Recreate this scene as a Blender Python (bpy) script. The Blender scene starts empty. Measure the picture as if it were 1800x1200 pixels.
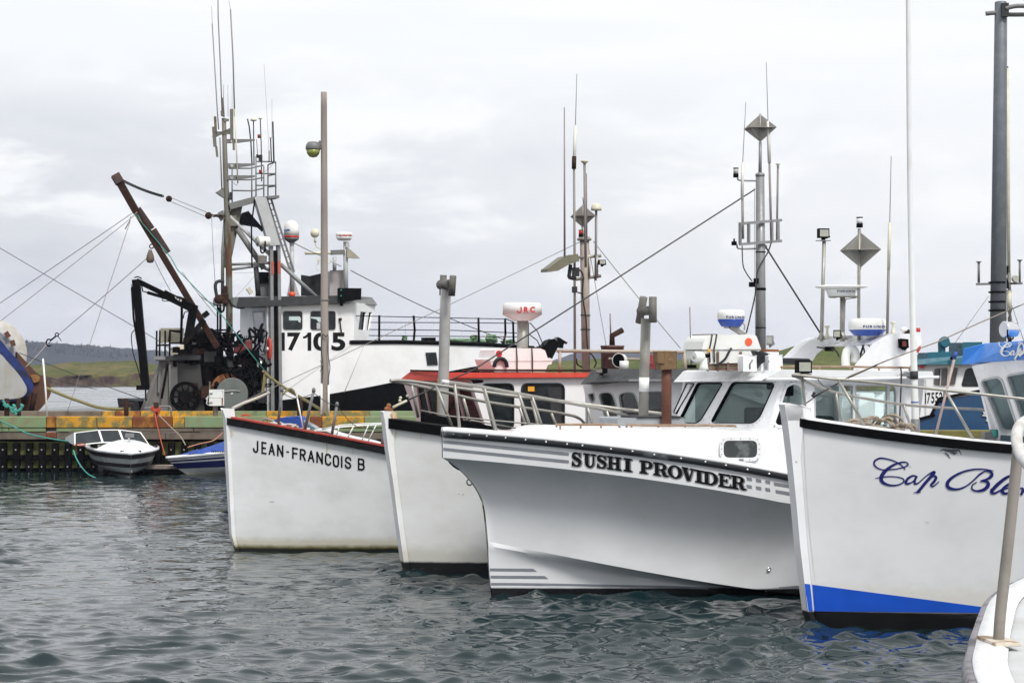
import bpy, math, random
import numpy as np
from mathutils import Vector, Matrix
from mathutils.bvhtree import BVHTree
from mathutils.geometry import tessellate_polygon
random.seed(7)
rng = np.random.default_rng(11)
C = bpy.context.scene.collection
V3 = Vector

# ------------------------------------------------------------------ camera
F, H, YH = 3600.0, 3.25, 640.0          # focal length in photo pixels, eye height above the water, horizon row
cam = bpy.data.cameras.new('camera'); cam_o = bpy.data.objects.new('camera', cam); C.objects.link(cam_o)
cam.sensor_width = 36; cam.lens = F/1800*36; cam.shift_y = (YH-600)/1800
cam.clip_start = .3; cam.clip_end = 9000
cam_o.location = (0, 0, H); cam_o.rotation_euler = (math.pi/2, 0, 0)
bpy.context.scene.camera = cam_o

# ------------------------------------------------------------------ sky, sun, exposure
SUN_EL, SUN_AZ = math.radians(52), math.radians(152)   # behind the camera, over its right shoulder
w = bpy.data.worlds.new('World'); bpy.context.scene.world = w; w.use_nodes = True
nt = w.node_tree; nt.nodes.clear(); N = nt.nodes.new; L = nt.links.new
out = N('ShaderNodeOutputWorld'); bg = N('ShaderNodeBackground'); bg.inputs[1].default_value = .1
sky = N('ShaderNodeTexSky'); sky.sky_type = 'NISHITA'; sky.sun_disc = False
sky.sun_elevation = SUN_EL; sky.sun_rotation = SUN_AZ; sky.air_density = 1.2; sky.dust_density = 3; sky.ozone_density = 1
tc = N('ShaderNodeTexCoord')
def wnoise(scale, loc, zs, detail=6, rough=.55, dist=0.):
    mp = N('ShaderNodeMapping'); mp.inputs['Scale'].default_value = (scale, scale, scale*zs); mp.inputs['Location'].default_value = loc
    n = N('ShaderNodeTexNoise'); n.inputs['Scale'].default_value = 1; n.inputs['Detail'].default_value = detail; n.inputs['Roughness'].default_value = rough
    n.inputs['Distortion'].default_value = dist
    L(tc.outputs['Generated'], mp.inputs[0]); L(mp.outputs[0], n.inputs[0]); return n.outputs[0]
def ramp(inp, stops):
    r = N('ShaderNodeValToRGB'); e = r.color_ramp.elements
    while len(e) < len(stops): e.new(.5)
    for k, (p, c) in enumerate(stops): e[k].position = p; e[k].color = (*c, 1) if len(c) == 3 else c
    L(inp, r.inputs[0]); return r.outputs[0]
def mixc(fac, a, b, mode='MIX'):
    m = N('ShaderNodeMix'); m.data_type = 'RGBA'; m.blend_type = mode
    for sock, val in ((0, fac), (6, a), (7, b)):
        if isinstance(val, (int, float)): m.inputs[sock].default_value = val
        elif isinstance(val, tuple): m.inputs[sock].default_value = (*val, 1)
        else: L(val, m.inputs[sock])
    return m.outputs[2]
# overcast deck: thin bright stratus everywhere, heavier grey cumulus banks low over the horizon
strat = ramp(wnoise(5, (3.1, 0, .3), 9, 5, .5), [(.30, (8.25, 8.4, 8.65)), (.62, (8.8, 8.85, 8.9))])
cum = wnoise(11, (.35, .2, 1.3), 2.6, 8, .56, .3)
sep = N('ShaderNodeSeparateXYZ'); L(tc.outputs['Generated'], sep.inputs[0])
band = ramp(sep.outputs[2], [(0.0, (.55,)*3), (.045, (1,)*3), (.10, (1,)*3), (.15, (.1,)*3), (.22, (0,)*3)])
side = N('ShaderNodeMapRange'); L(sep.outputs[0], side.inputs[0]); side.inputs[1].default_value = -.30; side.inputs[2].default_value = .22
side.inputs[3].default_value = 1; side.inputs[4].default_value = .16
ma = N('ShaderNodeMath'); ma.operation = 'MULTIPLY'; L(band, ma.inputs[0]); L(side.outputs[0], ma.inputs[1])
cumf = ramp(cum, [(.40, (0,)*3), (.49, (.7,)*3), (.66, (1,)*3)])
mb = N('ShaderNodeMath'); mb.operation = 'MULTIPLY'; L(cumf, mb.inputs[0]); L(ma.outputs[0], mb.inputs[1])
cloud = mixc(mb.outputs[0], strat, (5.5, 5.72, 6.25))
L(mixc(.93, sky.outputs[0], cloud), bg.inputs[0]); L(bg.outputs[0], out.inputs[0])
sun = bpy.data.lights.new('sun', 'SUN'); sun.energy = 2.5; sun.angle = math.radians(14); sun.color = (1, .97, .92)
sun_o = bpy.data.objects.new('sun', sun); C.objects.link(sun_o)
sd = V3((math.sin(SUN_AZ)*math.cos(SUN_EL), math.cos(SUN_AZ)*math.cos(SUN_EL), math.sin(SUN_EL)))
sun_o.rotation_euler = sd.to_track_quat('Z', 'Y').to_euler()
vs = bpy.context.scene.view_settings; bpy.context.scene.display_settings.display_device = 'sRGB'
vs.view_transform = 'Standard'; vs.look = 'None'; vs.gamma = 1; vs.exposure = .3
cy = bpy.context.scene.cycles
cy.max_bounces = 6; cy.diffuse_bounces = 3; cy.glossy_bounces = 4; cy.transparent_max_bounces = 16; cy.volume_bounces = 0
cy.use_denoising = True; cy.sample_clamp_indirect = 3; cy.caustics_reflective = False; cy.caustics_refractive = False

# ------------------------------------------------------------------ materials
MATS = {}
def mat(name, col, rough=.5, metal=0., dirt=None, amt=.5, scale=3., stretch=1., lo=.45, hi=.7, spot=None, spot_lo=.62, spot_scale=9., bump=0., bscale=40., spec=.5, streak=None, zband=None):
    """Weathered paint: base colour, large soft dirt, small spots or rust, vertical streaks and painted bands by height."""
    if name in MATS: return MATS[name]
    m = bpy.data.materials.new(name); m.use_nodes = True; t = m.node_tree; n = t.nodes; l = t.links.new; bs = n['Principled BSDF']
    bs.inputs['Roughness'].default_value = rough; bs.inputs['Metallic'].default_value = metal; bs.inputs['Specular IOR Level'].default_value = spec
    co = n.new('ShaderNodeTexCoord')
    def noise(sc, st=1., det=5, rg=.6):
        mp = n.new('ShaderNodeMapping'); mp.inputs['Scale'].default_value = (sc, sc, sc*st); l(co.outputs['Object'], mp.inputs[0])
        q = n.new('ShaderNodeTexNoise'); q.inputs['Scale'].default_value = 1; q.inputs['Detail'].default_value = det; q.inputs['Roughness'].default_value = rg
        l(mp.outputs[0], q.inputs[0]); return q.outputs[0]
    def rmp(i, a, b, v=1.):
        q = n.new('ShaderNodeMapRange'); q.inputs[1].default_value = a; q.inputs[2].default_value = b; q.inputs[4].default_value = v; l(i, q.inputs[0]); return q.outputs[0]
    def mix(f, a, b):
        q = n.new('ShaderNodeMix'); q.data_type = 'RGBA'
        l(f, q.inputs[0])
        for s, x in ((6, a), (7, b)):
            if isinstance(x, tuple): q.inputs[s].default_value = (*x, 1)
            else: l(x, q.inputs[s])
        return q.outputs[2]
    c = tuple(col)
    if dirt: c = mix(rmp(noise(scale, stretch), lo, hi, amt), c, tuple(dirt))
    if streak: c = mix(rmp(noise(streak[1], .07, 4, .65), streak[2], streak[2]+.14, streak[3]), c, streak[0])
    if spot: c = mix(rmp(noise(spot_scale, 1, 8, .7), spot_lo, spot_lo+.05), c, tuple(spot))
    if zband:                                              # list of (z, colour below z, edge roughness)
        sp = n.new('ShaderNodeSeparateXYZ'); l(co.outputs['Object'], sp.inputs[0])
        for z, bc, e in zband:
            ad = n.new('ShaderNodeMath'); ad.operation = 'MULTIPLY_ADD'; l(noise(5, 1.5, 6, .7), ad.inputs[0]); ad.inputs[1].default_value = -e*2; l(sp.outputs[2], ad.inputs[2])
            q = n.new('ShaderNodeMapRange'); q.inputs[1].default_value = z-e-.012-e*.5; q.inputs[2].default_value = z-e+.004+e*.5; q.inputs[3].default_value = 1; q.inputs[4].default_value = 0
            l(ad.outputs[0], q.inputs[0]); c = mix(q.outputs[0], c, bc)
    if isinstance(c, tuple): bs.inputs['Base Color'].default_value = (*c, 1)
    else: l(c, bs.inputs['Base Color'])
    rr = n.new('ShaderNodeMapRange'); l(noise(scale*2.7), rr.inputs[0]); rr.inputs[1].default_value = .3; rr.inputs[2].default_value = .7
    rr.inputs[3].default_value = max(.03, rough*.75); rr.inputs[4].default_value = min(1, rough*1.25); l(rr.outputs[0], bs.inputs['Roughness'])
    if bump:
        bp = n.new('ShaderNodeBump'); bp.inputs['Strength'].default_value = bump; bp.inputs['Distance'].default_value = .01; l(noise(bscale, 1, 6, .65), bp.inputs['Height']); l(bp.outputs[0], bs.inputs['Normal'])
    MATS[name] = m; return m
WD = (.42, .42, .40)
SCUM = (.10, .10, .05)
M_white = mat('white paint', (.81, .815, .83), .38, dirt=(.58, .58, .56), amt=.4, scale=1.4, spot=(.38, .32, .26), spot_lo=.74, bump=.06)
M_gel = mat('white gelcoat', (.81, .82, .84), .28, dirt=(.58, .58, .57), amt=.5, scale=1.6, spot=(.45, .43, .4), spot_lo=.76)
M_hullA = mat('white hull with green scum line', (.80, .81, .82), .42, dirt=(.64, .65, .65), amt=.8, scale=1.1, stretch=1.6, lo=.42, hi=.68, spot=(.45, .42, .33), spot_lo=.73, spot_scale=6, bump=.12, bscale=9, streak=((.52, .47, .36), 6, .68, .45),
              zband=[(.22, (.60, .58, .48), .08), (.10, (.17, .15, .06), .045), (.055, (.008, .010, .006), .02)])
M_hullB = mat('white hull with black boot top', (.80, .81, .81), .42, dirt=(.66, .66, .64), amt=.8, scale=1.0, stretch=1.6, lo=.4, hi=.7, spot=(.4, .37, .28), spot_lo=.73, spot_scale=6, bump=.12, bscale=9, streak=((.48, .43, .32), 6, .68, .5),
              zband=[(.42, (.62, .61, .56), .14), (.20, (.004, .004, .005), .014)])
M_hullC = mat('white flared hull gelcoat', (.76, .77, .79), .22, dirt=(.62, .63, .62), amt=.6, scale=.9, stretch=1.5, spot=(.5, .48, .44), spot_lo=.76, spot_scale=7, bump=.08, bscale=5, zband=[(.115, (.006, .006, .007), .006)])
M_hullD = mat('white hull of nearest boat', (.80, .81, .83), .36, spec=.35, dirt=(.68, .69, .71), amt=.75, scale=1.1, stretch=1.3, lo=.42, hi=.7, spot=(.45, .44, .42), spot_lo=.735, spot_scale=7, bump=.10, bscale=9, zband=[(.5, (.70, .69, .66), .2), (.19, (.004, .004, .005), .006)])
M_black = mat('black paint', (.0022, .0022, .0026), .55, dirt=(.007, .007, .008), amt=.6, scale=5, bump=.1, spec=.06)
M_blackworn = mat('worn black guard', (.004, .004, .005), .5, dirt=(.025, .025, .025), amt=.5, scale=6, spec=.2, spot=(.40, .40, .40), spot_lo=.66, spot_scale=13, bump=.2)
M_rubber = mat('grey rubber guard', (.013, .015, .018), .5, spec=.25, dirt=(.12, .13, .15), amt=.75, scale=.8, lo=.55, hi=.62, spot=(.4, .4, .42), spot_lo=.72)
M_galv = mat('galvanised steel', (.25, .255, .262), .5, .3, dirt=(.18, .18, .18), amt=.7, scale=6, spot=(.22, .15, .10), spot_lo=.72, bump=.15)
M_alu = mat('weathered aluminium tube', (.36, .35, .32), .48, .5, dirt=(.26, .24, .2), amt=.7, scale=7, spot=(.28, .19, .12), spot_lo=.70)
M_grey = mat('grey paint', (.15, .152, .152), .5, dirt=(.17, .17, .16), amt=.7, scale=4, spot=(.20, .11, .06), spot_lo=.69, bump=.1)
M_lgrey = mat('light grey paint', (.46, .47, .485), .45, dirt=(.36, .36, .35), amt=.6, scale=3, spot=(.26, .18, .12), spot_lo=.74)
M_dgrey = mat('dark grey paint', (.026, .028, .031), .55, dirt=(.05, .05, .05), amt=.6, scale=4, spec=.3)
M_rust = mat('rusty steel', (.040, .018, .012), .85, .0, dirt=(.022, .014, .011), amt=.9, scale=7, spot=(.13, .05, .025), spot_lo=.6, bump=.5, spec=.2)
M_rustl = mat('orange rust', (.26, .095, .035), .85, dirt=(.10, .04, .02), amt=.9, scale=6, spot=(.33, .17, .06), spot_lo=.6, bump=.5)
M_rustpaint = mat('rust streaked olive grey paint', (.17, .165, .135), .65, dirt=(.10, .045, .02), amt=.95, scale=2.5, stretch=.35, lo=.52, hi=.62, spot=(.07, .03, .018), spot_lo=.62, bump=.3, spec=.25)
M_rustblack = mat('black oily gear with rust', (.0025, .0025, .0025), .6, spec=.07, dirt=(.018, .009, .006), amt=.8, scale=5, lo=.55, hi=.65, bump=.4)
M_wood = mat('weathered grey timber', (.31, .27, .24), .85, dirt=(.18, .15, .13), amt=.9, scale=3, stretch=.12, spot=(.40, .36, .32), spot_lo=.66, bump=.5, bscale=25)
M_olive = mat('olive stained planks', (.21, .22, .075), .85, spec=.2, dirt=(.03, .03, .018), amt=.9, scale=3, stretch=.4, spot=(.16, .12, .05), spot_lo=.68, bump=.4)
M_tgreen = mat('faded green timber', (.19, .27, .14), .8, dirt=(.21, .17, .08), amt=.85, scale=2.2, spot=(.33, .20, .035), spot_lo=.67, spot_scale=6, bump=.3)
M_tyellow = mat('yellow painted timber peeling', (.56, .27, .012), .75, dirt=(.17, .16, .06), amt=.95, scale=2.6, lo=.46, hi=.56, spot=(.20, .10, .03), spot_lo=.58, spot_scale=6, bump=.4)
M_trust = mat('rust stained timber', (.17, .05, .012), .8, dirt=(.42, .19, .02), amt=.9, scale=1.8, lo=.5, hi=.62, spot=(.08, .03, .015), spot_lo=.58, spot_scale=5, bump=.4)
M_tbrown = mat('brown weathered timber', (.155, .125, .095), .85, dirt=(.08, .06, .045), amt=.9, scale=2, spot=(.30, .17, .04), spot_lo=.70, spot_scale=5, bump=.4)
M_red = mat('faded red paint', (.43, .030, .016), .6, spec=.2, dirt=(.40, .055, .03), amt=.8, scale=3, spot=(.20, .05, .03), spot_lo=.72)
M_redchip = mat('chipped red paint', (.36, .035, .022), .65, spec=.15, dirt=(.30, .045, .035), amt=.8, scale=3, spot=(.55, .44, .40), spot_lo=.67, spot_scale=6)
M_orange = mat('orange plastic', (.85, .10, .035), .5, dirt=(.60, .09, .04), amt=.6, scale=5)
M_blue = mat('bright blue paint', (.006, .085, .56), .4, dirt=(.010, .070, .44), amt=.7, scale=2, spot=(.02, .10, .30), spot_lo=.72)
M_bluevisor = mat('sky blue paint', (.025, .20, .66), .4, dirt=(.02, .16, .55), amt=.6, scale=3)
M_navy = mat('navy letters', (.012, .016, .15), .35)
M_teal = mat('teal paint', (.010, .105, .155), .45, dirt=(.012, .13, .17), amt=.6, scale=3)
M_hullblue = mat('dark blue hull', (.010, .052, .135), .4, dirt=(.015, .08, .16), amt=.6, scale=2)
M_stripe = mat('grey stripe', (.20, .215, .245), .4, dirt=(.30, .31, .34), amt=.5, scale=4)
M_shadow = mat('grey letter edge', (.20, .20, .21), .4)
M_ink = mat('black letters', (.004, .004, .005), .5, dirt=(.012, .012, .012), amt=.6, scale=9, spec=.15)
M_plast = mat('white plastic', (.76, .77, .75), .35, dirt=(.62, .60, .54), amt=.5, scale=4)
M_pink = mat('sun faded pinkish white fibreglass', (.81, .795, .79), .45, dirt=(.72, .70, .68), amt=.9, scale=2.5)
M_cream = mat('yellowed white plastic', (.62, .60, .47), .45, dirt=(.45, .42, .3), amt=.6, scale=6)
M_blueplast = mat('blue plastic', (.014, .065, .36), .4)
M_redplast = mat('red plastic', (.55, .012, .018), .35)
M_rope = mat('beige rope', (.33, .28, .22), .9, dirt=(.20, .16, .12), amt=.8, scale=20, bump=.6, bscale=90)
M_ropew = mat('pale rope', (.55, .52, .47), .9, dirt=(.36, .33, .28), amt=.8, scale=20, bump=.5, bscale=90)
M_ropeg = mat('turquoise rope', (.05, .30, .25), .8, dirt=(.03, .17, .15), amt=.6, scale=12)
M_ropeo = mat('orange rope', (.40, .06, .025), .8)
M_ropey = mat('mossy mooring rope', (.23, .20, .085), .9, dirt=(.12, .11, .05), amt=.9, scale=9, bump=.5, bscale=60)
M_wire = mat('dark wire rope', (.03, .028, .028), .6)
M_wiret = mat('pale thin wire', (.20, .19, .18), .5)
M_whip = mat('grey whip antenna', (.22, .20, .19), .5)
M_whipw = mat('white whip antenna', (.66, .64, .60), .4)
M_tarp = mat('blue tarpaulin', (.012, .055, .30), .6, dirt=(.01, .04, .2), amt=.7, scale=4, bump=.4, bscale=7)
M_seat = mat('dark upholstery', (.02, .024, .026), .6)
M_cab = mat('cabin lining', (.40, .42, .44), .6, dirt=(.3, .3, .3), amt=.5)
M_bolt = mat('bare bolt heads', (.6, .6, .6), .3, .6)
M_lens = mat('lamp glass', (.40, .41, .36), .12, dirt=(.28, .28, .24), amt=.5, scale=15)
M_dglass = mat('dark window glass', (.010, .013, .014), .06, dirt=(.035, .043, .046), amt=.9, scale=2.2, lo=.4, hi=.65, spec=.25)
M_gasket = mat('black window gasket', (.012, .012, .013), .5)
M_chrome = mat('polished steel', (.75, .76, .77), .12, .95)
M_sign = mat('yellow sticker', (.75, .36, .02), .5)
M_deck = mat('pale grey nonslip deck', (.50, .51, .52), .75, dirt=(.38, .38, .37), amt=.7, scale=3, bump=.4, bscale=120)
M_wornwood = mat('worn grey gunwale', (.22, .21, .225), .6, dirt=(.07, .065, .075), amt=.9, scale=5, lo=.45, hi=.62, spot=(.5, .49, .5), spot_lo=.66, spot_scale=7, bump=.3)
M_netg = mat('green netting', (.18, .30, .17), .9, dirt=(.10, .17, .10), amt=.8, scale=9)
def glass():
    m = bpy.data.materials.new('tinted window glass'); m.use_nodes = True; t = m.node_tree; n = t.nodes; n.remove(n['Principled BSDF'])
    tr = n.new('ShaderNodeBsdfTransparent'); tr.inputs[0].default_value = (.88, .955, .94, 1)
    gl = n.new('ShaderNodeBsdfGlossy'); gl.inputs['Roughness'].default_value = .03; gl.inputs[0].default_value = (1, 1, 1, 1)
    fr0 = n.new('ShaderNodeFresnel'); fr0.inputs[0].default_value = 1.45; ge = n.new('ShaderNodeNewGeometry'); fr = n.new('ShaderNodeMath'); fr.operation = 'MULTIPLY_ADD'
    inv = n.new('ShaderNodeMath'); inv.operation = 'SUBTRACT'; inv.inputs[0].default_value = .8; t.links.new(ge.outputs['Backfacing'], inv.inputs[1]); inv.use_clamp = True; fr.inputs[2].default_value = 0; t.links.new(fr0.outputs[0], fr.inputs[0]); t.links.new(inv.outputs[0], fr.inputs[1])
    mx = n.new('ShaderNodeMixShader'); t.links.new(fr.outputs[0], mx.inputs[0]); t.links.new(tr.outputs[0], mx.inputs[1]); t.links.new(gl.outputs[0], mx.inputs[2])
    t.links.new(mx.outputs[0], n['Material Output'].inputs[0]); return m
M_glass = glass()

# ------------------------------------------------------------------ geometry helpers
def P(px, py, D): return V3(((px-900)*D/F, D, H-(py-YH)*D/F))
def ray(px, py): return V3(((px-900)/F, 1, -(py-YH)/F))
class Plane:
    def __init__(s, p, n): s.p = V3(p); s.n = V3(n).normalized(); s.n = -s.n if s.n.y > 0 else s.n   # normal towards the viewer
    def __call__(s, px, py, off=0.):
        d = ray(px, py); o = V3((0, 0, H)); p = s.p+s.n*off
        return o+d*((p-o).dot(s.n)/d.dot(s.n))
def plane3(a, b, c): return Plane(a, (b-a).cross(c-a))
class Boat:
    """Local frame of a vessel: u aft from the stem, v towards the near side, z up from the water."""
    def __init__(s, th, px=0, py=0, o=None):
        if o is None: D = F*H/(py-YH); o = ((px-900)*D/F, D)
        s.ox, s.oy = o; t = math.radians(th); s.c, s.s = math.cos(t), math.sin(t)
    def W(s, u, v, z): return V3((s.ox+u*s.c+v*s.s, s.oy+u*s.s-v*s.c, z))
    def loc(s, p): x, y = p.x-s.ox, p.y-s.oy; return V3((x*s.c+y*s.s, x*s.s-y*s.c, p.z))
    def V(s, px, py, v):
        a = (px-900)/F; Y = (v+s.ox*s.s-s.oy*s.c)/(a*s.s-s.c); return V3((a*Y, Y, H-(py-YH)*Y/F))
    def U(s, px, py, u):
        a = (px-900)/F; Y = (u+s.ox*s.c+s.oy*s.s)/(a*s.c+s.s); return V3((a*Y, Y, H-(py-YH)*Y/F))
    def Z(s, px, py, z): Y = (H-z)*F/(py-YH); return V3(((px-900)/F*Y, Y, z))
    def R(s, px, py, bd, k=1., off=0.):
        v = 0.
        for _ in range(60): u = s.loc(s.V(px, py, v)).x; v = .5*v+.5*(k*bd(max(u, -5))+off)
        return s.V(px, py, v)
    def PV(s, v): return Plane(s.W(0, v, 0), (s.s, -s.c, 0))
    def PU(s, u): return Plane(s.W(u, 0, 0), (s.c, s.s, 0))
    def PZ(s, z): return Plane(V3((0, 10, z)), (0, 0, 1))

ROOT = {}
def setp(o, label=None, cat=None, group=None, kind=None):
    for k, v in (('label', label), ('category', cat), ('group', group), ('kind', kind)):
        if v: o[k] = v
    return o
def thing(name, label, cat, loc, group=None):
    o = bpy.data.objects.new(name, None); C.objects.link(o); o.location = loc; o.empty_display_size = .2
    ROOT[o.name] = V3(loc); return setp(o, label, cat, group)
class MB:
    def __init__(s): s.v = []; s.f = []; s.m = []; s.sm = []
    def add(s, vs, fs, mi=0, smooth=False):
        b = len(s.v); s.v += [V3(p) for p in vs]
        for q in fs: s.f.append([b+i for i in q]); s.m.append(mi); s.sm.append(smooth)
        return s
    def box(s, c, sx, sy, sz, rot=None, mi=0):
        """box centred at c with full sizes; rot = 3x3 or angle about z"""
        R = Matrix.Identity(3) if rot is None else (Matrix.Rotation(rot, 3, 'Z') if isinstance(rot, (int, float)) else rot)
        vs = [V3(c)+R @ V3((x*sx/2, y*sy/2, z*sz/2)) for z in (-1, 1) for y in (-1, 1) for x in (-1, 1)]
        return s.add(vs, [(0, 2, 3, 1), (4, 5, 7, 6), (0, 1, 5, 4), (2, 6, 7, 3), (0, 4, 6, 2), (1, 3, 7, 5)], mi)
    def bar(s, a, b, wd, ht=None, up=V3((0, 0, 1)), mi=0):
        """rectangular bar from a to b"""
        a, b = V3(a), V3(b); ht = ht or wd; d = (b-a).normalized()
        x = d.cross(up); x = x.normalized() if x.length > 1e-4 else d.orthogonal().normalized(); y = x.cross(d)
        vs = [p+x*sx*wd/2+y*sy*ht/2 for p in (a, b) for sx, sy in ((-1, -1), (1, -1), (1, 1), (-1, 1))]
        return s.add(vs, [(3, 2, 1, 0), (4, 5, 6, 7)]+[(i, (i+1) % 4, 4+(i+1) % 4, 4+i) for i in range(4)], mi)
    def tube(s, pts, r, n=8, mi=0, closed=False, cap=True):
        pts = [V3(p) for p in pts]; k = len(pts); rs = r if isinstance(r, (list, tuple)) else [r]*k
        tg = []
        for i in range(k):
            if closed: t = pts[(i+1) % k]-pts[i-1]
            else: t = pts[min(i+1, k-1)]-pts[max(i-1, 0)]
            tg.append(t.normalized() if t.length > 1e-9 else V3((0, 0, 1)))
        x = tg[0].orthogonal().normalized(); vs = []
        for i in range(k):
            x = (x-tg[i]*x.dot(tg[i])); x = x.normalized() if x.length > 1e-6 else tg[i].orthogonal().normalized(); y = tg[i].cross(x)
            vs += [pts[i]+(x*math.cos(a)+y*math.sin(a))*rs[i] for a in (2*math.pi*j/n for j in range(n))]
        fs = [(i*n+j, i*n+(j+1) % n, ((i+1) % k)*n+(j+1) % n, ((i+1) % k)*n+j) for i in range(k if closed else k-1) for j in range(n)]
        s.add(vs, fs, mi, True)
        if cap and not closed:
            b = len(s.v)-k*n; s.f += [[b+j for j in reversed(range(n))], [b+(k-1)*n+j for j in range(n)]]; s.m += [mi, mi]; s.sm += [False, False]
        return s
    def lathe(s, c, prof, axis=V3((0, 0, 1)), n=24, mi=0):
        """prof: list of (radius, distance along the axis); sharp profile corners are doubled by the caller"""
        axis = V3(axis).normalized(); x = axis.orthogonal().normalized(); y = axis.cross(x); c = V3(c)
        vs = [c+axis*h+(x*math.cos(2*math.pi*j/n)+y*math.sin(2*math.pi*j/n))*r for r, h in prof for j in range(n)]
        k = len(prof)
        fs = [(i*n+j, i*n+(j+1) % n, (i+1)*n+(j+1) % n, (i+1)*n+j) for i in range(k-1) for j in range(n)]
        s.add(vs, fs, mi, True); b = len(s.v)-k*n
        if prof[0][0] > 1e-4: s.f.append([b+j for j in reversed(range(n))]); s.m.append(mi); s.sm.append(False)
        if prof[-1][0] > 1e-4: s.f.append([b+(k-1)*n+j for j in range(n)]); s.m.append(mi); s.sm.append(False)
        return s
    def ball(s, c, r, n=12, sc=(1, 1, 1), mi=0):
        vs = []; k = n//2+1
        for i in range(k+1):
            a = math.pi*i/k
            vs += [V3(c)+V3((math.sin(a)*math.cos(2*math.pi*j/n)*sc[0], math.sin(a)*math.sin(2*math.pi*j/n)*sc[1], math.cos(a)*sc[2]))*r for j in range(n)]
        return s.add(vs, [(i*n+j, (i+1)*n+j, (i+1)*n+(j+1) % n, i*n+(j+1) % n) for i in range(k) for j in range(n)], mi, True)
    def prism(s, pts, d, mi=0):
        """polygon pts extruded by vector d"""
        pts = [V3(p) for p in pts]; d = V3(d); n = len(pts); tr = tessellate_polygon([pts])
        s.add(pts+[p+d for p in pts], [tuple(t) for t in tr]+[tuple(n+i for i in reversed(t)) for t in tr]+[(i, (i+1) % n, n+(i+1) % n, n+i) for i in range(n)], mi); return s
    def wall(s, outer, holes, d, mi=0):
        """panel with openings, thickened by vector d"""
        loops = [[V3(p) for p in outer]]+[[V3(p) for p in h] for h in holes]; d = V3(d)
        tr = tessellate_polygon(loops); flat = [p for l_ in loops for p in l_]; n = len(flat)
        fs = [tuple(t) for t in tr]+[tuple(n+i for i in reversed(t)) for t in tr]; o = 0
        for l_ in loops:
            k = len(l_); fs += [(o+i, o+(i+1) % k, n+o+(i+1) % k, n+o+i) for i in range(k)]; o += k
        s.add(flat+[p+d for p in flat], fs, mi); return s
    def ring(s, inner, outer, d, mi=0):
        """frame between two matching loops, thickened by d"""
        a = [V3(p) for p in inner]; b = [V3(p) for p in outer]; d = V3(d); n = len(a)
        vs = a+b+[p+d for p in a]+[p+d for p in b]; fs = []
        for i in range(n):
            j = (i+1) % n; fs += [(i, j, n+j, n+i), (2*n+i, 3*n+i, 3*n+j, 2*n+j), (i, 2*n+i, 2*n+j, j), (n+i, n+j, 3*n+j, 3*n+i)]
        return s.add(vs, fs, mi)
    def grid(s, rows, mi=0, smooth=True, closed=False):
        r = len(rows); k = len(rows[0]); vs = [p for q in rows for p in q]
        return s.add(vs, [(i*k+j, i*k+(j+1) % k, (i+1)*k+(j+1) % k, (i+1)*k+j) for i in range(r-1) for j in range(k if closed else k-1)], mi, smooth)
    def build(s, name, m, parent=None, label=None, bevel=0.):
        ms = m if isinstance(m, (list, tuple)) else [m]
        off = V3((0, 0, 0)); o = parent
        if parent is not None: off = ROOT[parent.name]
        me = bpy.data.meshes.new(name); me.from_pydata([tuple(p-off) for p in s.v], [], s.f)
        for q in ms: me.materials.append(q)
        me.polygons.foreach_set('material_index', s.m); me.polygons.foreach_set('use_smooth', s.sm); me.update()
        ob = bpy.data.objects.new(name, me); C.objects.link(ob)
        if parent is not None: ob.parent = parent
        ROOT[ob.name] = off
        if bevel:
            b = ob.modifiers.new('bevel', 'BEVEL'); b.width = bevel; b.segments = 2; b.limit_method = 'ANGLE'; b.angle_limit = math.radians(40)
        if label: ob['label'] = label
        return ob
    def top(s, name, m, label, cat, loc, group=None, kind=None, bevel=0.):
        """one-mesh thing with its origin at loc"""
        e = bpy.data.objects.new('tmp', None); ROOT['tmp'] = V3(loc)
        class Q: name = 'tmp'
        ms = m if isinstance(m, (list, tuple)) else [m]
        me = bpy.data.meshes.new(name); me.from_pydata([tuple(p-V3(loc)) for p in s.v], [], s.f)
        for q in ms: me.materials.append(q)
        me.polygons.foreach_set('material_index', s.m); me.polygons.foreach_set('use_smooth', s.sm); me.update()
        ob = bpy.data.objects.new(name, me); C.objects.link(ob); ob.location = loc; bpy.data.objects.remove(e)
        ROOT[ob.name] = V3(loc)
        if bevel:
            b = ob.modifiers.new('bevel', 'BEVEL'); b.width = bevel; b.segments = 2; b.limit_method = 'ANGLE'; b.angle_limit = math.radians(40)
        return setp(ob, label, cat, group, kind)
def smooth_pts(pts, n=6, closed=False):
    """Catmull-Rom through the points"""
    pts = [V3(p) if len(p) == 3 else V3((p[0], p[1], 0)) for p in pts]; k = len(pts); o = []
    for i in range(k if closed else k-1):
        g = lambda j: pts[j % k] if closed else pts[max(0, min(k-1, j))]
        a, b, c, d = g(i-1), g(i), g(i+1), g(i+2)
        for q in range(n):
            t = q/n; o.append(.5*((2*b)+(c-a)*t+(2*a-5*b+4*c-d)*t*t+(3*b-a-3*c+d)*t**3))
    if not closed: o.append(pts[-1])
    return o
def rr(pts, r, n=4):
    """round the corners of a pixel polygon"""
    o = []; k = len(pts)
    for i in range(k):
        p = V3((*pts[i], 0)); a = V3((*pts[i-1], 0))-p; b = V3((*pts[(i+1) % k], 0))-p
        q = min(r, a.length*.48, b.length*.48); A = p+a.normalized()*q; B = p+b.normalized()*q
        for j in range(n+1):
            t = j/n; o.append(((1-t)**2*A+2*t*(1-t)*p+t*t*B).xy.to_tuple())
    return o
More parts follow.
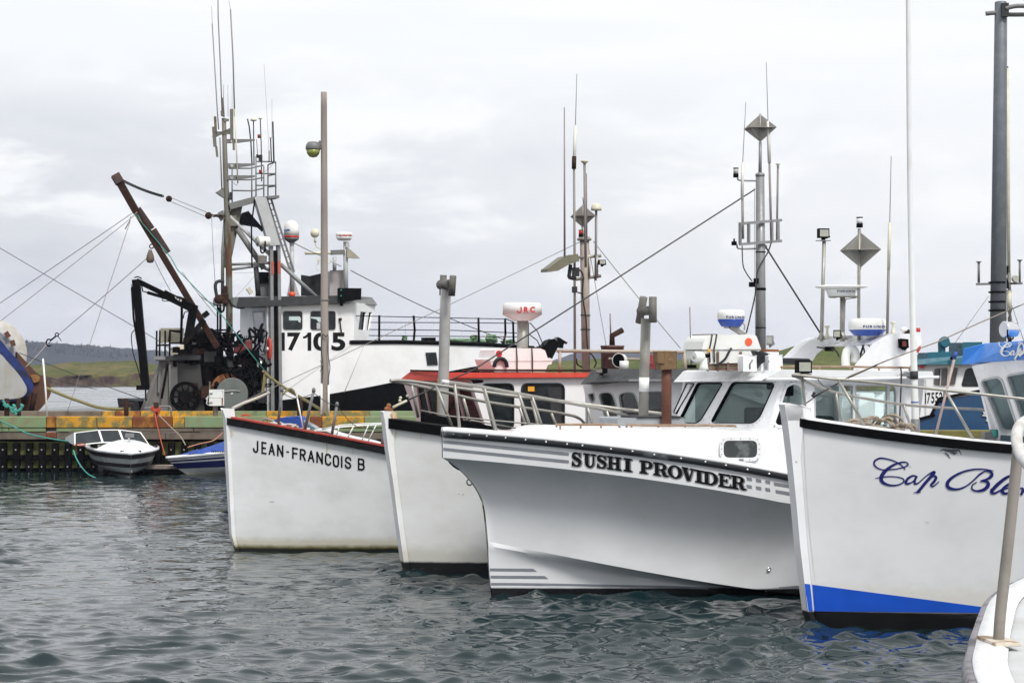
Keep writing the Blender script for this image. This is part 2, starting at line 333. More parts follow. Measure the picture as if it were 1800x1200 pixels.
def grow(pts, e):
    """offset a pixel loop outwards by e"""
    k = len(pts); o = []; ar = sum(pts[i-1][0]*pts[i][1]-pts[i][0]*pts[i-1][1] for i in range(k)); sg = 1 if ar > 0 else -1
    for i in range(k):
        a = V3((*pts[i-1], 0)); b = V3((*pts[(i+1) % k], 0)); t = (b-a); t = t.normalized() if t.length else V3((1, 0, 0))
        o.append((pts[i][0]+t.y*e*sg, pts[i][1]-t.x*e*sg))
    return o
def window(pl, pts, parent, e=2.2, frame=M_gasket, pane=M_dglass, inset=.02, name='window', out=.012):
    """a framed pane in plane pl: frame is the part or sub-part, the pane its child mesh material"""
    M = MB(); inn = pts; outr = grow(pts, e)
    M.ring([pl(*p, out) for p in inn], [pl(*p, out) for p in outr], -pl.n*(out+inset+.02), 0)
    b = [pl(*p, -inset) for p in grow(pts, .4)]
    M.prism(b, -pl.n*.008, 1)
    return M.build(name, [frame, pane], parent)
def wire(name, pts, r, m, parent, sag=0., n=6, k=10):
    pts = [V3(p) for p in pts]
    if len(pts) == 2 and sag: a, b = pts; pts = [a.lerp(b, t/k)-V3((0, 0, sag*4*(t/k)*(1-t/k))) for t in range(k+1)]
    return MB().tube(pts, r, n).build(name, m, parent)
def bvh_of(*obs):
    vs = []; fs = []
    for o in obs:
        b = len(vs); vs += [v.co+ROOT[o.name] for v in o.data.vertices]; fs += [[b+i for i in p.vertices] for p in o.data.polygons]
    return BVHTree.FromPolygons(vs, fs)
def hit(bv, px, py, off=.006):
    d = ray(px, py).normalized(); r = bv.ray_cast(V3((0, 0, H)), d)
    if r[0] is None: return None
    n = r[1] if r[1].dot(d) < 0 else -r[1]
    return r[0]+n*off
class Decal:
    """paint laid on a surface: pixel shapes are projected on the real hull and lifted a few millimetres off it"""
    def __init__(s, bv): s.bv = bv; s.M = MB(); s.k = 0
    def tri(s, pts, tris, off=.006):
        h = [hit(s.bv, *p, off+s.k*.0004) for p in pts]; s.k += 1
        ok = [t for t in tris if all(h[i] is not None for i in t)]; s.M.add([q or V3((0, 0, 0)) for q in h], ok)
        if any(q is None for q in h):                       # drop the unused placeholders
            pass
    def quad(s, a, b, c, d, nx=12, ny=2, off=.006):
        pts = []
        for j in range(ny+1):
            for i in range(nx+1):
                t = i/nx; q = j/ny; pts.append(tuple((a[k]*(1-t)+b[k]*t)*(1-q)+(d[k]*(1-t)+c[k]*t)*q for k in (0, 1)))
        s.tri(pts, [(j*(nx+1)+i, j*(nx+1)+i+1, (j+1)*(nx+1)+i+1, (j+1)*(nx+1)+i) for j in range(ny) for i in range(nx)], off)
    def stroke(s, pts, wd, off=.006):
        """polyline with a width per point"""
        ws = wd if isinstance(wd, (list, tuple)) else [wd]*len(pts); L_ = []; k = len(pts)
        for i in range(k):
            a = V3((*pts[max(0, i-1)], 0)); b = V3((*pts[min(k-1, i+1)], 0)); t = (b-a).normalized() if (b-a).length else V3((1, 0, 0))
            L_ += [(pts[i][0]-t.y*ws[i]/2, pts[i][1]+t.x*ws[i]/2), (pts[i][0]+t.y*ws[i]/2, pts[i][1]-t.x*ws[i]/2)]
        s.tri(L_, [(2*i, 2*i+1, 2*i+3, 2*i+2) for i in range(k-1)], off)
    def build(s, name, m, parent):
        used = sorted({i for f in s.M.f for i in f}); mp = {o: i for i, o in enumerate(used)}
        s.M.v = [s.M.v[i] for i in used]; s.M.f = [[mp[i] for i in f] for f in s.M.f]
        return s.M.build(name, m, parent)
_fc = {}
def glyphs(ch, bold=0.):
    """triangles of a character of the built-in font, in a unit box"""
    if (ch, bold) not in _fc:
        cu = bpy.data.curves.new('glyph', 'FONT'); cu.body = ch; cu.offset = bold; cu.resolution_u = 4
        ob = bpy.data.objects.new('glyph', cu); C.objects.link(ob); dg = bpy.context.evaluated_depsgraph_get()
        me = bpy.data.meshes.new_from_object(ob.evaluated_get(dg)); vs = [v.co.copy() for v in me.vertices]; fs = [tuple(p.vertices) for p in me.polygons]
        bpy.data.objects.remove(ob); bpy.data.curves.remove(cu); bpy.data.meshes.remove(me)
        x0, x1 = min(v.x for v in vs), max(v.x for v in vs); y0, y1 = min(v.y for v in vs), max(v.y for v in vs)
        _fc[(ch, bold)] = ([((v.x-x0)/(x1-x0), (v.y-y0)/(y1-y0)) for v in vs], fs, (x1-x0)/(y1-y0))
    return _fc[(ch, bold)]
def letter(dc, ch, x0, x1, base, top_, bold=0., off=.006):
    """put a character between columns x0 and x1, with rows base(x) and top_(x)"""
    vs, fs, _ = glyphs(ch, bold)
    pts = []
    for x, y in vs:
        px = x0+(x1-x0)*x; pts.append((px, base(px)*(1-y)+top_(px)*y))
    dc.tri(pts, fs, off)
lin = lambda *k: (lambda x: float(np.interp(x, [q[0] for q in k], [q[1] for q in k])) if k[0][0] <= x <= k[-1][0] else
                  (k[0][1]+(x-k[0][0])*(k[1][1]-k[0][1])/(k[1][0]-k[0][0]) if x < k[0][0] else k[-1][1]+(x-k[-1][0])*(k[-1][1]-k[-2][1])/(k[-1][0]-k[-2][0])))
def word(dc, txt, x0, x1, base, top_, bold=0., gap=.18, off=.006):
    ws = [glyphs(c, bold)[2] if c != ' ' else .5 for c in txt]; tot = sum(ws)+gap*(len(txt)-1); x = x0
    for c, q in zip(txt, ws):
        e = (x1-x0)*q/tot
        if c != ' ': letter(dc, c, x, x+e, base, top_, bold, off)
        x += e+(x1-x0)*gap/tot
# ------------------------------------------------------------------ water, shore, hills
def make_water():
    def axis(dense, outer):
        a = list(dense); st = dense[-1]-dense[-2]
        while a[-1] < outer[1]: st *= 1.35; a.append(a[-1]+st)
        st = dense[1]-dense[0]
        while a[0] > outer[0]: st *= 1.35; a.insert(0, a[0]-st)
        return np.array(a)
    yy_ = [17.5]
    while yy_[-1] < 330: yy_.append(yy_[-1]+.052*(yy_[-1]/20)**1.15)
    X = axis(np.arange(-20, 18, .065), (-3500, 3500))
    Y = axis(np.array(yy_), (-330, 4200))
    xx, yy = np.meshgrid(X, Y); zz = np.zeros_like(xx); dx = np.zeros_like(xx); dy = np.zeros_like(xx)
    sp = np.maximum(np.gradient(X)[None, :], np.gradient(Y)[:, None])
    g = np.zeros_like(xx)                                   # gust patches: some areas choppier than others
    for i in range(12):
        kx, ky = rng.normal(0, .35), rng.normal(0, .30); g += np.cos(kx*xx+ky*yy+rng.uniform(0, 6.28))
    g = np.clip(1+.17*g, .45, 1.6)
    n = 110
    for i in range(n):
        lam = .24*(1.9/.24)**rng.beta(1.0, 1.5); k = 2*math.pi/lam
        th = math.radians(-78)+rng.normal(0, .62); a = (.031*(1.0 if lam < .7 else .38))/k
        ph = rng.uniform(0, 6.28); q = k*(xx*math.cos(th)+yy*math.sin(th))+ph
        fade = np.clip((lam/2.5-sp)/(lam/6), 0, 1)*(g if lam < 1.2 else 1)
        zz += a*fade*np.cos(q); s_ = a*.7*fade*np.sin(q); dx -= s_*math.cos(th); dy -= s_*math.sin(th)
    spy = np.gradient(Y)[:, None]; far = np.clip((yy-65)/60, 0, 1)
    for i in range(22):
        lam = rng.uniform(2.5, 13); k = 2*math.pi/lam; th = math.radians(-90)+rng.normal(0, .5)
        zz += far*np.clip((lam/2.5-spy)/(lam/6), 0, 1)*.032/k*np.cos(k*(xx*math.cos(th)+yy*math.sin(th))+rng.uniform(0, 6.28))
    zz += 16*np.clip(zz-.008, 0, .05)**2*(yy < 80)            # sharper crests than troughs
    g = 1
    co = np.stack([xx+dx*g, yy+dy*g, zz*g], -1).reshape(-1, 3)
    r, c = xx.shape; idx = np.arange(r*c).reshape(r, c)
    q = np.stack([idx[:-1, :-1], idx[:-1, 1:], idx[1:, 1:], idx[1:, :-1]], -1).reshape(-1, 4)
    me = bpy.data.meshes.new('water'); me.vertices.add(r*c); me.vertices.foreach_set('co', co.ravel().astype(np.float32))
    me.loops.add(q.size); me.loops.foreach_set('vertex_index', q.ravel().astype(np.int32)); me.polygons.add(len(q))
    me.polygons.foreach_set('loop_start', np.arange(0, q.size, 4, dtype=np.int32)); me.polygons.foreach_set('use_smooth', np.ones(len(q), bool))
    me.update(calc_edges=True)
    m = bpy.data.materials.new('harbour water'); m.use_nodes = True; t = m.node_tree; nn = t.nodes; l = t.links.new; b = nn['Principled BSDF']
    b.inputs['Base Color'].default_value = (.004, .015, .018, 1); b.inputs['Roughness'].default_value = .04; b.inputs['IOR'].default_value = 1.44
    tcn = nn.new('ShaderNodeTexCoord'); hs = []
    for sc, st in (((1.35, 3.3, 1), .55), ((3.8, 8.0, 1), .2)):
        mp = nn.new('ShaderNodeMapping'); mp.inputs['Scale'].default_value = sc; l(tcn.outputs['Object'], mp.inputs[0])
        q2 = nn.new('ShaderNodeTexNoise'); q2.noise_type = 'RIDGED_MULTIFRACTAL'; q2.inputs['Scale'].default_value = 1; q2.inputs['Detail'].default_value = 3; q2.inputs['Roughness'].default_value = .5; q2.inputs['Distortion'].default_value = .5
        l(mp.outputs[0], q2.inputs[0]); u = nn.new('ShaderNodeMath'); u.operation = 'MULTIPLY'; u.inputs[1].default_value = st; l(q2.outputs[0], u.inputs[0]); hs.append(u.outputs[0])
    s = nn.new('ShaderNodeMath'); l(hs[0], s.inputs[0]); l(hs[1], s.inputs[1])
    bp = nn.new('ShaderNodeBump'); bp.inputs['Strength'].default_value = 1.0; bp.inputs['Distance'].default_value = .050; l(s.outputs[0], bp.inputs['Height']); l(bp.outputs[0], b.inputs['Normal'])
    me.materials.append(m); o = bpy.data.objects.new('water', me); C.objects.link(o); o['kind'] = 'structure'
make_water()

def land_mat(name, grass, dry, soil, lo=.55, hi=.8):
    m = bpy.data.materials.new(name); m.use_nodes = True; t = m.node_tree; n = t.nodes; l = t.links.new; b = n['Principled BSDF']; b.inputs['Roughness'].default_value = .95
    b.inputs['Specular IOR Level'].default_value = .1
    co = n.new('ShaderNodeTexCoord')
    def ns(sc, d=8):
        mp = n.new('ShaderNodeMapping'); mp.inputs['Scale'].default_value = sc; l(co.outputs['Object'], mp.inputs[0])
        q = n.new('ShaderNodeTexNoise'); q.inputs['Scale'].default_value = 1; q.inputs['Detail'].default_value = d; q.inputs['Roughness'].default_value = .68; l(mp.outputs[0], q.inputs[0]); return q.outputs[0]
    def mr(i, a, c): q = n.new('ShaderNodeMapRange'); q.inputs[1].default_value = a; q.inputs[2].default_value = c; l(i, q.inputs[0]); return q.outputs[0]
    def mx(f, a, c):
        q = n.new('ShaderNodeMix'); q.data_type = 'RGBA'; l(f, q.inputs[0])
        for s, x in ((6, a), (7, c)):
            if isinstance(x, tuple): q.inputs[s].default_value = (*x, 1)
            else: l(x, q.inputs[s])
        return q.outputs[2]
    g = mx(mr(ns((.11, .05, .9)), .44, .6), grass, dry); g = mx(mr(ns((.8, .35, 2)), .45, .7), g, tuple(x*.55 for x in grass))
    ge = n.new('ShaderNodeNewGeometry'); sp = n.new('ShaderNodeSeparateXYZ'); l(ge.outputs['Normal'], sp.inputs[0])
    ad = n.new('ShaderNodeMath'); ad.operation = 'MULTIPLY_ADD'; l(ns((.35, .2, .6)), ad.inputs[0]); ad.inputs[1].default_value = .25; l(sp.outputs[2], ad.inputs[2])
    so = mx(mr(ns((1.3, .6, .35)), .4, .65), soil, tuple(x*.42 for x in soil))
    l(mx(mr(ad.outputs[0], lo+.12, hi+.12), so, g), b.inputs['Base Color'])
    bp = n.new('ShaderNodeBump'); bp.inputs['Strength'].default_value = .8; bp.inputs['Distance'].default_value = .25; l(ns((2.5, 2.5, 2.5)), bp.inputs['Height']); l(bp.outputs[0], b.inputs['Normal'])
    return m
def land(name, prof, D0, depth, cliff, m, x0, x1, nx, jag=.12, seed=1, label=None):
    """a bank: prof = photo skyline (column, row) of the crest at distance D0+depth*.5; cliff = height of the bluff top"""
    r = np.random.default_rng(seed); X = np.linspace(x0, x1, nx); Dc = D0+depth*.5
    cr = np.array([H+(YH-np.interp(900+x*F/Dc, [q[0] for q in prof], [q[1] for q in prof]))*Dc/F for x in X])
    def n1(sc, a):
        z = np.zeros(nx)
        for i in range(14): k = sc*2**r.uniform(0, 3.5); z += np.sin(X*k+r.uniform(0, 6.28))*a/(k/sc)**.7
        return z
    rows = []; st = [(-.02, -.5, 0), (0, 0.0, 0), (.008, .35, .2), (.016, .8, .5), (.026, 1.0, .8), (.10, 1.04, 1), (.30, None, .55), (.42, None, .85), (.5, None, 1), (.62, None, .93), (.8, None, .6), (1.0, None, .2)]
    wig = n1(.03, depth*.05); rough = [n1(.25, 1.) for _ in st]; cl = cliff*(1+n1(.03, .10)+n1(.2, .03))
    for j, (t, cz, hf) in enumerate(st):
        z = cl*cz if cz is not None else np.where(hf < 1, cl+(cr-cl)*hf, cr)
        z = z+rough[j]*jag*(1 if j > 1 else .05)*(.6 if j > 5 else 1); y = D0+depth*t+wig*(1 if j < 6 else .3)+rough[j]*.5*(j in (2, 3, 4))
        rows.append([V3((X[i], y[i], z[i])) for i in range(nx)])
    M = MB(); M.grid(rows); o = M.build(name, m); o['kind'] = 'structure'; return o
M_bank = land_mat('dune grass over red earth', (.085, .095, .028), (.155, .125, .055), (.105, .075, .062))
M_bankg = land_mat('green dune grass', (.085, .11, .028), (.13, .135, .05), (.12, .09, .065))
M_hill = land_mat('wooded far hill', (.020, .028, .030), (.040, .044, .042), (.11, .07, .065), .88, .97)
land('shore', [(-200, 640), (0, 640), (60, 641), (100, 640), (118, 637), (135, 634.5), (152, 637), (180, 638), (205, 636), (222, 634.5), (240, 637), (262, 641), (300, 641), (420, 640), (700, 638)], 300, 60, 1.75, M_bank, -115, -8, 520, .10, 3)
land('shore', [(800, 637), (930, 635), (985, 632), (1060, 631), (1200, 632), (1260, 630), (1340, 624), (1372, 616), (1394, 608), (1420, 603), (1455, 602), (1480, 606), (1505, 615), (1530, 626), (1580, 633), (1650, 636), (2100, 636)], 250, 50, 1.5, M_bankg, -12, 95, 520, .12, 5)
land('hill', [(-300, 590), (0, 598), (45, 600), (75, 603), (130, 606), (170, 609), (215, 613), (260, 616), (340, 621), (440, 630), (560, 639), (700, 642)], 1500, 500, 4, M_hill, -560, -80, 400, .5, 7)
land('hill', [(930, 642), (985, 630), (1003, 622), (1022, 618.5), (1060, 617), (1110, 618), (1150, 620), (1210, 620), (1300, 628), (1450, 640)], 1900, 500, 4, M_hill, 0, 420, 300, .4, 9)
# the conifers along the left hill's ridge read as one mass
M = MB(); prof = [(-300, 590), (0, 598), (45, 600), (75, 603), (130, 606), (170, 609), (215, 613), (260, 616), (340, 621), (440, 630), (560, 639)]
for i in range(1500):
    px = rng.uniform(-60, 430); D = 1750+rng.uniform(-150, 40); z0 = H+(YH-np.interp(px, [q[0] for q in prof], [q[1] for q in prof]))*1750/F
    z0 -= max(0, (1750-D))*.045; hgt = rng.uniform(1.2, 2.6)*(1.0 if rng.random() < .94 else 1.6); b0 = hgt*rng.uniform(.16, .26); x = (px-900)*1750/F
    M.lathe((x, D, z0-.8), [(b0*.5, 0), (b0, .25), (b0*.55, hgt*.5), (b0*.6, hgt*.52), (0, hgt)], n=6)
M_fir = mat('dark conifers', (.014, .022, .014), .95, dirt=(.03, .035, .02), amt=.7, scale=.05, spec=.1)
o = M.top('wood', M_fir, 'dark strip of conifers along the ridge of the far bluish hill', 'wood', (0, 1700, 0), kind='stuff')
# a white marker post on the grassy bank
M = MB(); p = P(197, 658, 318); M.bar(p, p+V3((.05, 0, .55)), .22); M.bar(p+V3((.05, 0, .55)), p+V3((.25, 0, .66)), .2)
M.top('marker_post', M_plast, 'small white marker post on the grassy bank across the water', 'marker', p)

# ------------------------------------------------------------------ wharves
WY = 62.0                                                   # front face of the far timber wharf
X62 = lambda px: (px-900)*WY/F
wh = thing('wharf', 'long timber wharf with peeling yellow and green bull rail and black fender piles', 'wharf', (-10, WY, 0))
def beam(name, m, px0, px1, z0, z1, y0, y1, bev=.02, parent=wh, D=WY):
    a, b = (px0-900)*D/F, (px1-900)*D/F
    return MB().box(((a+b)/2, (y0+y1)/2, (z0+z1)/2), b-a-.012, y1-y0, z1-z0).build(name, m, parent, bevel=bev)
segs = [(-330, 81, M_tgreen), (81, 98, M_trust), (98, 170, M_tyellow), (170, 232, M_tyellow), (232, 303, M_trust), (303, 324, M_tyellow), (324, 470, M_tgreen), (470, 545, M_tyellow), (545, 566, M_trust), (566, 640, M_tyellow), (640, 740, M_tgreen), (740, 1360, M_tyellow)]
for a, b, m in segs: beam('bull_rail', m, a, b, 1.33, 1.67, WY, WY+.34)
for a, b, m in [(-330, 15, M_tgreen), (15, 80, M_tgreen), (98, 172, M_tgreen), (172, 340, M_tbrown), (340, 470, M_tbrown), (470, 760, M_tgreen), (760, 1360, M_tbrown)]:
    beam('string_piece', m, a, b, 1.205, 1.325, WY+.03, WY+.4)
for a, b, m in [(-330, 80, M_tbrown), (80, 98, M_trust), (98, 290, M_tbrown), (290, 560, M_tbrown), (560, 1360, M_tbrown)]:
    beam('wale', m, a, b, .97, 1.195, WY+.06, WY+.36)
M = MB()
for px in (170, 265, 400, 545): M.box((X62(px), WY+.3, 1.19), 1.7, .5, .035)
M.build('shim_plank', M_wood, wh)
a, b = X62(-330), X62(1360)
MB().box(((a+b)/2, WY+3.9, 1.27), b-a, 7.2, .12).build('deck', M_wood, wh)
for p0, p1, m in [(-330, 70, M_tbrown), (70, 182, M_tbrown), (182, 205, M_tyellow), (205, 250, M_trust), (250, 380, M_tyellow), (380, 470, M_tgreen), (470, 650, M_tyellow), (650, 1360, M_tgreen)]:
    beam('bull_rail', m, p0, p1, 1.33, 1.67, WY+7.1, WY+7.45, D=WY+7.4)
beam('plank_wall', M_olive, -330, 1360, .50, .90, WY+.34, WY+.46, 0)
beam('plank_wall', M_olive, -330, 1360, .10, .34, WY+.34, WY+.46, 0)
beam('plank_wall', M_black, -330, 1360, -.8, .98, WY+.52, WY+.6, 0)  # black backing sheet, paints the shade in the gaps behind the planks
beam('wale', M_rustblack, -330, 1360, .345, .50, WY+.2, WY+.42, 0)
for k in range(-14, 32):
    px = 5+k*22.75
    if 700 < px: break
    x = X62(px); M = MB(); M.box((x, WY+.10, .13), .19, .2, 1.48)
    for z in (.66, .15): M.lathe((x, WY-.005, z), [(.022, 0), (.022, .03)], (0, -1, 0), 8, 1)
    M.build('fender_pile', [M_rustblack if k % 5 else M_black, M_bolt], wh, bevel=.02)
ladder = MB()
for px in (118, 268): pass
# bollards with their lines, power box
def bollard(px, top_px, wpx, base, D, name, label, m=M_rust, cross=None):
    p = P(px, base, D); q = P(px, top_px, D); r = wpx*D/F/2
    t = thing(name, label, 'bollard', p, 'rusty bollards on the wharf'); M = MB(); M.lathe(p-V3((0, 0, .35)), [(r, 0), (r, q.z-p.z+.35), (r*.8, q.z-p.z+.37)], n=14); M.build('post', m, t)
    if cross: MB().tube([P(px-cross, top_px+9, D), P(px+cross, top_px+9, D)], r*.5, 10).build('cross_bar', m, t)
    return t
bollard(222, 701, 8, 722, 64.5, 'bollard', 'short rusty bollard with a cross bar on the wharf, by the gap of open water', cross=12)
bollard(274.5, 708, 9, 733, 62.6, 'bollard', 'rusty bollard wrapped in orange rope at the wharf edge', cross=5)
bollard(12, 701, 9, 730, 63, 'bollard', 'rust brown bollard with turquoise rope at the left end of the wharf', cross=None)
bollard(33, 701, 8, 728, 63.4, 'bollard', 'rust brown bollard just right of the turquoise roped one at the left end')
bollard(527, 704, 10, 735, 62.6, 'bollard', 'rusty bollard on the wharf behind the grey stanchions of the red trimmed bow')
t = thing('power_pedestal', 'white two door power box on a short timber post at the wharf edge', 'power box', P(380, 735, 62.8))
M = MB(); M.prism([P(x, y, 62.7) for x, y in ((368.5, 685.5), (391, 685.5), (391, 698.2), (368.5, 698.2))], V3((0, .25, 0))); M.prism([P(x, y, 62.7) for x, y in ((368.5, 698.9), (391, 698.9), (391, 712), (368.5, 712))], V3((0, .25, 0)))
M.build('box', M_plast, t, bevel=.015)
M = MB(); M.prism([P(x, y, 62.69) for x, y in ((389.6, 699), (391.2, 699), (391.2, 712), (389.6, 712))], V3((0, .1, 0))); M.build('rust_edge', M_rustl, t)
M = MB(); [M.box(P(371, y, 62.68), .09, .02, .025) for y in (691, 707)]; M.build('hinge', M_galv, t)
M = MB(); M.bar(P(377.5, 735, 62.85), P(377.5, 711, 62.85), .085); M.bar(P(381, 735, 62.9), P(381, 711, 62.9), .05); M.bar(P(368.6, 712, 62.95), P(368.6, 670, 62.95), .035); M.build('post', M_tbrown, t)
M = MB(); M.tube([P(366, 707, 62.9), P(362.5, 700, 62.9), P(366, 695, 62.9), P(363, 709, 62.9), P(367, 712, 62.9)], .02, 6); M.build('cable', M_plast, t)

# wooden utility pole with its lamp
UD = 65.5
up = thing('utility_pole', 'tall weathered wooden utility pole on the wharf with a cobra lamp and grey conduits', 'utility pole', P(571, 727, UD))
M = MB(); M.tube(smooth_pts([P(571, 735, UD), P(571, 640, UD), P(570.2, 500, UD), P(569.8, 350, UD), P(569.3, 162, UD)], 5), [.145-.0023*i for i in range(21)], 14); M.build('pole', M_wood, up)
M = MB(); M.lathe(P(550.5, 262, UD), [(.05, .24), (.17, .22), (.235, .12), (.245, .0), (.235, -.02)], n=20); M.build('lamp_hood', M_grey, up)
ln = M = MB(); M.lathe(P(550.5, 262.5, UD), [(.225, -.02), (.20, -.14), (.12, -.24), (0, -.27)], n=20); M.build('lamp_lens', mat('greenish lamp bowl', (.22, .25, .05), .25), up)
M = MB(); M.tube([P(555, 253, UD), P(562, 250.5, UD), P(568, 250, UD)], .03, 8); M.box(P(564, 252, UD), .12, .12, .16); M.build('lamp_arm', M_grey, up)
for x, y0, r in ((565.2, 673, .034), (577.6, 676, .034)): MB().tube([P(x, 728, UD-.17), P(x, y0, UD-.17)], r, 10).build('conduit', M_plast, up)
M = MB(); M.tube(smooth_pts([P(566, 674, UD-.2), P(567.5, 640, UD-.2), P(565, 615, UD-.2), P(566.5, 590, UD-.2), P(569, 588, UD-.2), P(573, 592, UD-.2), P(575, 589, UD-.2), P(577, 592, UD-.2), P(576.5, 620, UD-.2), P(580, 645, UD-.25), P(578, 660, UD-.2), P(577, 676, UD-.2)], 5), .016, 6); M.tube([P(563, 634, UD-.2), P(566, 640, UD-.2), P(566, 648, UD-.2), P(562.5, 652, UD-.2)], .014, 6)
M.build('cable', M_wire, up)
MB().box(P(560, 573, UD-.15), .115, .1, .2).build('junction_box', M_lgrey, up, bevel=.01)
M = MB(); M.lathe(P(571, 528, UD), [(.146, 0), (.146, .03)], n=16); M.build('band', M_grey, up)
# second wharf on the right and its street lamp
w2 = thing('wharf', 'olive timber wharf edge seen between the deck and the blue hull at the right', 'wharf', (12, 45, 0))
for a, b in ((8.2, 11), (11, 14), (14, 30)): MB().box(((a+b)/2, 45.17, 1.6), b-a-.012, .34, .4).build('bull_rail', M_tyellow if a == 14 else mat('olive painted timber', (.165, .145, .035), .8, dirt=(.10, .10, .05), amt=.9, scale=2, spot=(.26, .18, .03), spot_lo=.66, bump=.3), w2, bevel=.02)
MB().box((19, 48.6, 1.33), 21.6, 6.8, .14).build('deck', M_wood, w2)
MB().box((19, 45.3, .5), 21.6, .3, 1.78).build('plank_wall', M_olive, w2)
LD = 49.0
lp = thing('lamp_post', 'thick grey lamp post with curved arms and black bands behind the blue cabin visor', 'lamp post', P(1753, 762, LD))
a, b = P(1753, 765, LD), P(1759.5, 5, LD); M = MB()
r0, r1 = 16.0*LD/F, 11.0*LD/F
M.lathe(a, [(r0, 0), (r1, (b-a).length), (r1*.9, (b-a).length+.02)], b-a, n=8); M.build('post', mat('dull galvanised steel', (.125, .145, .165), .5, .1, dirt=(.18, .195, .21), amt=.8, scale=5, spot=(.22, .22, .23), spot_lo=.66, spot_scale=15, bump=.1), lp)
M = MB(); M.box(P(1766.5, 18, LD-.18), .17, .1, .32); M.build('bracket', M_dgrey, lp)
M = MB(); M.tube(smooth_pts([P(1767, 16, LD-.2), P(1780, 12, LD-.2), P(1800, 11, LD-.2), P(1850, 16, LD-.2)], 5), .055, 10); M.tube(smooth_pts([P(1733, 24.5, LD), P(1750, 23, LD), P(1775, 26, LD), P(1850, 25, LD)], 5), .055, 10); M.build('arm', M_grey, lp)
for y in (498, 515, 532, 547): MB().lathe(P(1753.3, y, LD), [(r0*1.0, 0), (r0*1.0, .04)], n=8).build('strap', M_black, lp)
# ------------------------------------------------------------------ fishing boats
class Hull:
    """A hull lofted from level curves; stem, rail and waterline read from the photo, beam by a power law."""
    def __init__(s, b, stem, rail, Bd, Ld, pd, Bw, Lw, pw, L, kf=1.15):
        s.b = b; st = [b.loc(b.V(*p, 0)) for p in stem]; st.sort(key=lambda p: p.z)
        s.sz = [p.z for p in st]; s.su = [p.x for p in st]; s.L = L
        s.u0 = s.stem(9); s.Bd, s.Ld, s.pd, s.Bw, s.Lw, s.pw, s.kf = Bd, Ld, pd, Bw, Lw, pw, kf
        q = [b.loc(s.on(*p)) for p in rail]; s.ru = [p.x for p in q]; s.rz = [p.z for p in q]
        c = np.polyfit(s.ru, s.rz, 2 if len(q) > 3 else 1); s.c = c; s.ue = s.ru[-1]; d = np.polyder(c); s.ze = np.polyval(c, s.ue); s.de = np.polyval(d, s.ue)
    def stem(s, z): return float(np.interp(z, s.sz, s.su)) if z > s.sz[0] else s.su[0]+(s.sz[0]-z)*.18
    def pw_(s, x, B, L, p): return B*(1-(1-min(max(x, 0)/L, 1))**p)
    def bd(s, u): return s.pw_(u-s.u0, s.Bd, s.Ld, s.pd)
    def zr(s, u):
        if u <= s.ue: return float(np.polyval(s.c, u))
        t = u-s.ue; return s.ze+s.de*3*(1-math.exp(-t/3))
    def on(s, px, py, k=1., off=0., f=None):
        """point where the view ray meets the surface v = k*bd(u)+off"""
        f = f or s.bd; a, b = s.u0-.6, 12.
        g = lambda u: (lambda p: 900+F*p.x/p.y-px)(s.b.W(u, k*f(u)+off, 0))
        for _ in range(50):
            m = (a+b)/2
            if g(m) < 0: a = m
            else: b = m
        return s.b.V(px, py, k*f(a)+off)
    def levels(s):
        lv = []; U0 = s.stem(0)
        for q in (-.28, -.12, 0, .08, .18, .3, .45, .6, .75, .88, 1.0):
            zz = s.zr(s.u0)*q
            def vf(x, q=q): return s.pw_(x, s.Bw, s.Lw, s.pw)*(1-max(q, 0)**s.kf)*(1 if q >= 0 else 1+q*.5)+s.pw_(x, s.Bd, s.Ld, s.pd)*max(q, 0)**s.kf
            lv.append((s.stem(zz), vf, lambda u, q=q: s.zr(u)*q))
        return lv
    def build(s, root, m, deck_m, drop=.1, thick=.03):
        lv = s.levels(); W = s.b.W; n = 46; M = MB()
        ws = [(i/n)**1.55 for i in range(n+1)]
        gr = getattr(s, 'splits', None) or [(0, len(lv))]
        for sd, (g0, g1) in [(sd, g) for sd in (1, -1) for g in gr]:
            rows = [[W(u0+(s.L-u0)*w_, sd*(vf(u0+(s.L-u0)*w_-u0)+thick), zf(u0+(s.L-u0)*w_)) for w_ in ws] for u0, vf, zf in lv[g0:g1]]
            M.grid(rows if sd < 0 else [r[::-1] for r in rows])
        e = [W(s.L, sd*(vf(s.L-u0)+thick), zf(s.L)) for sd in (1, -1) for u0, vf, zf in (lv if sd > 0 else lv[::-1])]
        M.prism(e, s.b.W(s.L+.05, 0, 0)-s.b.W(s.L, 0, 0))
        s.hull = M.build('hull', m, root); s.bv = bvh_of(s.hull)
        M = MB(); us = [s.u0+.12+(s.L-s.u0-.12)*w_ for w_ in ws]
        M.grid([[W(u, k*max(s.bd(u)-.02, .01), s.zr(u)-drop+.05*(1-k*k)) for u in us] for k in (-1, -.6, 0, .6, 1)]); M.build('deck', deck_m, root)
        return s.hull
    def sweep(s, prof, name, m, parent, ua=None, ub=None, sides=(1, -1), n=60, bevel=0.):
        """a moulding along the rail: prof = (outward, up) corners"""
        M = MB(); ua = s.u0 if ua is None else ua; ub = s.L if ub is None else ub
        for sd in sides:
            rows = []
            for i in range(n+1):
                u = ua+(ub-ua)*(i/n)**1.4; d = (s.bd(u+.02)-s.bd(u-.02))/.04; l = math.hypot(1, d)
                rows.append([s.b.W(u-d/l*o*min(1, (u-s.u0)/.1+.0), sd*(s.bd(u)+o/l*1.0 if u > s.u0+.01 else max(o, .0)+.02), s.zr(u)+z) for o, z in prof])
            M.grid(rows if sd < 0 else [r[::-1] for r in rows], 0, False, True)
            for r in (rows[0], rows[-1]): M.add(r, [tuple(range(len(r)))])
        return M.build(name, m, parent, bevel=bevel)
